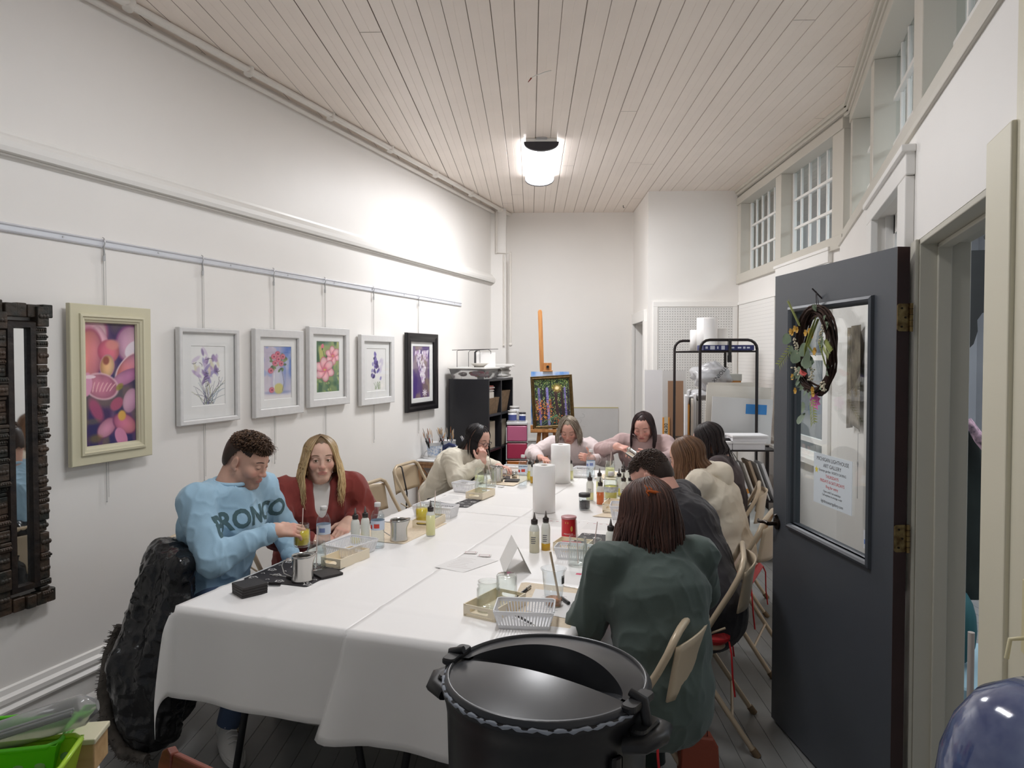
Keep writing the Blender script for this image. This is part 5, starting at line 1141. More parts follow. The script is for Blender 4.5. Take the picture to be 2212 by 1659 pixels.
def basket(loc, lab, w_, d_, rz=0, h_=.055, inset=.014):
    t = thing('slotted_basket', lab, 'basket', loc, rz); th = .0022
    def P(s_, side, z):   # point on the wall; s_ -1..1 along the side
        k = z/h_; a = w_/2-inset*(1-k); b = d_/2-inset*(1-k)
        return {0: (s_*a, -b), 1: (a, s_*b), 2: (-s_*a, b), 3: (-a, -s_*b)}[side]
    m = MB(); zz = [0, h_*.22, h_*.82, h_]
    for side in range(4):
        L = w_ if side % 2 == 0 else d_; n = max(int(L/.011), 4)
        def strip(s0, s1, z0, z1):
            q = [P(s0, side, z0), P(s1, side, z0), P(s1, side, z1), P(s0, side, z1)]; z4 = [z0, z0, z1, z1]
            m.add([(x, y, z) for (x, y), z in zip(q, z4)], [(0, 1, 2, 3)])
        strip(-1, 1, zz[0], zz[1]); strip(-1, 1, zz[2], zz[3])
        for i in range(n+1):
            c = -1+2*i/n; strip(max(c-.5/n, -1), min(c+.5/n, 1), zz[1], zz[2])
    a, b = w_/2-inset, d_/2-inset; m.add([(-a, -b, 0), (a, -b, 0), (a, b, 0), (-a, b, 0)], [(0, 3, 2, 1)])
    obj('basket_body', m, M_bask, t, solid=th)
    m = MB(); m.tube([(w_/2, -d_/2+.01, h_), (w_/2, d_/2-.01, h_), (w_/2-.01, d_/2, h_), (-w_/2+.01, d_/2, h_), (-w_/2, d_/2-.01, h_), (-w_/2, -d_/2+.01, h_), (-w_/2+.01, -d_/2, h_), (w_/2-.01, -d_/2, h_)], .0028, 6, closed=True); obj('rim', m, M_bask, t)
    return t
def flat_(name, lab, cat, pts, z, th, mat_, child=None):
    cx = sum(p[0] for p in pts)/len(pts); cy = sum(p[1] for p in pts)/len(pts)
    m = MB(); m.prism([(p[0]-cx, p[1]-cy) for p in pts], 0, th); o = obj(name, m, mat_); return tag(o, lab, cat, None, (cx, cy, z))
def bmat(lab, x0, x1, y0, y1, seed, z=TZ, rz=0.):
    cx, cy = (x0+x1)/2, (y0+y1)/2; hx, hy = (x1-x0)/2, (y1-y0)/2
    m = MB(); m.rbox(-hx, hx, -hy, hy, 0, .0015, .012, 4); o = obj('black_placemat', m, M_bmat); tag(o, lab, 'placemat', None, (cx, cy, z), rz)
    r = random.Random(seed); m = MB(); nx = max(int(2*hx/.055), 1); ny = max(int(2*hy/.055), 1)
    for i in range(nx):
        for j in range(ny):
            x = -hx+.03+i*(2*hx-.05)/max(nx-1, 1)+r.uniform(-.006, .006); y = -hy+.03+j*(2*hy-.05)/max(ny-1, 1)+r.uniform(-.006, .006)
            if (i+j) % 2 == 0:
                rr_ = .014; pts = [(x+rr_*(1+.25*sin(5*a))*cos(a)*1.1, y+rr_*(1+.25*sin(5*a))*sin(a)*.9, .0018) for a in [q*pi/10 for q in range(20)]]; m.tube(pts, .0026, 4, closed=True, flat=.3)
                m.tube([(x-.003, y, .0018), (x+.004, y+.002, .0018)], .002, 4, flat=.3)
            else:
                m.tube([(x-.008, y-.005, .0018), (x, y+.006, .0018), (x+.008, y-.002, .0018)], .002, 4, flat=.3)
    obj('mat_print', m, M_doodle, o); return o
# --- near left place (man in blue)
for k in range(4):
    m = MB(); m.rbox(-.05, .05, -.05, .05, 0, .0095, .004, 2, e=.001); tag(obj('coaster', m, M_coast), 'square black coaster, %s of the stack at the near left table corner' % ['bottom', 'second from bottom', 'third from bottom', 'topmost'][k], 'coaster', 'stack of black coasters', (-1.865+.001*k, 2.262-.001*k, TZ-.001+k*.0105), radians(-28+k))
t = thing('marker', 'grey and black marker lying beside the black coaster stack', 'marker', (-1.865, 2.357, TZ+.007), radians(14))
m = MB(); m.cyl((-.055, 0, 0), (.015, 0, 0), .006, n=12); obj('barrel', m, pm('marker_grey', (150, 150, 150), .4), t); m = MB(); m.cyl((.012, 0, 0), (.06, 0, 0), .0068, n=12); obj('cap', m, M_fblack, t)
bmat('black doodle-printed placemat before the man in blue', -2.005, -1.70, 2.39, 2.68, 3)
pitcher((-1.76, 2.45, TZ+.002), 'steel milk pitcher on the black mat before the man in blue', radians(50))
m = MB(); m.rbox(-.05, .05, -.05, .05, 0, .009, .006, 2, e=.001); tag(obj('coaster', m, M_coast), 'single black coaster lying beside the steel pitcher on the near black mat', 'coaster', None, (-1.715, 2.555, TZ+.002), radians(-30))
t = thing('thermometer', 'slim steel thermometer lying on the near black mat', 'tool', (-1.86, 2.46, TZ+.006), radians(-4)); m = MB(); m.tube([(-.07, 0, 0), (.05, 0, .001)], .0022, 6); obj('probe', m, M_stl, t); m = MB(); m.rbox(.02, .08, -.009, .009, -.003, .006, .004, 2); obj('probe_handle', m, M_coast, t)
jar((-1.80, 2.605, TZ+.002), 'empty glass jar with a stick, beside the near cream tray', None, (-.004, .012), .040, .115)
tray((-1.745, 2.745, TZ), 'empty cream tray nearest the man in blue', .105, .205, radians(-6))
basket((-1.800, 2.870, TZ), 'white slotted basket beside the empty cream tray', .16, .21, radians(-8))
water((-1.93, 2.85, TZ), 'half-empty water bottle between the man in blue and the blonde woman')
water((-1.735, 3.005, TZ), 'full water bottle behind the near left white basket', 1, True)
squeeze((-1.875, 3.035, TZ), 'squeeze bottle a third full of yellow liquid beside the basket', M_oily, .42)
squeeze((-1.850, 3.085, TZ), 'clear squeeze bottle behind the one with yellow liquid', None)
# --- second left place
flat_('beige_placemat', 'beige woven mat under the second steel pitcher', 'placemat', [(-1.80, 3.10), (-1.645, 3.10), (-1.63, 3.56), (-1.95, 3.56), (-1.95, 3.12)], TZ, .002, M_mat)
pitcher((-1.700, 3.15, TZ+.002), 'steel milk pitcher on the beige mat before the blonde woman', radians(20), 1.0)
tray((-1.705, 3.50, TZ+.002), 'cream tray holding the yellow jar on the beige mat', .11, .19, radians(2))
jar((-1.735, 3.475, TZ+.006), 'jar of bright yellow liquid standing in a cream tray', pm('liquid_yellow', (246, 218, 70), .1), (-.02, .0), .036, .11, lr=.78)
jar((-1.70, 3.555, TZ+.006), 'empty jar with a stick behind the yellow one in the tray', None, (.006, .0), .038, .11)
m = basket((-1.76, 3.70, TZ), 'white slotted basket behind the yellow jar', .24, .12, 0, .065, .012)
squeeze((-1.60, 3.30, TZ), 'squeeze bottle full of pale yellow liquid beside the cream tray', M_oil2, 1.05, .125, .023)
# --- empty place at the far left table
bmat('black doodle-printed placemat under the sheet of paper', -1.975, -1.69, 3.985, 4.30, 5)
m = flat_('paper_sheet', 'printed sheet of paper on the far black placemat', 'paper', [(-1.985, 4.08), (-1.80, 4.04), (-1.775, 4.30), (-1.96, 4.33)], TZ+.003, .0006, M_paper)
def print_lines(o, n, w_, h_, z, seed=1, mat_=None):
    r = random.Random(seed); q = MB()
    for k in range(n): y = h_/2-h_*(k+.5)/n; q.box(-w_/2, -w_/2+w_*r.uniform(.55, 1), y-.0012, y+.0012, z, z+.0002)
    return obj('printed_lines', q, mat_ or pm('print_grey', (176, 176, 180), .7), o)
print_lines(m, 14, .13, .20, .0006)
tray((-1.735, 4.315, TZ+.002), 'cream tray at the edge of the far black placemat', .12, .19, radians(-4))
basket((-1.905, 4.465, TZ), 'white slotted basket beyond the far black placemat', .15, .12, radians(-12), .06)
jar((-1.75, 4.36, TZ+.006), 'empty low jar standing in the far cream tray', None, None, .040, .10)
jar((-1.815, 4.54, TZ), 'empty glass jar just behind the far cream tray', None, None, .038, .11)
jar((-1.81, 4.70, TZ), 'glass jar with a stick before the woman in cream knit', None, (-.03, .0), .038, .115)
jar((-1.93, 4.78, TZ), 'glass jar close to the elbow of the woman in cream knit', M_oil2, None, .036, .11)
flat_('beige_placemat', 'beige woven mat under the third steel pitcher', 'placemat', [(-1.92, 4.78), (-1.665, 4.76), (-1.64, 5.18), (-1.92, 5.18)], TZ, .002, M_mat)
pitcher((-1.835, 4.88, TZ+.002), 'steel milk pitcher before the woman in cream knit', radians(170), 1.05)
for (x, y, a, nm) in ((-1.735, 4.93, 10, 'black coaster on the far beige mat, nearer the water bottle'), (-1.835, 5.02, 20, 'black coaster on the far beige mat, beside the steel pitcher')):
    m = MB(); m.rbox(-.05, .05, -.05, .05, 0, .009, .005, 2, e=.001); tag(obj('coaster', m, M_coast), nm, 'coaster', None, (x, y, TZ+.002), radians(a))
m = MB(); m.lathe([(0, 0), (.02, 0), (.023, .045), (.0215, .045), (.019, .003), (0, .003)], 20); tag(obj('steel_cup', m, M_stl), 'tiny steel cup on the far beige mat', 'cup', None, (-1.765, 5.07, TZ+.002))
m = flat_('white_scrap', 'small crumpled white scrap before the water bottle', 'scrap', [(-1.76, 4.69), (-1.72, 4.68), (-1.715, 4.71), (-1.75, 4.72)], TZ, .004, M_paper)
basket((-1.80, 5.26, TZ), 'white slotted basket beside the two yellow squeeze bottles', .24, .14, radians(5), .06)
water((-1.612, 4.81, TZ), 'water bottle with red and blue label at the far table', 1, True)
squeeze((-1.625, 5.01, TZ), 'left one of two yellow squeeze bottles near the grey-haired woman', M_oily, .75)
squeeze((-1.565, 4.90, TZ), 'right one of two yellow squeeze bottles near the grey-haired woman', pm('oil_gold', (232, 184, 60), .2, trans=.4), .55)
squeeze((-1.60, 5.10, TZ), 'squeeze bottle hidden behind the pair of yellow ones', M_oil2, .6)
jar((-1.52, 5.27, TZ), 'glass jar before the grey-haired woman', None, None, .036, .11)
flat_('beige_placemat', 'beige woven mat behind the paper towel rolls', 'placemat', [(-1.60, 5.20), (-1.42, 5.20), (-1.42, 5.52), (-1.60, 5.52)], TZ, .002, M_mat)
roll('standing paper towel roll, the nearer of two on the table', (-1.222, 4.035, TZ), .066, .272)
roll('standing paper towel roll, the farther of two on the table', (-1.395, 5.02, TZ), .070, .272)
squeeze((-1.358, 5.15, TZ), 'pale squeeze bottle right of the farther paper towel roll', M_oil2, .7)
basket((-1.31, 5.34, TZ), 'white slotted basket before the grey-haired woman', .14, .17, radians(0), .06)
water((-1.228, 5.255, TZ), 'unlabelled water bottle right of the far white basket', 1)
flat_('beige_placemat', 'beige woven mat before the woman in mauve', 'placemat', [(-1.20, 5.25), (-.86, 5.25), (-.86, 5.58), (-1.16, 5.58)], TZ, .002, M_mat)
jar((-1.105, 5.36, TZ+.002), 'glass jar with a stick being filled by the woman in mauve', M_oil2, (.01, .0), .038, .12, lr=.55)
m = MB(); m.rbox(-.05, .05, -.008, .008, 0, .01, .004, 2); tag(obj('black_marker', m, M_fblack), 'black marker lying on the mat of the woman in mauve', 'marker', None, (-.97, 5.37, TZ+.002), .1)
# --- cluster in the middle of the right side
squeeze((-1.045, 4.45, TZ), 'squeeze bottle at the left of the middle cluster, by the dark bead jar', M_oil2, .5, .125, .023, True)
squeeze((-1.03, 4.66, TZ), 'squeeze bottle standing right behind the amber one', M_oil2, .9)
squeeze((-.952, 4.33, TZ), 'squeeze bottle of amber orange liquid', M_amber, .85, .118, .022)
t = jar((-.925, 4.52, TZ), 'round yellow oil flask with a white cap and printed label', M_oily, None, .046, .15, lr=.55)
m = MB(); m.lathe([(.0468, .05), (.0468, .085)], 24); obj('label', m, pm('flask_label', (206, 212, 214), .5, noise=(60, .4)), t); m = MB(); m.lathe([(0, .175), (.018, .175), (.02, .15), (0, .15)], 20); obj('cap', m, M_fwhite, t); m = MB(); m.tube([(.03, 0, .12), (.045, 0, .135), (.04, 0, .15), (.02, 0, .155)], .005, 6); obj('jar_handle', m, M_glass, t)
for (x, y, nm, lq, lv) in ((-.90, 4.66, 'squeeze bottle directly behind the round oil flask', M_oily, .5), (-.84, 4.50, 'squeeze bottle with black print right of the round oil flask', M_oily, .5), (-.91, 4.86, 'tall pale squeeze bottle at the back of the middle cluster', M_oil2, .9), (-.80, 4.52, 'squeeze bottle half hidden by the leaning man', M_oily, .6), (-.86, 4.80, 'white squeeze bottle left of the leaning man', None, .5), (-.93, 4.98, 'squeeze bottle farthest back beside the mauve woman\'s mat', M_oil2, .7)):
    squeeze((x, y, TZ), nm, lq, lv, .125 if lq else .15, .0225, 'print' in nm)
tray((-.835, 4.215, TZ), 'cream tray behind the small white basket, before the leaning man', .12, .18, 0, .05)
m = MB(); m.tube([(-.03, 0, .05), (.0, .01, .045), (.03, -.01, .05)], .004, 6); 
basket((-.755, 4.03, TZ+.0), 'small white basket between cream tray and black mat', .14, .15, radians(8), .075)
flat_('beige_placemat', 'beige woven mat under the small white basket', 'placemat', [(-.92, 3.98), (-.63, 3.98), (-.63, 4.30), (-.84, 4.30)], TZ, .002, M_mat) if 0 else flat_('beige_placemat', 'beige woven mat before the leaning man in black', 'placemat', [(-.925, 4.0), (-.69, 4.0), (-.69, 4.11), (-.88, 4.11)], TZ, .001, M_mat)
t = thing('bead_jar', 'small jar of dark beads with a black lid', 'jar', (-1.013, 4.175, TZ))
m = MB(); m.lathe([(0, 0), (.032, 0), (.0335, .004), (.0335, .07), (.031, .074), (.029, .074), (.0315, .068), (.0315, .004), (0, .004)], 24); obj('jar_body', m, M_clear, t)
m = MB(); m.lathe([(0, .075), (.0345, .075), (.0345, .092), (.033, .094), (0, .094)], 24); obj('lid', m, M_coast, t)
m = MB(); m.lathe([(0, .005), (.031, .005), (.031, .044), (.02, .05), (0, .048)], 20); rb_ = random.Random(2)
for k in range(140): a = rb_.uniform(0, 6.28); m.sphere((.0285*cos(a), .0285*sin(a), rb_.uniform(.01, .047)), .0035, 6)
o = obj('dark_beads', m, pm('bead_dark', (66, 62, 64), .6), t); o['kind'] = 'stuff'
# crisps tube
t = thing('crisps_can', 'short red snack tube with a clear pinkish lid', 'can', (-.923, 3.475, TZ))
m = MB(); m.lathe([(0, 0), (.0365, 0), (.0375, .003), (.0365, .006), (.0365, .098), (.0375, .101), (0, .101)], 32); obj('can_body', m, pm('can_red', (200, 36, 44), .3), t)
m = MB(); m.lathe([(0, .101), (.0385, .101), (.0385, .110), (.036, .111), (0, .109)], 32); obj('lid', m, pm('can_lid', (224, 160, 164), .3, trans=.3), t)
m = MB(); m.lathe([(.0372, .0), (.0372, .005)], 32); obj('foil_rim', m, M_stl, t)
def wrap_(pts, r_, a0): return [((r_)*cos(a0+x/r_), (r_)*sin(a0+x/r_), z) for x, z in pts]
fa = radians(-72)
m = MB(); m.add(wrap_([(-.008, .080), (.008, .080), (.008, .088), (-.008, .088)], .037, fa-.35), [(0, 1, 2, 3)]); obj('gold_band', m, pm('band_gold', (206, 164, 70), .4), t)
M_dw = pm('disc_white', (232, 224, 220), .5); mt = text_mesh('PRINGLES', .0115, Matrix.Identity(4), extrude=.0); m = MB(); m.add(wrap_([(v[0], v[1]+.028) for v in mt.v], .0371, fa-.12), mt.f); obj('can_lettering', m, pm('disc_white', (232, 224, 220), .5), t)
m = MB(); m.add(wrap_([(.014+.006*cos(a)+(.0), .055+.014*sin(a)) for a in [k*pi/8 for k in range(16)]], .037, fa-.05), [tuple(range(16))]); obj('crisp_print', m, pm('crisp_yellow', (220, 170, 90), .5), t)
# papers behind the can
for k, (pts, nm, z) in enumerate((([(-1.03, 3.86), (-.87, 3.86), (-.83, 3.66), (-1.0, 3.65)], 'printed leaflet sheets lying behind the red snack tube', 0), ([(-1.10, 3.80), (-1.02, 3.83), (-1.02, 3.67), (-1.09, 3.66)], 'narrow white strips beside the leaflet sheets', .001), ([(-.90, 3.84), (-.76, 3.84), (-.75, 3.68), (-.86, 3.67)], 'overlapping leaflet right of the snack tube papers', .0012))):
    o = flat_('leaflet', nm, 'paper', pts, TZ+z, .0006, M_paper); q = MB()
    for j in range(3): q.box(-.06+j*.035, -.045+j*.035, .06, .066, .0006, .0008)
    obj('printed_marks', q, pm('mark_red', (196, 120, 130), .7), o)
# --- right place between can and green woman
tray((-.845, 3.265, TZ), 'cream tray just before the red snack tube', .16, .12, radians(-4), .045)
basket((-.815, 3.15, TZ), 'white slotted basket holding two empty jars behind the pair of jars', .17, .11, radians(0), .06) if 0 else basket((-.81, 3.135, TZ), 'white slotted basket behind the pair of empty jars', .16, .10, radians(3), .055)
jar((-.765, 3.03, TZ), 'left of two empty jars with sticks near the woman in green', None, (-.012, .02), .042, .125)
jar((-.695, 3.02, TZ), 'right of two empty jars with sticks near the woman in green', None, (.012, .03), .044, .125)
bmat('black doodle-printed placemat behind the pair of jars', -.885, -.63, 3.30, 3.60, 8)
m = MB(); m.rbox(-.045, .045, -.01, .01, 0, .008, .003, 2); tag(obj('red_pen', m, pm('pen_red', (176, 40, 40), .4)), 'red pen resting across the cream tray by the snack tube', 'pen', None, (-.84, 3.21, TZ+.046), .1)
squeeze((-.655, 3.20, TZ), 'squeeze bottle by the hair of the woman in green', M_oily, .45, .125, .023)
squeeze((-1.005, 3.165, TZ), 'left of two squeeze bottles beside the tent card', pm('oil_cream', (240, 234, 208), .3, trans=.3), .95, .135, .023, True)
squeeze((-.965, 3.215, TZ), 'right of two squeeze bottles, amber at its bottom, beside the tent card', pm('oil_gold', (232, 184, 60), .2, trans=.4), .35, .135, .021, True)
# tent card: a folded card standing like a tent
m = MB(); A0, A1, B0, B1 = Vector((-1.02, 2.80, 0)), Vector((-1.115, 3.00, 0)), Vector((-.915, 2.845, 0)), Vector((-1.01, 3.02, 0)); tp = Vector((0, 0, .115))
P0 = (A0+B0)/2+tp; P1 = (A1+B1)/2+tp
c0 = (A0+A1+B0+B1)/4; m.add([p-c0 for p in (A0, A1, P1, P0, B0, B1)], [(0, 1, 2, 3), (3, 2, 5, 4), (0, 4, 5, 1)]); tag(obj('tent_card', m, pm('card_white', (232, 230, 226), .6), solid=.0015), 'white tent card folded to a triangle on the near right table', 'card', None, c0+Vector((0, 0, TZ)))
# papers left of the tent card
o = flat_('paper_sheet', 'large printed sheet lying across the seam left of the tent card', 'paper', [(-1.34, 2.80), (-1.19, 2.765), (-1.115, 2.98), (-1.29, 3.03)], TZ+.002, .0006, M_paper); print_lines(o, 7, .12, .16, .0006, 4, pm('print_faint', (206, 198, 196), .7))
for k, (x, y) in enumerate(((-1.28, 3.06), (-1.20, 3.03))):
    m = MB(); m.box(-.03, .03, -.018, .018, 0, .0007); o = obj('label_slip', m, M_paper); tag(o, 'small label slip above the large sheet, %s one' % ['left', 'right'][k], 'paper', None, (x, y, TZ+.003+.001*k), .2)
    q = MB(); ring(q, .05, .026, .044, .020, 0, 0); q.v = [(x_, z_, .0009) for x_, y_, z_ in q.v]; obj('slip_border', q, pm('slip_pink', (206, 170, 168), .7), o)
# --- nearest right place
flat_('beige_placemat', 'beige woven mat before the woman in green', 'placemat', [(-.92, 2.73), (-.625, 2.73), (-.610, 2.30), (-.84, 2.30)], TZ, .002, M_mat)
o = flat_('paper_sheet', 'printed sheet on the nearest beige mat, under the plastic cup', 'paper', [(-.84, 2.66), (-.635, 2.66), (-.625, 2.39), (-.80, 2.42)], TZ+.003, .0006, M_paper); print_lines(o, 10, .13, .17, .0006, 7)
o = flat_('label_strip', 'sheet of stickers with pink tabs before the woman in green', 'paper', [(-.80, 2.93), (-.63, 2.93), (-.63, 2.76), (-.76, 2.74)], TZ+.002, .0006, M_paper)
q = MB()
for j in range(2): q.box(-.035+j*.065, -.012+j*.065, .055, .075, .0006, .0008)
obj('pink_tab', q, pm('tab_pink', (214, 60, 100), .6), o)
t = thing('butter_knife', 'thin steel stirring tool lying above the nearest printed sheet', 'tool', (-.69, 2.715, TZ+.005), radians(-14)); m = MB(); m.tube([(-.06, 0, 0), (0, 0, .001), (.06, 0, 0)], [.003, .0022, .0035], 6, flat=.5); obj('shaft', m, M_stl, t)
tray((-.905, 2.39, TZ), 'cream tray holding two glass jars at the near right corner', .13, .21, radians(-12), .045)
jar((-.925, 2.375, TZ+.005), 'upright glass jar in the nearest cream tray', None, None, .042, .105)
jar((-.885, 2.455, TZ+.005), 'upside-down glass jar in the nearest cream tray', None, None, .038, .11, False)
basket((-.765, 2.305, TZ+.002), 'white slotted basket at the near right corner with a pen inside', .20, .145, radians(14), .062, .018)
t = thing('black_pen', 'black pen lying in the nearest white basket', 'pen', (-.78, 2.31, TZ+.012), radians(-30)); m = MB(); m.tube([(-.05, 0, .01), (.05, 0, .0)], [.005, .004], 8); obj('pen_barrel', m, M_fblack, t); m = MB(); m.tube([(.05, 0, 0), (.085, 0, -.002)], .0016, 6); obj('pen_refill', m, M_stl, t)
t = thing('clear_pen', 'black and silver pen lying on the edge of the nearest mat', 'pen', (-.868, 2.605, TZ+.008), radians(85)); m = MB(); m.tube([(-.07, 0, 0), (-.055, 0, 0), (.04, 0, 0)], [.002, .0055, .0055], 10); obj('pen_barrel', m, M_fblack, t); m = MB(); m.tube([(.02, 0, 0), (.06, 0, 0)], .006, 8); m.box(.025, .065, -.002, .002, .005, .009); obj('pen_cap', m, M_stl, t)
t = thing('marker', 'short dark marker lying behind the plastic cup', 'marker', (-.69, 2.55, TZ+.010), radians(-50)); m = MB(); m.cyl((-.03, 0, 0), (.03, 0, 0), .0065, n=10); obj('barrel', m, M_fblack, t)
# iced drink cup
t = thing('plastic_cup', 'tall clear plastic cup with straw and a little brown drink', 'cup', (-.722, 2.505, TZ+.004))
m = MB(); m.lathe([(0, 0), (.029, 0), (.030, .003), (.043, .130), (.047, .131), (.048, .135), (.044, .137), (.0415, .131), (.0288, .004), (0, .003)], 32); obj('cup_body', m, M_clear, t)
m = MB(); m.lathe([(0, .0035), (.0285, .004), (.0308, .026), (0, .026)], 28); obj('drink', m, pm('iced_coffee', (190, 128, 84), .15), t)
m = MB(); m.tube([(.022, .005, .012), (-.012, -.002, .195)], .0042, 10); obj('straw', m, pm('paper_straw', (206, 184, 154), .6), t)
m = MB(); m.add([((.0405)*cos(a)*1.0, .0405*sin(a), z) for z in (.085, .115) for a in (-.5, -.35, -.2, -.05)], [(q, q+1, q+5, q+4) for q in range(3)]); obj('cup_logo', m, pm('cup_print', (90, 90, 90), .5), t)
# ------------------------------------------------------------ foreground: black pot, blue enamel pot, green baskets
M_pot = pm('black_pot_plastic', (34, 34, 36), .38, bump=(6, .06, .01), noise=(14, .2)); M_lid = pm('pot_lid_grey', (60, 61, 64), .30, bump=(5, .05, .01), noise=(10, .1)); M_crust = pm('wax_crust', (150, 156, 166), .6)
p = Vector((0, 0, 0)); 
PX, PY, PZ = -.370, 1.238, .695
t = thing('black_pot', 'large round black cooker with a lid and side latches in the foreground', 'pot', (PX, PY, PZ))
RP = .182; HP = .375
m = MB(); m.lathe([(0, 0), (RP*.9, 0), (RP*.94, .01), (RP*.985, HP-.05), (RP, HP-.03), (RP*1.03, HP-.012), (RP*1.03, HP), (RP*.985, HP)], 64); obj('pot_body', m, M_pot, t)
LD = radians(-12); cL, sL = cos(LD), sin(LD); HW = .84*RP; RL = RP*.955
def lw2(u_, v_, z): return (u_*cL-v_*sL, u_*sL+v_*cL, z)
arc_ = lambda u_: .078*max(0., 1-(u_/HW)**2)**.75*1.0-.012
dome = lambda u_, v_: HP+.006+.016*max(0, 1-(u_*u_+v_*v_)/(RL*RL))
m = MB(); nu_ = 60; us = [-RL+2*RL*k/(nu_-1) for k in range(nu_)]
def chord(u_): return sqrt(max(RL*RL-u_*u_, 0))
base_v = -.022
def front(a, b): u_ = -RL+2*RL*a; v0 = -chord(u_); v1 = min(base_v, chord(u_)) if abs(u_) < HW else min(base_v, chord(u_)); v1 = max(v1, v0); v = v0+(v1-v0)*b; return lw2(u_, v, dome(u_, v)-.004*b)
m.grid(front, nu_, 14)
def recess(a, b): u_ = (-HW+2*HW*a)*.999; v1 = max(arc_(u_), base_v); v = base_v+(v1-base_v)*b; k = 1-(u_/HW)**2; return lw2(u_, v, dome(u_, v)-.004-(.052*k)*sin(min(b*1.25, 1)*pi/2))
m.grid(recess, nu_, 12)
def wall(a, b): u_ = (-HW+2*HW*a)*.999; v1 = max(arc_(u_), base_v); k = 1-(u_/HW)**2; z0 = dome(u_, v1)-.004-.052*k; z1 = dome(u_, v1)+.012*k; return lw2(u_, v1, z0+(z1-z0)*b)
m.grid(wall, nu_, 6)
def backp(a, b):
    u_ = -RL+2*RL*a; v1 = chord(u_); v0 = min(max(arc_(u_), base_v) if abs(u_) < HW else base_v, v1); v = v0+(v1-v0)*b; k = max(0, 1-(u_/HW)**2); return lw2(u_, v, dome(u_, v)+.012*k*(1-b)**1.2)
m.grid(backp, nu_, 14)
m.lathe([(RP*.950, HP+.002), (RP*.958, HP+.008), (RP*.97, HP+.012), (RP*1.0, HP+.009), (RP*1.005, HP-.002)], 64); obj('pot_lid', m, M_lid, t)
m = MB(); m.tube([(RP*1.02*cos(a), RP*1.02*sin(a), HP-.002+.0015*sin(a*31)) for a in [pi*1.02+k*pi*.96/70 for k in range(71)]], [.0032+.0012*sin(k*2.3) for k in range(71)], 6); obj('dried_rim', m, M_crust, t)
for sg, a in ((-1, radians(175)), (1, radians(-18))):
    T = Matrix.Rotation(a, 4, 'Z')
    m = MB()
    pts = [(RP*1.0, -.045, HP-.045), (RP*1.16, -.035, HP-.04), (RP*1.22, 0, HP-.038), (RP*1.16, .035, HP-.04), (RP*1.0, .045, HP-.045)]
    m.tube(pts, .018, 10, T=T, flat=.7); m.rbox(RP*1.0, RP*1.16, -.034, .034, HP-.05, HP-.022, .012, 3, 0, T, .004); obj('side_handle', m, M_pot, t)
    m = MB(); m.tube([(RP*1.07, 0, HP-.06), (RP*1.10, 0, HP-.02), (RP*1.06, 0, HP+.014), (RP*.93, 0, HP+.022)], [.008, .009, .010, .007], 10, T=T); m.rbox(RP*.94, RP*1.08, -.04, .04, HP+.004, HP+.016, .008, 3, 0, T, .003); obj('latch', m, M_pot, t)
m = MB(); T = Matrix.Rotation(radians(-36), 4, 'Z'); m.rbox(RP*.98, RP*1.04, -.012, .012, HP-.22, HP-.06, .008, 3, 0, T, .003); obj('control_strip', m, M_fblack, t)
# counter that carries the foreground things
t = thing('counter', 'white display counter below the black pot at the shop front', 'counter', (-.38, 1.12, 0))
m = MB(); m.rbox(-.30, .30, -.32, .32, .655, .695, .02, 4, e=.004); obj('counter_top', m, M_trim, t)
for sx in (-1, 1):
    for sy in (-1, 1): m = MB(); m.box(sx*.27-.02, sx*.27+.02, sy*.28-.02, sy*.28+.02, 0, .655); obj('leg', m, M_trim, t)
# blue speckled enamel pot
m = MB(); m.lathe([(0, 0), (.09, 0), (.11, .015), (.125, .06), (.128, .11), (.122, .155), (.108, .195), (.085, .23), (.05, .252), (.0, .262)], 48)
t = thing('enamel_pot', 'mottled blue enamel pot at the bottom right corner', 'pot', (.338, 1.045, .985))
obj('pot_body', m, pm('blue_enamel', (72, 84, 128), .12, noise=(14, .4), c2=(128, 138, 170), coat=.6, bump=(9, .15, .01)), t)
m = MB(); m.lathe([(0, .0), (.10, .0), (.10, -.004), (0, -.004)], 24); obj('base_ring', m, M_fblack, t)
t = thing('small_stand', 'small stand below the blue enamel pot', 'stand', (.338, 1.045, 0))
m = MB(); m.rbox(-.12, .12, -.14, .14, .955, .985, .03, 4); obj('stand_top', m, M_trim, t)
m = MB(); m.cyl((0, 0, 0), (0, 0, .955), .04, n=20); obj('stand_post', m, M_trim, t)
# shelf at lower left with green baskets, brushes in clear tube, wooden box
BX, BY = -1.66, 1.04
t = thing('display_ledge', 'white ledge carrying green baskets at the lower left corner', 'ledge', (-1.75, .95, 0))
m = MB(); m.rbox(-.42, .30, -.40, .30, .66, .70, .02, 4, e=.005); obj('ledge_top', m, M_trim, t)
m = MB(); m.box(-.38, .26, -.36, .22, 0, .66); obj('ledge_cabinet', m, M_trim, t)
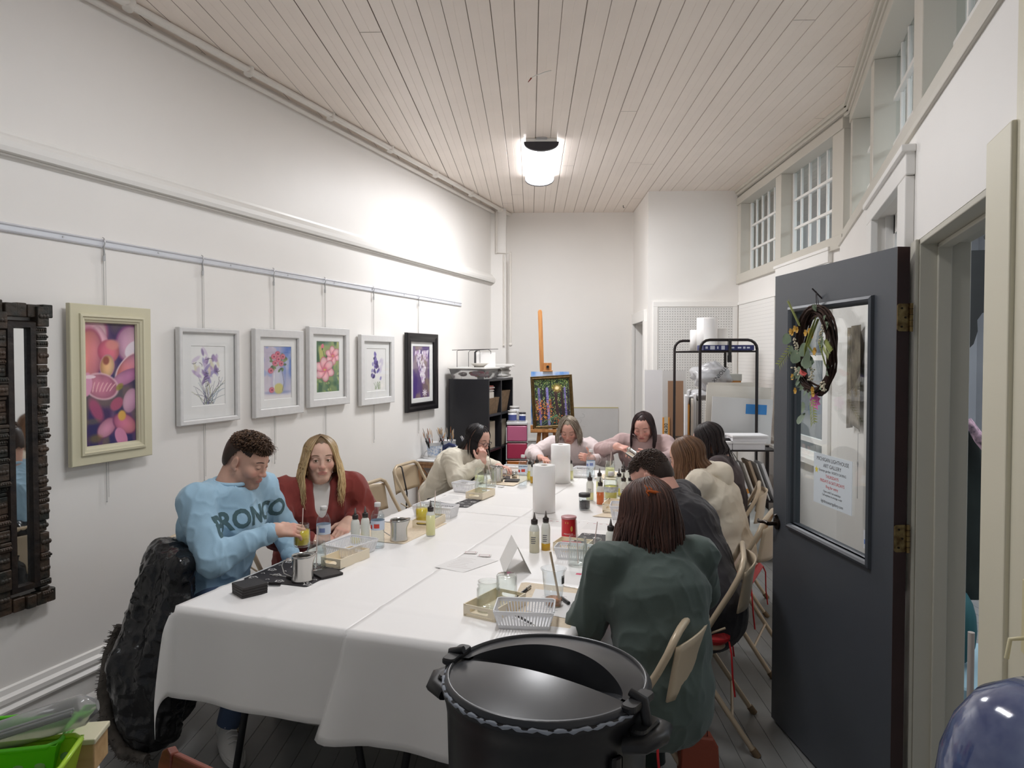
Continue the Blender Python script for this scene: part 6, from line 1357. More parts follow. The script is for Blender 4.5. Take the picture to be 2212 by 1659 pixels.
# ------------------------------------------------------------ people: distance-field bodies meshed with surface nets
A_ = lambda *v: np.array(v, np.float32)
def nrm(v): v = np.asarray(v, float); return v/np.linalg.norm(v)
class SD:
    def __init__(s, lo, hi, h):
        s.lo = np.array(lo, np.float32); s.h = h; s.n = np.ceil((np.array(hi)-s.lo)/h).astype(int)+1
        s.d = np.full(s.n, .08, np.float32); s.ax = [s.lo[i]+h*np.arange(s.n[i], dtype=np.float32) for i in range(3)]
    def blk(s, lo, hi):
        i0 = np.clip(np.floor((lo-s.lo)/s.h).astype(int), 0, s.n); i1 = np.clip(np.ceil((hi-s.lo)/s.h).astype(int)+1, 0, s.n)
        if (i1-i0).min() <= 0: return None
        sl = tuple(slice(a, b) for a, b in zip(i0, i1))
        return sl, s.ax[0][sl[0]][:, None, None], s.ax[1][sl[1]][None, :, None], s.ax[2][sl[2]][None, None, :]
    def mix(s, sl, d2, k, op):
        d1 = s.d[sl]
        if op == 'u': h = np.clip(.5+.5*(d1-d2)/k, 0, 1); s.d[sl] = d1*(1-h)+d2*h-k*h*(1-h)
        else: h = np.clip(.5-.5*(d1+d2)/k, 0, 1); s.d[sl] = d1*(1-h)-d2*h+k*h*(1-h)
    def cone(s, a, b, ra, rb, k=.02, op='u', w=None):
        a = np.asarray(a, np.float32); b = np.asarray(b, np.float32); m = k+.02+s.h; R_ = max(ra, rb)*(w[1] if w else 1)+m
        B_ = s.blk(np.minimum(a, b)-R_, np.maximum(a, b)+R_)
        if B_ is None: return
        sl, X, Y, Z = B_; px, py, pz = X-a[0], Y-a[1], Z-a[2]; v = (b-a).astype(np.float32)
        if w is not None:
            u = nrm(w[0]).astype(np.float32); g = 1-1/w[1]; q = (px*u[0]+py*u[1]+pz*u[2])*g; px, py, pz = px-q*u[0], py-q*u[1], pz-q*u[2]; v = v-u*(v@u)*g
        L = float(v@v)+1e-9; t = np.clip((px*v[0]+py*v[1]+pz*v[2])/L, 0, 1)
        d = np.sqrt((px-t*v[0])**2+(py-t*v[1])**2+(pz-t*v[2])**2)-(ra+(rb-ra)*t); s.mix(sl, d, k, op)
    def ell(s, c, r, R=None, k=.015, op='u'):
        c = np.asarray(c, np.float32); r = np.asarray(r, np.float32); R = np.eye(3, dtype=np.float32) if R is None else np.asarray(R, np.float32)
        m = r.max()+k+.02+s.h; B_ = s.blk(c-m, c+m)
        if B_ is None: return
        sl, X, Y, Z = B_; px, py, pz = X-c[0], Y-c[1], Z-c[2]
        q = [(px*R[0, i]+py*R[1, i]+pz*R[2, i])/r[i] for i in range(3)]
        k0 = np.sqrt(q[0]**2+q[1]**2+q[2]**2)+1e-6; k1 = np.sqrt((q[0]/r[0])**2+(q[1]/r[1])**2+(q[2]/r[2])**2)+1e-6
        s.mix(sl, k0*(k0-1)/k1, k, op)
    def at(s, p):
        i = np.clip(np.round((np.asarray(p)-s.lo)/s.h).astype(int), 0, s.n-1); return s.d[tuple(i)]
    def mesh(s, smooth=1):
        d = s.d; sg = d < 0; n = s.n
        c = np.zeros(n-1, np.int8)
        offs = [(i, j, k) for i in (0, 1) for j in (0, 1) for k in (0, 1)]
        V = lambda arr, o: arr[o[0]:n[0]-1+o[0], o[1]:n[1]-1+o[1], o[2]:n[2]-1+o[2]]
        for o in offs: c += V(sg, o)
        act = (c > 0) & (c < 8); idx = np.argwhere(act); acc = np.zeros((len(idx), 3), np.float32); cnt = np.zeros(len(idx), np.float32)
        for o in offs:
            for ax in range(3):
                if o[ax]: continue
                o2 = list(o); o2[ax] = 1
                a = d[idx[:, 0]+o[0], idx[:, 1]+o[1], idx[:, 2]+o[2]]; b = d[idx[:, 0]+o2[0], idx[:, 1]+o2[1], idx[:, 2]+o2[2]]
                mk = (a < 0) != (b < 0); t = np.where(mk, a/(a-b+1e-12), 0); p = np.array(o, np.float32)[None].repeat(len(idx), 0); p[:, ax] += t
                acc += p*mk[:, None]; cnt += mk
        P = s.lo+s.h*(idx+acc/cnt[:, None]); vid = np.full(n-1, -1, np.int32); vid[act] = np.arange(len(idx))
        F_ = []
        for ax in range(3):
            b1, b2 = (ax+1) % 3, (ax+2) % 3
            sl0 = [slice(1, None)]*3; sl0[ax] = slice(0, -1); sl1 = list(sl0); sl1[ax] = slice(1, None)
            sA, sB = sg[tuple(sl0)], sg[tuple(sl1)]; e = np.argwhere(sA != sB)
            e[:, b1] += 1; e[:, b2] += 1
            ok = (e[:, b1] < n[b1]-1) & (e[:, b2] < n[b2]-1); e = e[ok]
            def g(o1, o2_): q = e.copy(); q[:, b1] -= o1; q[:, b2] -= o2_; return vid[q[:, 0], q[:, 1], q[:, 2]]
            quad = np.stack([g(1, 1), g(0, 1), g(0, 0), g(1, 0)], 1); fl = ~sg[e[:, 0], e[:, 1], e[:, 2]]; quad[fl] = quad[fl][:, ::-1]; F_.append(quad)
        Fq = np.concatenate(F_); Fq = Fq[(Fq >= 0).all(1)]
        for _ in range(smooth):
            S_ = np.zeros_like(P); C_ = np.zeros(len(P), np.float32)
            for i in range(4): a, b = Fq[:, i], Fq[:, (i+1) % 4]; np.add.at(S_, a, P[b]); np.add.at(C_, a, 1)
            P = P*.5+.5*S_/np.maximum(C_, 1)[:, None]
        return P, Fq
def normals(P, F):
    a, b, c, d = (P[F[:, i]] for i in range(4)); N = np.cross(c-a, d-b); VN = np.zeros_like(P)
    for i in range(4): np.add.at(VN, F[:, i], N)
    return VN/(np.linalg.norm(VN, axis=1, keepdims=True)+1e-9)
_ng = np.random.default_rng(5).random((24, 24, 24)).astype(np.float32)
def vn(p, f, seed=0):
    q = np.asarray(p)*f+seed*7.31+100; i = np.floor(q).astype(int); t = q-i; t = t*t*(3-2*t); i %= 24; j = (i+1) % 24
    g = lambda a, b, c: _ng[a, b, c]
    x0, y0, z0, x1, y1, z1 = i[:, 0], i[:, 1], i[:, 2], j[:, 0], j[:, 1], j[:, 2]; tx, ty, tz = t[:, 0], t[:, 1], t[:, 2]
    return ((g(x0, y0, z0)*(1-tx)+g(x1, y0, z0)*tx)*(1-ty)+(g(x0, y1, z0)*(1-tx)+g(x1, y1, z0)*tx)*ty)*(1-tz)+((g(x0, y0, z1)*(1-tx)+g(x1, y0, z1)*tx)*(1-ty)+(g(x0, y1, z1)*(1-tx)+g(x1, y1, z1)*tx)*ty)*tz
def raw_obj(name, parts, mats, parent, org, cols=None, smooth=True):
    """parts: list of (P, F, material index); coordinates in world space, stored relative to org"""
    V = np.concatenate([p[0] for p in parts])-np.array(org); off = 0; Fs = []; mi = []
    for P, F, m in parts: Fs.append(np.asarray(F)+off); off += len(P); mi.append(np.full(len(F), m))
    F = np.concatenate(Fs) if len({f.shape[1] for f in Fs}) == 1 else None
    me = bpy.data.meshes.new(name)
    if F is not None:
        nf, k = F.shape; me.vertices.add(len(V)); me.vertices.foreach_set('co', V.astype(np.float32).ravel())
        me.loops.add(nf*k); me.loops.foreach_set('vertex_index', F.astype(np.int32).ravel()); me.polygons.add(nf)
        me.polygons.foreach_set('loop_start', np.arange(0, nf*k, k, dtype=np.int32)); me.update(calc_edges=True)
    else: me.from_pydata(V.tolist(), [], [list(map(int, f)) for fs in Fs for f in fs])
    for m in (mats if isinstance(mats, (list, tuple)) else [mats]): me.materials.append(m)
    me.polygons.foreach_set('material_index', np.concatenate(mi).astype(np.int32)); me.polygons.foreach_set('use_smooth', np.full(len(me.polygons), smooth))
    if cols is not None:
        a = me.color_attributes.new('Col', 'FLOAT_COLOR', 'POINT'); c4 = np.ones((len(V), 4), np.float32); c4[:, :3] = cols; a.data.foreach_set('color', c4.ravel())
    me.validate(); me.update()
    o = bpy.data.objects.new(name, me); COL.objects.link(o); o.parent = parent; return o
class Fr:   # frame: origin + axes (columns: right, forward, up)
    def __init__(s, o, fwd, up=(0, 0, 1), sc=1.):
        s.o = np.array(o, float); f = nrm(fwd); r = nrm(np.cross(f, up)); u = np.cross(r, f); s.R = np.stack([r, f, u], 1); s.s = sc
    def __call__(s, x, y, z): return s.o+s.R@(np.array([x, y, z], float)*s.s)
    def loc(s, P): return ((np.asarray(P)-s.o)@s.R)/s.s
def linc(c): return np.array(lin(c), np.float32)
def head_sdf(sd, H, N, o):
    g = H; s = g.s; R = g.R; E = lambda c, r, k=.012, op='u', R2=None: sd.ell(g(*c), np.array(r)*s, R if R2 is None else R2, k*s, op)
    Cn = lambda a, b, ra, rb, k=.012, op='u', w=None: sd.cone(g(*a), g(*b), ra*s, rb*s, k*s, op, w)
    fw = o.get('face_w', 1.); male = o.get('male', 0); ch = o.get('cheek', 0)
    E((0, -.018, .036), (.0745, .092, .083)); E((0, .022, -.012), (.060*fw, .064, .088), .02)
    E((0, .03, .045), (.056, .052, .045), .02)
    Cn((-.050*fw, .0, -.045), (-.020, .060, -.092), .020, .017, .02); Cn((.050*fw, .0, -.045), (.020, .060, -.092), .020, .017, .02)
    Cn((-.013-.007*male, .062, -.091-.003*male), (.013+.007*male, .062, -.091-.003*male), .0150+.0045*male, .0150+.0045*male, .015); E((0, .045, -.070), (.040*fw, .036, .03), .02)
    for sx in (-1, 1):
        E((sx*.040*fw, .056, -.020), (.024, .022+.004*ch, .022+.004*ch), .018)
        Cn((sx*.014, .077, .0275), (sx*.043, .064, .030), .0095+.002*male, .0085, .014)
        E((sx*.0305, .094, .007), (.0155, .014, .0105), .012, 's')
        E((sx*.0305, .0735, .0065), (.0148, .0125, .0122), .005)
        if o.get('open'): E((sx*.0305, .090, .0055), (.0128, .011, .0047), .0012, 's')
    Cn((0, .080, .020), (0, .098, -.020), .0075, .0095, .010); E((0, .1005, -.025), (.0105, .0105, .0095), .008)
    for sx in (-1, 1): E((sx*.0105, .091, -.0285), (.0072, .010, .0065), .006)
    E((0, .0795, -.056), (.026, .012, .0165), .014)
    E((0, .0885, -.0528), (.0225, .0062, .0040), .005); E((0, .0880, -.0615), (.0190, .0062, .0048), .005)
    E((0, .0975, -.0572), (.023, .0072, .0011), .0015, 's')
    E((0, .096, -.074), (.016, .008, .005), .008, 's')
    for sx in (-1, 1):   # ears
        Re = R@np.array(Matrix.Rotation(sx*-.25, 3, 'Z')@Matrix.Rotation(-.15, 3, 'X'))
        sd.ell(g(sx*.0765, -.012, -.004), np.array((.0065, .0175, .031))*s, Re, .006*s); sd.ell(g(sx*.0835, -.008, .0), np.array((.0045, .010, .020))*s, Re, .004*s, 's')
        E((sx*.076, .002, -.028), (.007, .006, .008), .006)
    nb = np.array(N, float); nr = o.get('neck_r', .052)
    sd.cone(g(0, -.030, -.045), nb, nr*s, (nr+.008)*s, .022); sd.cone(g(0, -.042, .0), nb-np.array(o['F3'])*.012, .044*s, nr*.95*s, .02)
    sd.cone(g(0, .02, -.085), nb+np.array(o['F3'])*.025, .022*s, .03*s, .03)
def head_cols(P, H, o):
    L = H.loc(P); x, y, z = L[:, 0], L[:, 1], L[:, 2]; base = linc(o['skin']); C = np.repeat(base[None], len(P), 0)
    def bl(m, c, a): nonlocal C; m = np.clip(m, 0, 1)[:, None]*a; C = C*(1-m)+linc(c)*m
    front = np.clip((y-.03)/.02, 0, 1)
    g2 = lambda cx, cz, rx, rz: np.exp(-(((x-cx)/rx)**2+((z-cz)/rz)**2))*front
    bl(g2(.042, -.022, .02, .018)+g2(-.042, -.022, .02, .018), o.get('blush', (226, 140, 128)), .4+.15*o.get('rosy', 0)); bl(g2(0, -.026, .014, .012), o.get('blush', (226, 140, 128)), .45)
    for sx in (-1, 1): bl(g2(sx*.0305, .006, .017, .012), tuple(int(v*.80) for v in o['skin']), .45)
    if o.get('stubble'): bl(np.clip((-.028-z)/.02, 0, 1)*np.clip((y+.02)/.03, 0, 1)*(z > -.125)*np.clip((.05-abs(x))/.02+.9, 0, 1), o['stubble'], .55)
    lip = ((x/.0235)**2+((z+.0572)/.0105)**2 < 1)*(y > .07)*(1.0); bl(lip, o.get('lip', (196, 116, 110)), .75)
    bl(np.exp(-(((x)/.022)**2+((z+.0572)/.0014)**2))*(y > .07), (96, 50, 46), .8)
    return C
def make_hand(sd, wr, fd, nd, sg, curl=(.35, .5, .35), thumb=(.5, .5), sc=1., spread=.06, wk=.0):
    """fd finger direction, nd back-of-hand normal, sg +1: thumb on side cross(fd, nd)"""
    g = Fr(wr, fd, nd, sc); X = sg*1.; s = sc
    ks = []
    for i, (kx, ky) in enumerate(((.027, .086), (.009, .091), (-.009, .087), (-.026, .079))):
        sd.cone(g(X*kx*.55, .006, 0), g(X*kx, ky, 0), .0155*s, .0115*s, .012); ks.append((kx, ky))
    sd.cone(g(X*.012, .03, -.006), g(X*-.012, .03, -.006), .017*s, .016*s, .012); sd.cone(g(X*.022, .016, -.004), g(X*.030, .045, -.010), .017*s, .014*s, .012)
    Ls = ((.040, .025, .019), (.044, .028, .020), (.041, .026, .019), (.033, .020, .017)); rs = (.0092, .0094, .0088, .0078); tips = []
    for i, (kx, ky) in enumerate(ks):
        a = 0; p = np.array([X*kx, ky, 0.]); sp = X*(1.5-i)*spread; r = rs[i]; cu = curl if not hasattr(curl[0], '__len__') else curl[i]
        for j in range(3):
            a += cu[j]; q = p+np.array([sin(sp)*cos(a), cos(sp)*cos(a), -sin(a)])*Ls[i][j]
            sd.cone(g(*p), g(*q), (r+.0006)*s*(1-.06*j), r*s*(.92-.06*j), .0035); p = q
        tips.append(g(*p))
    p = np.array([X*.026, .022, -.008]); a0, a1 = thumb; d = nrm([X*.75, .62, -.35*a0]); q = p+d*.036; sd.cone(g(*p), g(*q), .0145*s, .0115*s, .008)
    d2 = nrm(d+np.array([-X*.55*a1, .25, -.45*a1])); q2 = q+d2*.030; sd.cone(g(*q), g(*q2), .0112*s, .0100*s, .004); d3 = nrm(d2+np.array([-X*.35*a1, .1, -.3*a1])); q3 = q2+d3*.024; sd.cone(g(*q2), g(*q3), .0100*s, .0078*s, .004)
    return g, tips
SKINM = pm('skin', (255, 255, 255), .48, col='Col', noise=(60, .05), sss=.12, spec=.4)
M_eye = pm('eye_white', (226, 222, 218), .15); M_lash = pm('lash_dark', (44, 32, 28), .6)
def hairmat(name): return pm(name, (255, 255, 255), .42, col='Col', spec=.45)
def strands(paths, rad, col, col2=None, rnd=None, k=4, colroot=None):
    """paths (n, m, 3); returns P, F, cols; tapered tubes"""
    n, m, _ = paths.shape; T = np.gradient(paths, axis=1); T /= np.linalg.norm(T, axis=2, keepdims=True)+1e-9
    ref = np.array([.3, .2, 1.]); U = np.cross(T, ref); U /= np.linalg.norm(U, axis=2, keepdims=True)+1e-9; W_ = np.cross(T, U)
    tt = np.linspace(0, 1, m); R_ = rad*(np.minimum(1, tt*6+.4)*np.minimum(1, (1-tt)*2.5+.12))[None, :]*(rnd.random((n, 1))*.7+.65)
    ang = np.arange(k)*2*pi/k; P = (paths[:, :, None]+U[:, :, None]*(np.cos(ang)[None, None, :, None]*R_[:, :, None, None])+W_[:, :, None]*(np.sin(ang)[None, None, :, None]*R_[:, :, None, None]*.7)).reshape(-1, 3)
    b = (np.arange(n)[:, None, None]*m+np.arange(m-1)[None, :, None])*k; i = np.arange(k)[None, None]; j = (i+1) % k
    F = np.stack([b+i, b+j, b+k+j, b+k+i], -1).reshape(-1, 4)
    c1, c2 = linc(col), linc(col2 if col2 is not None else col); mixv = rnd.random((n, 1, 1)); C = c1*(1-mixv)+c2*mixv; C = np.broadcast_to(C, (n, m, 3)).copy()
    if colroot is not None: f = np.clip(1-tt*colroot[1], 0, 1)[None, :, None]; C = C*(1-f)+linc(colroot[0])*f
    C = C*(.82+.3*rnd.random((n, 1, 1))); return P, F, np.repeat(C.reshape(-1, 1, 3), k, 1).reshape(-1, 3)
def long_hair(H, o, shoulder=None):
    """strands from the parting over the skull, then hanging"""
    r = np.random.default_rng(o.get('seed', 1)); n = o.get('n', 420); m = 22; L = o['len']; wav = o.get('wave', 0); vol = o.get('vol', .012); px = o.get('part', 0.)
    a0, a1 = o.get('az', (radians(42), radians(318))); az = np.where(r.random(n) < o.get('face_bias', .35), np.where(r.random(n) < .5, a0+r.random(n)*.5, a1-r.random(n)*.5), a0+(a1-a0)*r.random(n))
    rx, ry, rz = .080, .100, .090; cx, cy, cz = 0, -.014, .034
    lay = r.random(n); P = np.zeros((n, m, 3)); crest = o.get('crest', radians(100))
    sx, cyz = np.sin(az), np.cos(az)   # az 0 = front
    ph = r.random(n)*6.28; ph2 = r.random(n)*6.28; Li = L*(.72+.28*lay)*(.9+.2*r.random(n)); part_y = .072*np.clip(.5+.5*cyz, 0, 1)*1.15-.05
    start = r.random(n)*o.get('root_spread', .55)
    azs = np.where(az < pi, az, 2*pi-az); sgn = np.where(az < pi, 1., -1.); fr_w = np.exp(-(azs-a0)*1.6)*a0*o.get('sweep', .62)
    for j in range(m):
        t = j/(m-1); sc_ = .34   # share of the strand over the skull
        off = 1+(.04+.10*lay)*min(t*6, 1)
        if t < sc_:
            a = start+(crest-start)*(t/sc_)
            ae = azs-fr_w*(1-(a/crest))**.8; sx = np.sin(ae)*sgn; cyz = np.cos(ae)
            x = cx+px*(1-t/sc_)+rx*off*np.sin(a)*sx; z = cz+rz*off*np.cos(a); y0 = cy+ry*off*np.sin(a)*cyz; w_ = np.clip(1-a/1.2, 0, 1)**1.5; y = y0*(1-w_)+part_y*w_
            end = (x, y, z)
        else:
            q = (t-sc_)/(1-sc_); x0, y0, z0 = end; fall = Li*q
            fl = o.get('flare', .01); cl = o.get('cling', 0.)
            x = x0*(1+(fl*q)/.08*(1) -cl*q); y = y0+np.sign(cyz)*fl*q*.3-np.where(cyz > 0, o.get('back', 0)*q, 0); z = z0-fall
            x = x+sx*vol*np.sin(q*pi)*1.
        if wav:
            am = wav*np.clip(t*1.6-.25, 0, 1); fr_ = o.get('freq', 16.)
            x = x+am*np.sin(ph+t*fr_)*(.6+.4*lay); y = y+am*.8*np.cos(ph+t*fr_*1.1)*(.6+.4*lay)
        P[:, j, 0], P[:, j, 1], P[:, j, 2] = x, y, z
    # hang straight down in the world: the falling part follows gravity
    Wd = H.o+(P*H.s)@H.R.T; js = int(.34*(m-1))
    if o.get('gravity', 1):
        base = Wd[:, js:js+1]; rel = P[:, js+1:]-P[:, js:js+1]; Rz = H.R.copy(); up = np.array([0, 0, 1.]); gr = o.get('gravity', 1)
        up2 = nrm(H.R[:, 2]*(1-gr)+up*gr); fwd = nrm(H.R[:, 1]-up2*(H.R[:, 1]@up2)); rt = np.cross(fwd, up2); R2 = np.stack([rt, fwd, up2], 1)
        Wd[:, js+1:] = base+(rel*H.s)@R2.T
    for _ in range(4): Wd[:, 1:-1] = Wd[:, 1:-1]*.5+.25*(Wd[:, :-2]+Wd[:, 2:]) if not wav or _ < 2 else Wd[:, 1:-1]
    if shoulder is not None:
        for c, rad, *c2 in shoulder:
            c = np.array(c, float)
            if c2: e_ = np.array(c2[0], float)-c; tt_ = np.clip(((Wd-c)@e_)/(e_@e_), 0, 1)[..., None]; cc_ = c+tt_*e_
            else: cc_ = c
            dv = Wd-cc_; dv2 = dv.copy(); dv2[..., 2] *= (.05 if c2 else .4); dv2 = dv2-(H.R[:, 1]*np.array([1, 1, 0]))*(.035 if c2 else 0)*(P[:, js:js+1, 1:2] < -.02); dd = np.linalg.norm(dv*np.array([1, 1, .05 if c2 else 1]), axis=2, keepdims=True); push = np.maximum(rad+.004+.010*lay[:, None, None]-dd, 0); 
            if c2:
                bd = -H.R[:, 1]*np.array([1, 1, 0]); bd /= np.linalg.norm(bd); sd_ = np.array([bd[1], -bd[0], 0]); cb_, cs_ = (dv@bd)[..., None], (dv@sd_)[..., None]; rr2 = rad+.006+.012*lay[:, None, None]; hz = np.clip((np.array(c2[0], float)[2]+.03-Wd[..., 2:3])/.03, 0, 1)
                bk_ = (cyz < -.25)[:, None, None]*1.; Wd = Wd+bd*np.maximum(np.sqrt(np.maximum(rr2**2-cs_**2, 0))-cb_, 0)*hz*bk_; push = push*(1-bk_)
            push = push*(np.clip((np.array(c2[0], float)[2]+.03-Wd[..., 2:3])/.03, 0, 1) if c2 else 1); dv2 /= np.linalg.norm(dv2, axis=2, keepdims=True)+1e-9; Wd = Wd+dv2*push
        for _ in range(2): Wd[:, 1:-1] = Wd[:, 1:-1]*.6+.2*(Wd[:, :-2]+Wd[:, 2:])
    return Wd, r
def cap_mesh(H, z0f, z0b, grow=.006, h=.005, ears=True, zs=.004):
    """a scalp cap: offset skull trimmed at the hair line"""
    c = H(0, -.01, .03); m = .14*H.s; sd = SD(c-m, c+m, h); s = H.s
    sd.ell(H(0, -.018, .036), np.array((.0745+grow, .092+grow, .083+grow))*s, H.R, .01); sd.ell(H(0, -.048, -.01), np.array((.062+grow, .058+grow, .07))*s, H.R, .02)
    P, F = sd.mesh(1); L = H.loc(P); line = np.where(L[:, 1] > -.01, z0f, z0f+(z0b-z0f)*np.clip((-.01-L[:, 1])/.05, 0, 1))
    side = np.clip((np.abs(L[:, 0])-.045)/.02, 0, 1)*np.clip(L[:, 1]+.005, 0, .06)/.06; keep = L[:, 2] > line-side*.022+zs*np.sin(L[:, 0]*220+L[:, 1]*90)
    kf = keep[F].all(1); F = F[kf]; used = np.unique(F); mp = np.full(len(P), -1); mp[used] = np.arange(len(used)); return P[used], mp[F]
def person(sp):
    H_ = sp['head']; N = np.array(sp['neck'], float); F3 = nrm(np.array([*sp['face'], 0.])); S = np.array([F3[1], -F3[0], 0.]); hip = np.array(sp['hip'], float); up = np.array([0, 0, 1.])
    org = (hip[0], hip[1], 0); root = thing('person', sp['label'], 'person', org); b = sp.get('build', 1.); hs = sp.get('head_s', 1.)
    fr = nrm(sp['look']); roll = sp.get('roll', 0.); upv = up+roll*np.cross(fr, up); H = Fr(H_, fr, upv, hs); sp['o'] = o = sp.get('opt', {}); o['open'] = sp.get('eyes_open'); o['skin'] = sp['skin']; o['F3'] = F3
    hh = sp.get('h', .0035); head = SD(H.o-.15*hs, H.o+.15*hs, hh); lo = np.minimum(H.o-.14*hs, N-.09); hi = np.maximum(H.o+.14*hs, N+.09); head = SD(lo, hi, hh); head_sdf(head, H, N-F3*.0+up*-.01, o)
    P, F = head.mesh(1); parts = [(P, F, 0)]; cols = [head_cols(P, H, o)]
    sw = sp.get('sw', .19); shz = sp.get('shz', -.035); sh = {+1: N+S*sw+up*shz+np.array(sp.get('shR', (0, 0, 0))), -1: N-S*sw+up*shz+np.array(sp.get('shL', (0, 0, 0)))}
    info = {}
    for sg, key in ((1, 'R'), (-1, 'L')):
        if key not in sp: continue
        a = sp[key]; wr = np.array(a['wrist'], float); el = np.array(a['elbow'], float); m = .22
        hd = SD(wr-m, wr+m, max(hh*.9, .003)); g, tips = make_hand(hd, wr, a['fd'], a['nd'], a.get('sg', -sg), a.get('curl', (.35, .5, .35)), a.get('thumb', (.5, .5)), a.get('s', 1.))
        e2 = wr+nrm(el-wr)*.14; hd.cone(wr+nrm(wr-el)*.012, wr-nrm(wr-el)*.0, .0245, .0255, .015, w=(g.R[:, 0], 1.15)); hd.cone(wr, e2, .0255, .034, .015, w=(g.R[:, 0], 1.1))
        P, F = hd.mesh(1); parts.append((P, F, 0)); Lh = g.loc(P); C = np.repeat(linc(sp['skin'])[None], len(P), 0); kn = np.clip(np.exp(-((Lh[:, 1]-.088)/.012)**2)+np.clip((Lh[:, 1]-.13)/.06, 0, 1), 0, 1)[:, None]*.3; C = C*(1-kn)+linc(o.get('blush', (226, 140, 128)))*kn; cols.append(C); info[key] = (g, tips)
    # inner body hidden by the clothes, so that the figure is whole
    low = SD(np.minimum.reduce([hip, N, *sh.values()])-.30, np.maximum.reduce([hip, N, *sh.values()])+.30, .014)
    wst = hip*.62+N*.38-F3*.01; chs = hip*.3+N*.7+F3*sp.get('chest_f', .0)
    def torso(sd, inf, k=.03):
        sd.cone(hip, wst, .108*b+inf*.6, .106*b+inf, k, w=(S, 1.32)); sd.cone(wst, chs, .108*b+inf, .118*b+inf, k, w=(S, 1.36)); sd.cone(chs, N-up*.05, .118*b+inf, .078*b+inf, k, w=(S, 1.45))
        for sg in (1, -1): sd.cone(N+S*sg*.05-up*.028, sh[sg], .044*b+inf, .052*b+inf, k)
        if sp.get('bust'):
            for sg in (1, -1): sd.ell(chs+F3*(.085*b)+S*sg*.075-up*.03, np.array((.068, .065, .065))*b+inf, None, .03)
    torso(low, -.012)
    for sg, key in ((1, 'R'), (-1, 'L')):
        if key in sp: low.cone(sh[sg], sp[key]['elbow'], .040*b, .034*b, .02); low.cone(sp[key]['elbow'], sp[key]['wrist'], .034*b, .024, .02)
    P, F = low.mesh(1); parts.append((P, F, 0)); cols.append(np.repeat(linc(sp['skin'])[None], len(P), 0))
    raw_obj('body', parts, SKINM, root, org, np.concatenate(cols))
    # ---- top
    t = sp['top']; pts = [hip, N, sh[1], sh[-1]]+[np.array(sp[k]['elbow']) for k in 'RL' if k in sp]+[np.array(sp[k]['wrist']) for k in 'RL' if k in sp]
    sd = SD(np.minimum.reduce(pts)-.22, np.maximum.reduce(pts)+.22, t.get('h', .007)); inf = t.get('inf', .008); torso(sd, inf)
    sd.cone(hip-up*.05, hip+up*.03, .108*b+inf, .110*b+inf, .03, w=(S, 1.34))
    for sg, key in ((1, 'R'), (-1, 'L')):
        if key not in sp: continue
        el = np.array(sp[key]['elbow'], float); wr = np.array(sp[key]['wrist'], float); ar = t.get('arm', .012); e = wr+nrm(el-wr)*sp[key].get('cuff', .03)
        sd.cone(sh[sg], el, .049*b+inf+ar*.3, .036*b+inf+ar*.5, .03)
        if t.get('short'): continue
        sd.cone(el, e, .036*b+inf+ar*.5, .027+inf*.6+ar*.3, .02)
    cn = sp.get('collar_up', .012); nk = o.get('neck_r', .052)+.011; sd.cone(N+up*cn+F3*.012, N+up*.16+F3*.03, nk, nk+.03, .012, 's', w=(S, 1.1))
    if t.get('vneck'): sd.cone(N+up*.02+F3*.09, N-up*t['vneck']+F3*.16, .045, .022, .01, 's')
    for q in t.get('cuts', ()): sd.cone(*q[:4], .008, 's', w=q[4] if len(q) > 4 else None)
    P, F = sd.mesh(2); VN = normals(P, F); A1 = t.get('fold', .008)
    rg = (1-np.abs(2*vn(P*np.array([1.25, 1.25, .6])+.05*vn(P, 5., 9)[:, None], t.get('ff', 11.), sp.get('seed', 1))-1))**3*1.3+.5*(1-np.abs(2*vn(P*np.array([1.1, 1.1, .8]), t.get('ff', 11.)*2.1, 4)-1))**3; amp = np.full(len(P), .7)
    for key in 'RL':
        if key in sp: el = np.array(sp[key]['elbow']); amp = np.maximum(amp, np.exp(-(np.linalg.norm(P-el, axis=1)/.12)**2)*1.5)
    P = P+VN*(rg*amp*A1*1.0-.4*A1+(vn(P, 30., 3)-.5)*.0015)[:, None]
    if t.get('knit'): c3 = P@np.stack([S, np.cross(S, up), up], 1); P = P+VN*(np.maximum(0, np.sin(c3[:, 0]*95))*np.abs(np.sin(c3[:, 2]*60+3*np.sin(c3[:, 0]*40)))*.0035)[:, None]
    if t.get('hem'): F = F[(P[:, 2] > t['hem'])[F].all(1)]
    garment = raw_obj(t['name'], [(P, F, 0)], t['mat'], root, org)
    if t.get('inner'):
        s2 = SD(np.minimum.reduce([N, hip])-.25, np.maximum.reduce([N, hip])+.25, .008); b_, f_ = t['inner'], .0
        torso(s2, .0); s2.cone(N+up*(cn-.004)+F3*.012, N+up*.16+F3*.03, .050, .085, .01, 's', w=(S, 1.1)); P2, F2 = s2.mesh(1); raw_obj('undershirt', [(P2, F2, 0)], b_, garment, (0, 0, 0)).location = -Vector(org)
    if t.get('rib', 1):
        m = MB(); rr_ = nk+.001; ring_ = [tuple(N+up*(cn+.016+.010*cos(a)*-1)+S*rr_*1.12*sin(a)+F3*(.012+rr_*cos(a))-np.array(org)) for a in [k*pi/12 for k in range(24)]]
        m.tube(ring_, .0095, 8, closed=True); obj('collar', m, t['mat'], garment)
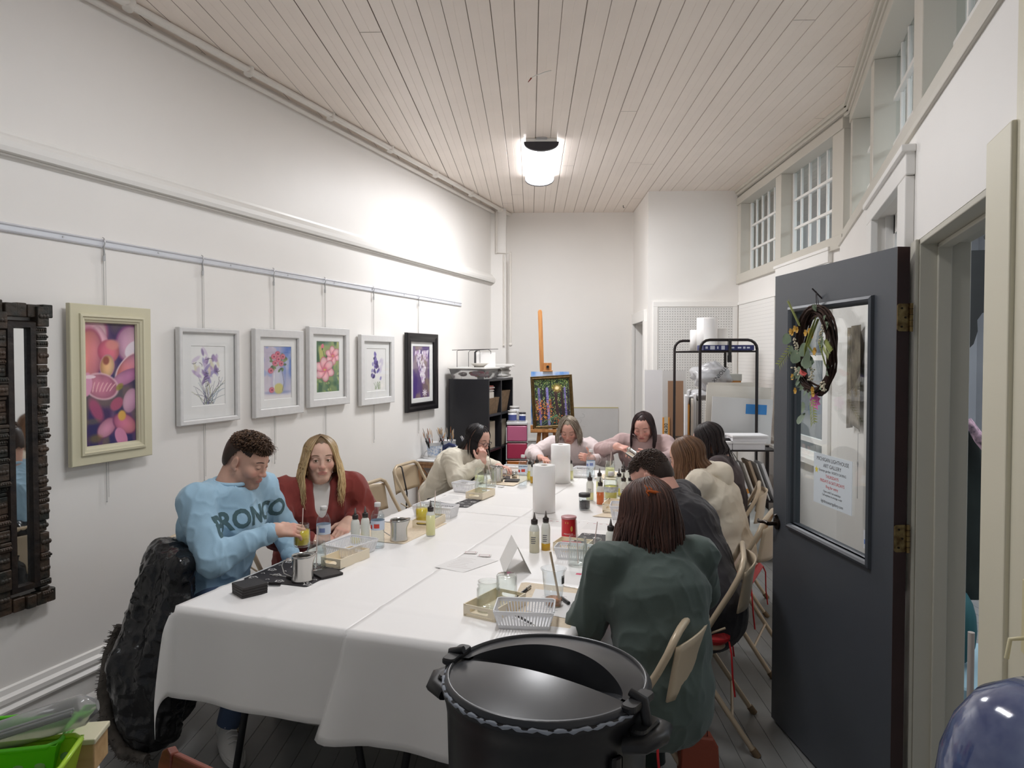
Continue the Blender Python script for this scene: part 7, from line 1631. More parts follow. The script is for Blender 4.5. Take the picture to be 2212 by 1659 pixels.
    for key in 'RL':
        if key in sp and not t.get('short'):
            wr = np.array(sp[key]['wrist'], float); d = nrm(np.array(sp[key]['elbow'], float)-wr); c0 = wr+d*(sp[key].get('cuff', .03)-.02)-np.array(org); m = MB()
            m.tube([c0, c0+d*.008, c0+d*.045, c0+d*.055], [.030+inf*.3, .033+inf*.5+t.get('arm', .012)*.2, .034+inf*.5+t.get('arm', .012)*.25, .030], 18); obj('cuff', m, t['mat'], garment)
    # ---- legs and shoes
    M_tr = sp['trousers']; fdir = F3; m = MB(); kn = []
    for sg in (1, -1):
        h0 = hip+S*sg*.085-up*.02-np.array(org); kz = .47; kq = sp.get('knees', {}).get(sg, hip+F3*.40+S*sg*.13+up*(kz-hip[2]))-np.array(org); an_ = sp.get('feet', {}).get(sg, hip+F3*.36+S*sg*.15+up*(.10-hip[2]))-np.array(org)
        m.tube([h0, h0*.5+kq*.5+(0, 0, .01), kq, kq*.5+an_*.5, an_], [.095*b, .085*b, .062*b, .055*b, .048], 14)
        kn.append(an_)
    tr = obj('trousers', m, M_tr, root)
    for i, sg in enumerate((1, -1)):
        an_ = kn[i]; td = nrm(sp.get('toe', {}).get(sg, F3)); T = Matrix.Translation(Vector((an_[0], an_[1], 0))) @ Matrix.Rotation(atan2(td[1], td[0])-pi/2, 4, 'Z')
        m = MB()
        def sf(u_, v_):
            a = u_*2*pi; y = -.09+.29*v_; w_ = .046*(1-.25*abs(2*v_-.9)**3)*(sin(pi*min(max(v_*.94+.03, 0), 1))**.35); hgt = (.115 if v_ < .3 else .115-.068*min((v_-.3)/.45, 1))*(sin(pi*min(v_*.9+.08, 1))**.4)
            z = .018+max(0, sin(a))*hgt*.88-max(0, -sin(a))*.01; return (w_*cos(a)*(1-.25*max(0, sin(a))), y, z)
        m.grid(sf, 24, 18, cu=True, T=T); m.sphere((0, -.08, .05), .04, 12, T=T, sc=(.9, .8, 1.2)); shoe = obj('shoe', m, sp['shoe'], root)
        m = MB(); pr = [(.045*cos(a)*(1+.12*sin(a)), .055+.148*sin(a)) for a in [k*pi/12 for k in range(24)]]; m.prism(pr, .0, .026, 0, T, .004); obj('sole', m, sp.get('sole', sp['shoe']), shoe)
        if sp.get('laces'):
            m = MB()
            for k in range(5): y = .02+k*.02; z = .125-k*.0135; m.tube([(-.022, y, z-.006), (0, y+.004, z+.004), (.022, y, z-.006)], .003, 6, T=T)
            obj('laces', m, M_fwhite, shoe)
    # ---- eyes, brows
    def proj(x, z):
        y = .13
        while y > 0 and head.at(H(x, y, z)) > 0: y -= .0012
        return y
    for sx in (-1, 1):
        if sp.get('eyes_open'):
            m = MB(); ex = sp.get('gaze', (0, 0)); c = H(sx*.0305, .0728, .0060)-np.array(org)
            T = Matrix.Translation(Vector(c)) @ Matrix(H.R.tolist()).to_4x4() @ Matrix.Scale(hs, 4) @ Matrix.Rotation(ex[0], 4, 'Z') @ Matrix.Rotation(ex[1], 4, 'X') @ Matrix.Rotation(-pi/2, 4, 'X')
            q = [(.0122*sin(a), .0122*cos(a)) for a in [k*pi/20 for k in range(21)]]
            m.add([], []); m.lathe([(0, .0124), (.0022, .01235)], 16, 2, T); m.lathe([(.0022, .0123), (.0060, .0108)], 16, 1, T); m.lathe([(.0060, .0107), (.0088, .0085), (.0108, .0058), (.0122, 0), (.0056, -.0109), (0, -.0122)], 16, 0, T)
            obj('eye', m, [M_eye, pm('iris_'+sp['iris'][0], sp['iris'][1], .1), pm('pupil', (10, 10, 12), .05)], root)
        lz = .0065+(-.0035 if not sp.get('eyes_open') else .0058); m = MB(); pts_ = []
        for k in range(8): u_ = -1+2*k/7; x = sx*.0305+u_*.0135; z = lz+(.0035*(u_*u_) if not sp.get('eyes_open') else -.005*(u_*u_)); pts_.append(tuple(H(x, proj(x, z)+.0006, z)-np.array(org)))
        m.tube(pts_, [.0004, .0010, .0013, .0014, .0014, .0013, .0012, .0006], 5); obj('eyelashes', m, M_lash, root)
        if sp.get('eyes_open'):
            m = MB(); m.add([], [])
        n_ = 16; pb = []
        for k in range(n_): u_ = k/(n_-1); x = sx*(.012+.036*u_); z = .0305+.0055*sin(u_*pi*.75)-.004*u_**2; pb.append((x, z))
        rr_ = np.random.default_rng(3); paths = []
        for k in range(70):
            u_ = rr_.random()*(n_-1); i = int(u_); x, z = pb[i]; x += sx*rr_.random()*.0024; z += (rr_.random()-.5)*.0045*(1-.5*i/n_); x2 = x+sx*.0055; z2 = z+.0022-.004*(i/n_)
            paths.append([H(x, proj(x, z)+.0008, z), H((x+x2)/2, proj(x, z)+.0016, (z+z2)/2), H(x2, proj(x2, z2)+.0006, z2)])
        Pq, Fq, Cq = strands(np.array(paths), .0007*(1.3 if o.get('male') else 1.0), sp['brow'], None, rr_, 3); raw_obj('eyebrow', [(Pq, Fq, 0)], hairmat('hair_fibre'), root, org, Cq)
    # ---- hair
    hr = sp['hair']; hm = hairmat('hair_fibre'); parts = []; cc = []
    Pc, Fc = cap_mesh(H, hr.get('line_f', .055), hr.get('line_b', -.05), hr.get('cap', .005)); parts.append((Pc, Fc, 0))
    cb = linc(hr['root'][0] if hr.get('root') else hr['col'])*.8; cc.append(np.repeat(cb[None], len(Pc), 0))
    if hr['kind'] == 'long':
        Wd, r = long_hair(H, hr, hr.get('push', [])+[(N-up*.01, .062, H.o-H.R[:, 2]*.05-H.R[:, 1]*.03)]); P, F, C = strands(Wd, hr.get('rad', .0042), hr['col'], hr.get('col2'), r, 4, hr.get('root')); parts.append((P, F, 0)); cc.append(C)
    else:
        r = np.random.default_rng(hr.get('seed', 1)); n = hr.get('n', 900); th = np.arccos(1-r.random(n)*(1-cos(radians(hr.get('th', 88))))); az = r.random(n)*6.283
        d = np.stack([np.sin(th)*np.sin(az), np.sin(th)*np.cos(az), np.cos(th)], 1); base = d*np.array([.0745, .092, .083])+np.array([0, -.018, .036])
        kz = base[:, 2] > np.where(base[:, 1] > -.01, hr.get('line_f', .055), hr.get('line_f', .055)+(hr.get('line_b', -.05)-hr.get('line_f', .055))*np.clip((-.01-base[:, 1])/.05, 0, 1)); base, d = base[kz], d[kz]; n = len(base)
        top = np.clip((base[:, 2]-.05)/.04, 0, 1); L = hr['len']*(hr.get('side', .25)+(1-hr.get('side', .25))*top)*(.7+.5*r.random(n)); m = 9; P = np.zeros((n, m, 3)); comb = np.array(hr.get('comb', (0, .7, -.1))); ph = r.random(n)*6.28; cr = hr.get('curl', 0.)
        for j in range(m):
            t_ = j/(m-1); dirv = d*(1-.55*t_)+comb*(.25+.75*t_)+(r.random((n, 3))-.5)*.0; P[:, j] = base+dirv*(L*t_)[:, None]
            P[:, j, 2] += (-.3*L*t_**2*hr.get('droop', 1)); P[:, j] += cr*top[:, None]*t_**.6*np.stack([np.sin(ph+t_*9)*.9, np.cos(ph+t_*9)*.8, np.sin(ph*2+t_*9)*.6], 1)*.011
        Wd = H.o+(P*H.s)@H.R.T; P, F, C = strands(Wd, hr.get('rad', .0022), hr['col'], hr.get('col2'), r, 4); parts.append((P, F, 0)); cc.append(C)
    raw_obj('hair', parts, hm, root, org, np.concatenate(cc))
    return root, dict(H=H, org=np.array(org), N=N, S=S, F3=F3, garment=garment, info=info, head=head, sh=sh, chs=chs, proj=proj)
def fabric(name, c, noise=.08, bump=.25, sc=350, rough=.85): return pm(name, c, rough, noise=(9, noise), bump=(sc, bump, .0015), sheen=.15)
M_jean = fabric('jeans_blue', (70, 88, 118)); M_dkt = fabric('trousers_dark', (44, 44, 50)); M_shoew = pm('shoe_white', (214, 212, 208), .45, bump=(60, .1, .002)); M_shoed = pm('shoe_dark', (50, 46, 46), .5)
def extras_glasses(I, pos, tint, frame, up=0., tilt=0):
    H, org = I['H'], I['org']; t = thing('glasses', pos, 'glasses', tuple(H.o)); q = np.array(H.o)
    for sx in (-1, 1):
        m = MB(); ring_ = [tuple(H(sx*.032+.023*cos(a), .100-.006*abs(cos(a))*(sx*cos(a) > 0)+up*-.075, .006+.018*sin(a)+up*.095)-q) for a in [k*pi/9 for k in range(18)]]
        m.tube(ring_, .0016, 6, closed=True); obj('rim', m, frame, t)
        m = MB(); m.add(ring_, [tuple(range(18))]); obj('lens', m, tint, t)
        m = MB(); m.tube([tuple(H(sx*.055, .097+up*-.075, .010+up*.095)-q), tuple(H(sx*.074, .05-up*.04, .010+up*.075)-q), tuple(H(sx*.083, -.005, .006+up*.02)-q)], .0015, 6); obj('temple', m, frame, t)
    m = MB(); m.tube([tuple(H(-.009, .101-up*.075, .010+up*.095)-q), tuple(H(.009, .101-up*.075, .010+up*.095)-q)], .0016, 6); obj('bridge', m, frame, t); return t
# 1 man in the light blue sweatshirt
r1, I1 = person(dict(label='man in a light blue lettered sweatshirt holding a yellow jar, looking down', hip=(-2.42, 2.66, .55), neck=(-2.30, 2.658, 1.058), face=(1., -.12), head=(-2.235, 2.70, 1.172), look=(.95, .12, -.40), head_s=1.02, build=1.16, sw=.185, skin=(214, 170, 150), h=.0027,
    R=dict(wrist=(-2.035, 2.625, .885), elbow=(-2.18, 2.41, .80), fd=(.75, .66, -.05), nd=(.25, -.55, .80), curl=(.35, .75, .5), thumb=(.9, .6), cuff=.02), L=dict(wrist=(-2.11, 2.86, .68), elbow=(-2.26, 2.98, .80), fd=(1, -.4, -.1), nd=(0, 0, 1)),
    top=dict(name='sweatshirt', mat=fabric('sweatshirt_blue', (160, 194, 216), .10), fold=.012, ff=11, arm=.018, inf=.012, h=.0058), trousers=M_jean, shoe=M_shoew, laces=1, opt=dict(male=1, stubble=(120, 92, 80), cheek=.3, neck_r=.058, lip=(190, 120, 112), face_w=1.04), brow=(58, 42, 34),
    knees={1: A_(-2.02, 2.50, .50)}, collar_up=.012, feet={1: A_(-2.13, 2.44, .10)}, toe={1: (.8, -.6, 0)}, hair=dict(kind='short', len=.042, curl=1.25, col=(58, 42, 34), col2=(112, 84, 62), comb=(0, .75, .05), n=2000, side=.14, th=98, rad=.0021, line_f=.062, line_b=-.045, seed=3), seed=1))
# 2 blonde woman
fu = nrm([.75, -.66, 0]); N2 = A_(-2.245, 3.265, .985)
r2_, I2 = person(dict(label='woman with long wavy blonde hair in an open rust-red shirt, looking at the viewer', hip=(-2.36, 3.33, .52), neck=N2, face=(.75, -.66), head=(-2.205, 3.235, 1.112), look=(.63, -.77, -.06), head_s=1., build=1.08, sw=.185, skin=(222, 182, 162), h=.0027, eyes_open=1, gaze=(-.12, 0), iris=('hazel', (110, 92, 66)),
    R=dict(wrist=(-2.13, 3.07, .725), elbow=(-2.30, 3.00, .755), fd=(.5, .8, -.02), nd=(.1, -.3, .9), curl=(.5, .6, .4)), L=dict(wrist=(-2.055, 3.27, .785), elbow=(-2.07, 3.47, .80), fd=(.05, -.9, -.35), nd=(.3, -.2, .9), curl=(.4, .5, .3)),
    top=dict(name='overshirt', mat=fabric('rust_cotton', (132, 54, 48), .12), fold=.011, ff=11, arm=.016, inf=.014, h=.0058, rib=0, inner=fabric('tee_white', (228, 226, 222), .04), cuts=[(N2+fu*.10+A_(0, 0, .045), N2+fu*.165-A_(0, 0, .40), .062, .030)]), trousers=M_jean, shoe=M_shoed, opt=dict(lip=(204, 130, 122), face_w=.97), brow=(120, 92, 66),
    hair=dict(kind='long', len=.25, wave=.011, freq=17, col=(228, 202, 152), col2=(166, 132, 90), root=((122, 98, 72), 3.2), n=560, rad=.0046, part=0, az=(radians(50), radians(310)), vol=.02, flare=.022, line_f=.090, push=[(N2-A_(0, 0, .05), .105)], seed=4, face_bias=.55, back=0), seed=2))
# 3 woman in cream knit sweater
r3, I3 = person(dict(label='woman with a black bob and glasses in a cream knit sweater, hand at her mouth', hip=(-2.42, 5.12, .55), neck=(-2.19, 5.10, .912), face=(1, -.15), head=(-2.07, 5.10, 1.015), look=(.92, -.22, -.38), head_s=.96, build=1.05, sw=.165, skin=(216, 172, 156), h=.0036,
    R=dict(wrist=(-1.99, 4.965, .862), elbow=(-2.14, 4.86, .745), fd=(.12, .22, .95), nd=(.75, -.62, .1), curl=(.9, 1.2, .7), thumb=(.8, .8), s=.92), L=dict(wrist=(-1.94, 5.19, .80), elbow=(-2.12, 5.34, .78), fd=(.8, -.35, .05), nd=(0, .2, 1), s=.92, curl=(.3, .5, .4)),
    top=dict(name='knit_sweater', mat=fabric('cream_knit', (226, 219, 202), .12, .5, 160), fold=.008, knit=1, arm=.028, inf=.016, h=.0065), trousers=M_dkt, shoe=M_shoed, opt=dict(), brow=(40, 30, 28),
    hair=dict(kind='long', len=.155, col=(34, 27, 29), col2=(20, 17, 20), n=420, rad=.005, az=(radians(58), radians(302)), flare=.008, line_f=.090, seed=5), seed=3))
extras_glasses(I3, 'dark-rimmed glasses on the woman in the cream sweater', M_picglass, M_fblack)
m = MB(); m.tube([(-1.955, 5.005, .955), (-1.90, 4.93, .86), (-1.845, 4.89, .80)], .0022, 6); tag(obj('stir_stick', m, M_stl), 'thin stick held at the mouth by the woman in cream knit', 'stick')
# 4 grey-haired woman
N4 = A_(-1.63, 6.20, .897)
r4, I4 = person(dict(label='grey-haired woman in a pale pink blouse with glasses pushed up on her head', hip=(-1.66, 6.30, .54), neck=N4, face=(0.02, -1), head=(-1.628, 6.13, 1.005), look=(.10, -.86, -.48), head_s=.98, build=1.08, sw=.17, skin=(212, 164, 148), h=.0036,
    R=dict(wrist=(-1.80, 5.82, .795), elbow=(-1.93, 6.05, .80), fd=(.7, -.6, 0), nd=(0, .1, 1), s=.92, curl=(.5, .6, .4)), L=dict(wrist=(-1.345, 5.83, .80), elbow=(-1.29, 6.07, .775), fd=(-.75, -.5, .25), nd=(.5, -.75, .2), curl=(.8, 1.0, .7), thumb=(-.9, .0), s=.92),
    top=dict(name='blouse', mat=fabric('blouse_pink', (222, 207, 206), .1), fold=.010, arm=.022, inf=.012, vneck=.06), trousers=M_dkt, shoe=M_shoed, opt=dict(rosy=.4, cheek=.4), brow=(120, 100, 84),
    hair=dict(kind='long', len=.135, wave=.006, freq=9, col=(150, 138, 122), col2=(96, 84, 72), n=420, rad=.0046, az=(radians(52), radians(308)), flare=.025, vol=.012, line_f=.090, seed=6, part=.015), seed=4))
extras_glasses(I4, 'glasses pushed up into the grey hair', M_picglass, pm('glasses_frame_tan', (120, 96, 84), .3), up=1.)
# 5 woman in mauve
r5, I5 = person(dict(label='dark-haired woman in a mauve top pouring from a small pitcher', hip=(-.98, 6.28, .54), neck=(-.975, 6.115, .952), face=(0, -1), head=(-.965, 6.045, 1.062), look=(-.06, -.88, -.42), head_s=1., build=1.16, sw=.185, skin=(218, 168, 154), h=.0036,
    R=dict(wrist=(-1.135, 5.765, .925), elbow=(-1.30, 5.97, .865), fd=(.85, -.35, -.12), nd=(.05, -.35, .9), curl=(.6, .8, .5), thumb=(.9, .5)), L=dict(wrist=(-.86, 5.74, .84), elbow=(-.70, 5.98, .82), fd=(-.75, -.45, .3), nd=(.2, -.7, .5), curl=(.6, .8, .5)),
    top=dict(name='sweater', mat=fabric('mauve_jersey', (184, 158, 156), .08), fold=.009, arm=.016, inf=.010), trousers=M_dkt, shoe=M_shoed, opt=dict(rosy=1, cheek=1, face_w=1.06, lip=(196, 108, 108)), brow=(60, 40, 36),
    hair=dict(kind='long', len=.20, col=(62, 42, 42), col2=(38, 27, 30), n=420, rad=.0048, az=(radians(62), radians(298)), flare=.012, line_f=.090, seed=7), seed=5))
t = thing('milk_pitcher', 'small steel pitcher tilted in the hands of the woman in mauve', 'pitcher', (-.975, 5.71, .865)); t.rotation_euler = (0, radians(-55), radians(20))
m = MB(); m.grid(lambda u_, v_: (.034*cos(u_*2*pi), .034*sin(u_*2*pi), .08*v_), 24, 6, cu=True); m.lathe([(0, 0), (.034, 0)], 24); obj('pitcher_body', m, M_stl, t, solid=.0015)
# 6 dark-haired woman beside the shelves
r6, I6 = person(dict(label='person with long straight dark hair seated by the shelves, mostly hidden', hip=(-.22, 5.0, .55), neck=(-.285, 5.0, .975), face=(-1, 0), head=(-.365, 5.0, 1.085), look=(-.9, .1, -.42), head_s=.98, build=1., sw=.16, skin=(210, 166, 148), h=.0042,
    R=dict(wrist=(-.62, 5.12, .80), elbow=(-.40, 5.22, .78), fd=(-.9, -.2, 0), nd=(0, 0, 1)), L=dict(wrist=(-.62, 4.92, .80), elbow=(-.42, 4.80, .78), fd=(-.9, .2, 0), nd=(0, 0, 1)),
    top=dict(name='sweater', mat=fabric('dark_jersey', (70, 58, 60), .08), fold=.009, h=.009), trousers=M_dkt, shoe=M_shoed, opt=dict(), brow=(40, 30, 28),
    hair=dict(kind='long', len=.30, col=(50, 38, 38), col2=(30, 24, 26), n=380, rad=.0052, az=(radians(55), radians(305)), flare=.004, line_f=.090, seed=8, push=[((-.27, 5.0, .90), .12)]), seed=6))
# 7 woman in cream hoodie
N7 = A_(-.325, 4.203, .985)
r7, I7 = person(dict(label='woman with light brown hair in a cream hooded sweatshirt, seen from the side', hip=(-.18, 4.20, .54), neck=N7, face=(-1, .08), head=(-.425, 4.215, 1.072), look=(-.92, .12, -.38), head_s=.98, build=1.1, sw=.17, skin=(216, 172, 152), h=.0036,
    R=dict(wrist=(-.66, 4.36, .80), elbow=(-.45, 4.46, .77), fd=(-.9, -.3, 0), nd=(0, 0, 1)), L=dict(wrist=(-.66, 4.10, .80), elbow=(-.44, 3.98, .76), fd=(-.9, .3, 0), nd=(0, 0, 1)),
    top=dict(name='hooded_sweatshirt', mat=fabric('cream_fleece', (226, 216, 198), .06), fold=.009, ff=12, arm=.024, inf=.016, h=.007), trousers=M_dkt, shoe=M_shoed, opt=dict(), brow=(90, 64, 48),
    hair=dict(kind='long', len=.20, col=(132, 98, 72), col2=(92, 64, 46), n=420, rad=.0048, az=(radians(60), radians(300)), flare=.0, line_f=.090, seed=9, back=-.02), seed=7))
sd = SD(N7-.25, N7+.25, .006); sd.ell(N7+A_(.062, 0, .022), (.075, .115, .050), None, .02); sd.ell(N7+A_(.105, 0, -.02), (.055, .100, .085), None, .04); sd.cone(N7+A_(-.07, .07, -.02), N7+A_(.0, .12, .01), .024, .034, .03); sd.cone(N7+A_(-.07, -.07, -.02), N7+A_(.0, -.12, .01), .024, .034, .03)
sd.ell(N7+A_(-.025, 0, .085), (.070, .070, .070), None, .012, 's'); P, F = sd.mesh(2); VN = normals(P, F); P = P+VN*((vn(P, 14., 2)-.5)*.016)[:, None]
raw_obj('hood', [(P, F, 0)], fabric('cream_fleece', (226, 216, 198)), I7['garment'], (0, 0, 0)).location = -Vector(I7['org'])
# 8 man in black
r8, I8 = person(dict(label='man in a black shirt with short dark hair leaning over the table', hip=(-.22, 3.27, .55), neck=(-.435, 3.49, .985), face=(-1, .25), head=(-.525, 3.545, 1.062), look=(-.80, .12, -.58), head_s=1.03, build=1.2, sw=.19, skin=(208, 158, 142), h=.003,
    R=dict(wrist=(-.62, 3.66, .80), elbow=(-.46, 3.84, .79), fd=(-.5, -.5, 0), nd=(0, 0, 1), curl=(.8, .9, .6)), L=dict(wrist=(-.58, 3.32, .80), elbow=(-.46, 3.12, .78), fd=(-.15, .9, 0), nd=(0, 0, 1), curl=(.8, .9, .6)),
    top=dict(name='black_shirt', mat=fabric('black_jersey', (40, 37, 42), .08), fold=.010, arm=.016, inf=.014, h=.0065), trousers=M_dkt, shoe=M_shoed, opt=dict(male=1, neck_r=.056, face_w=1.04, rosy=1), brow=(54, 40, 34),
    hair=dict(kind='short', len=.022, curl=.5, col=(58, 44, 38), col2=(80, 62, 52), comb=(0, .5, .05), n=3200, side=.6, rad=.0024, th=112, line_f=.060, line_b=-.055, cap=.002, seed=5), seed=8))
# 9 woman in green
N9 = A_(-.362, 2.49, .985)
r9, I9 = person(dict(label='woman in a dark green shirt seen from behind, brown hair held by an orange clip', hip=(-.30, 2.37, .54), neck=N9, face=(-.6, .8), head=(-.392, 2.545, 1.098), look=(-.72, .68, -.30), head_s=1., build=.98, sw=.175, skin=(214, 168, 150), h=.0036,
    R=dict(wrist=(-.40, 2.80, .80), elbow=(-.22, 2.72, .78), fd=(-.7, .6, 0), nd=(0, 0, 1)), L=dict(wrist=(-.545, 2.63, .79), elbow=(-.575, 2.40, .745), fd=(-.1, .9, 0), nd=(0, 0, 1)),
    top=dict(name='green_shirt', mat=fabric('green_jersey', (80, 92, 87), .08), fold=.010, arm=.022, inf=.014, h=.0058), collar_up=.032, trousers=fabric('trousers_green', (44, 58, 54)), shoe=M_shoed, opt=dict(), brow=(70, 48, 40),
    hair=dict(kind='long', len=.20, wave=.005, freq=7, col=(92, 62, 52), col2=(58, 40, 36), n=640, rad=.0044, az=(radians(50), radians(310)), flare=.030, vol=.014, line_f=.090, seed=10, root_spread=.5, face_bias=.2), seed=9))
H = I9['H']; q = H(-.03, -.100, .062); t = thing('hair_clip', 'translucent orange claw clip in the brown hair of the woman in green', 'hair clip', tuple(q))
m = MB()
for k in range(7):
    for sg in (-1, 1):
        c = H(-.055+.015*k, -.098-.006*abs(k-3)*-.4, .068-.006*k); m.tube([tuple(c-q), tuple(c+H.R@np.array([sg*.0, -.010, sg*.012])-q), tuple(c+H.R@np.array([0, .004, sg*.024])-q)], [.003, .0026, .001], 6)
m.tube([tuple(H(-.06, -.106, .07)-q), tuple(H(-.01, -.112, .056)-q), tuple(H(.04, -.104, .03)-q)], [.004, .007, .004], 8); obj('claw', m, pm('clip_orange', (226, 112, 40), .2, trans=.4), t)

# things held or worn
t = jar((-1.957, 2.722, .800), 'jar of yellow liquid held above the table by the man in blue', pm('liquid_yellow', (246, 218, 70), .1), None, .036, .10, lr=.72)
m = MB(); m.tube([(0.0, 0, .03), (.004, .004, .17)], .0022, 6); obj('stir_stick', m, pm('stick_pink', (226, 206, 200), .5), t)
# lettering across the sweatshirt, pressed onto its surface
from mathutils.bvhtree import BVHTree
def press(I, txt, size, cz, yaw, mat_, name, fwd_off=.0015, lat=0., shear=0., bold=.0, up_=0.):
    g = I['garment']; me = g.data; bt = BVHTree.FromPolygons([v.co for v in me.vertices], [p.vertices[:] for p in me.polygons]); S, F3 = Vector(I['S']), Vector(I['F3'])
    F_ = (F3*cos(yaw)+S*sin(yaw)).normalized(); L_ = Vector((F_.y, -F_.x, 0)); c0 = Vector(I['chs'])-Vector(I['org']); m = text_mesh(txt, size, Matrix.Identity(4), extrude=0, bold=bold)
    bm = bmesh.new(); vs = [bm.verts.new(Vector((p[0], p[1], 0))) for p in m.v]
    for f in m.f:
        try: bm.faces.new([vs[i] for i in f])
        except ValueError: pass
    bmesh.ops.triangulate(bm, faces=bm.faces[:])
    for _ in range(2): bmesh.ops.subdivide_edges(bm, edges=[e for e in bm.edges if e.calc_length() > .012], cuts=1, use_grid_fill=False); bmesh.ops.triangulate(bm, faces=bm.faces[:])
    for v in bm.verts:
        o_ = c0-L_*(v.co.x+lat)+Vector((0, 0, v.co.y+cz+v.co.x*shear)); h_ = bt.ray_cast(o_, F_, 1.0)
        v.co = (h_[0]+F_*fwd_off) if h_[0] is not None else o_+F_*.14
    me2 = bpy.data.meshes.new(name); bm.to_mesh(me2); bm.free(); me2.materials.append(mat_); o = bpy.data.objects.new(name, me2); COL.objects.link(o); o.parent = g; return o
press(I1, 'BRONCO', .112, .02, 0., pm('print_teal', (72, 98, 104), .8), 'lettering', bold=.004, lat=.035)
# blue emblem patch below the letters: half disc pressed on the shirt
def press_shape(I, pts, cz, mat_, name, lat=0.):
    g = I['garment']; me = g.data; bt = BVHTree.FromPolygons([v.co for v in me.vertices], [p.vertices[:] for p in me.polygons]); F_ = Vector(I['F3']); L_ = Vector((F_.y, -F_.x, 0)); c0 = Vector(I['chs'])-Vector(I['org']); m = MB()
    n = len(pts); vs = []
    for r_ in (1, .66, .33, .02):
        for x, z in pts:
            o_ = c0-L_*(x*r_+lat)+Vector((0, 0, z*r_+cz)); h_ = bt.ray_cast(o_, F_, 1.); vs.append((h_[0]+F_*.0018) if h_[0] is not None else o_+F_*.14)
    m.add(vs, [(k*n+i, k*n+(i+1) % n, (k+1)*n+(i+1) % n, (k+1)*n+i) for k in range(3) for i in range(n)], 0, True); return obj(name, m, mat_, g)
press_shape(I1, [(.06*cos(a), .05*sin(a)*(1 if sin(a) > 0 else .45)) for a in [k*pi/12 for k in range(24)]], -.085, pm('print_blue', (96, 140, 196), .8), 'emblem')
blob('pink_cloth', 'bright pink crumpled cloth between the leaning man and the hoodie wearer', 'cloth', (-.665, 4.86, .7435), .05, .06, .045, pm('pink_latex', (226, 110, 190), .4, bump=(12, .4, .01)), 8, .3)
# ------------------------------------------------------------ black puffer coat over the man's chair
sd = SD((-2.95, 1.95, .05), (-2.10, 2.80, .92), .0075)
for (xa, ya, za, xb, yb, zb, ra, rb) in ((-2.50, 2.38, .76, -2.50, 2.32, .25, .10, .16), (-2.60, 2.50, .80, -2.64, 2.44, .35, .06, .10), (-2.48, 2.36, .82, -2.52, 2.28, .40, .07, .12), (-2.37, 2.30, .80, -2.36, 2.22, .35, .06, .10), (-2.52, 2.28, .40, -2.40, 2.20, .20, .12, .10), (-2.62, 2.40, .40, -2.50, 2.30, .22, .10, .09), (-2.62, 2.54, .79, -2.35, 2.30, .82, .05, .05)):
    sd.cone(A_(xa, ya, za), A_(xb, yb, zb), ra, rb, .06)
P, F = sd.mesh(2); VN = normals(P, F)
zz = P[:, 2]+.16*(vn(P, 4., 4)-.5)+.25*(P[:, 0]+P[:, 1]); q = np.abs(np.sin(zz*pi/.085)); wr = (1-np.abs(2*vn(P*A_(1.3, 1.3, .8), 24., 6)-1))**3
P = P+VN*((q**.5-.6)*.004+wr*.010+(vn(P*A_(1.2, 1.2, .5), 11., 2)-.5)*.05+(vn(P, 60., 8)-.5)*.004)[:, None]
t = thing('puffer_coat', 'shiny black quilted coat hanging over the back of a chair', 'coat', (-2.42, 2.38, -.03))
raw_obj('coat_body', [(P, F, 0)], pm('black_nylon', (26, 26, 28), .18, bump=(25, .5, .01)), t, (-2.50, 2.35, 0))
m = MB(); rf = random.Random(4)
path = [Vector((-.20, -.03, .52)), Vector((-.23, -.06, .40)), Vector((-.19, -.12, .27)), Vector((-.09, -.19, .17)), Vector((.03, -.23, .11)), Vector((.14, -.22, .10))]
m.tube(path, [.018, .026, .03, .028, .026, .02], 10)
for k in range(420):
    s_ = rf.uniform(0, 4.999); i = int(s_); p_ = path[i].lerp(path[i+1], s_-i); a = rf.uniform(0, 6.28); d_ = Vector((cos(a)*.6-.2, sin(a)*.6-.3, rf.uniform(-.6, .4))).normalized(); m.tube([p_+d_*.018, p_+d_*.042], [.003, .0006], 3, caps=False)
obj('fur_trim', m, pm('fur_grey', (96, 90, 84), .9, noise=(30, .4)), t)
# ------------------------------------------------------------ lower left corner: green baskets
def gbasket(loc, rz, lab, c):
    t = thing('green_basket', lab, 'basket', loc, rz); m = MB(); w_, d_, h_, f = .24, .16, .10, .02
    bx = [(-w_/2+f, -d_/2+f), (w_/2-f, -d_/2+f), (w_/2-f, d_/2-f), (-w_/2+f, d_/2-f)]; tx = [(-w_/2, -d_/2), (w_/2, -d_/2), (w_/2, d_/2), (-w_/2, d_/2)]
    m.add([(x, y, 0) for x, y in bx]+[(x, y, h_) for x, y in tx], [(3, 2, 1, 0)]+[(i, (i+1) % 4, 4+(i+1) % 4, 4+i) for i in range(4)]); obj('basket_body', m, c, t, solid=.003)
    m = MB(); m.tube([(x*1.01, y*1.01, h_) for x, y in ((w_/2, -d_/2+.02), (w_/2, d_/2-.02), (w_/2-.02, d_/2), (-w_/2+.02, d_/2), (-w_/2, d_/2-.02), (-w_/2, -d_/2+.02), (-w_/2+.02, -d_/2), (w_/2-.02, -d_/2))], .006, 8, closed=True); obj('rim', m, c, t)
    m = MB()
    for k in range(5):
        for sg in (-1, 1): x = -.085+k*.0425; y = sg*(d_/2-.0085); m.sphere((x, y, .055), .012, 10, sc=(1, .22, 1.2))
    obj('slots', m, pm('slot_grey', (150, 176, 150), .6), t); return t
G1 = pm('green_plastic', (96, 196, 40), .25); G2 = pm('lime_plastic', (168, 210, 50), .25)
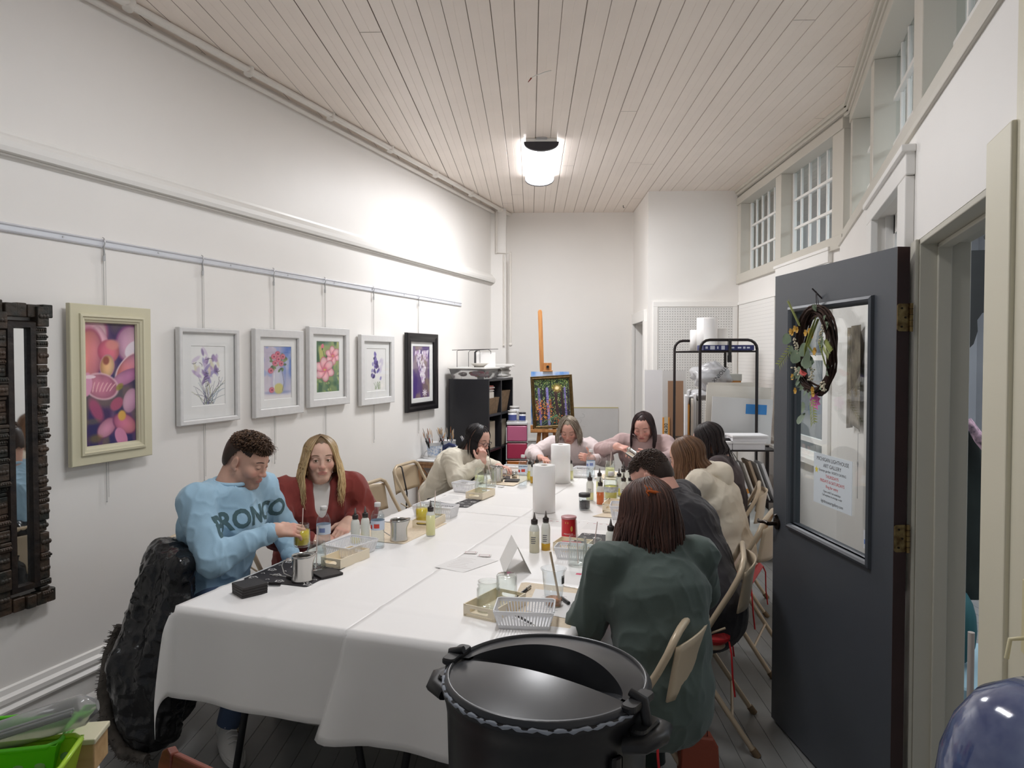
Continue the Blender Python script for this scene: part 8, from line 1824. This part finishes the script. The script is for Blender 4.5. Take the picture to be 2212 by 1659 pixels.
gbasket((-1.60, 1.14, .70), radians(32), 'bright green slotted basket at the lower left corner', G1)
gbasket((-1.50, 1.06, .70), radians(32), 'lime basket in front of the bright green one', G2)
t = thing('brush_tube', 'clear plastic sleeve of dark sticks lying across the green baskets', 'tube', (-1.55, 1.12, .825)); t.rotation_euler = (0, radians(-12), radians(38))
m = MB(); m.tube([(-.16, 0, 0), (.13, 0, 0), (.16, 0, 0)], [.03, .034, .012], 16); obj('sleeve', m, M_clearp, t, solid=.001)
for k in range(4): m = MB(); m.cyl((-.16, -.012+.008*k, .004*(k % 2)), (.11, -.012+.008*k, .004*(k % 2)), .003, n=6); obj('stick', m, [M_fblack, M_steel][k % 2], t)
t = thing('wooden_box', 'pale wooden box with a cream rim beside the green baskets', 'box', (-1.53, 1.215, .70), radians(28))
m = MB(); m.box(-.08, .08, -.04, .04, 0, .065); obj('box_body', m, wood('box_wood', (206, 172, 124), (186, 150, 104), 3, .5, 0), t, bevel=.003); m = MB(); m.box(-.084, .084, -.044, .044, .065, .078); obj('box_rim', m, M_fcream, t, bevel=.003)
# purse hanging from the nearest right chair
t = thing('purse', 'small rust-brown leather purse hanging by its straps behind the woman in green', 'bag', (-.215, 2.62, .0))
m = MB(); m.prism([(-.075, .06), (.075, .06), (.062, .27), (.045, .30), (-.05, .31), (-.07, .27)], -.03, .03, 0, Matrix.Rotation(radians(20), 4, 'Z') @ Matrix.Rotation(pi/2, 4, 'X'), .006); obj('purse_body', m, pm('rust_leather', (150, 72, 52), .45, bump=(40, .3, .004)), t)
m = MB(); m.tube([(-.01, 0, .29), (-.02, .0, .5), (-.03, -.02, .76), (-.05, -.03, .80)], [.007, .006, .006, .006], 6, flat=.4); m.tube([(.03, .0, .29), (.02, -.02, .5), (-.02, -.05, .78)], .005, 6, flat=.4); obj('strap', m, pm('maroon_strap', (92, 36, 36), .5), t)
m = MB(); m.tube([(-.01+.018*cos(a), .0, .30+.018*sin(a)) for a in [k*pi/6 for k in range(12)]], .003, 6, closed=True); obj('ring', m, M_fblack, t)
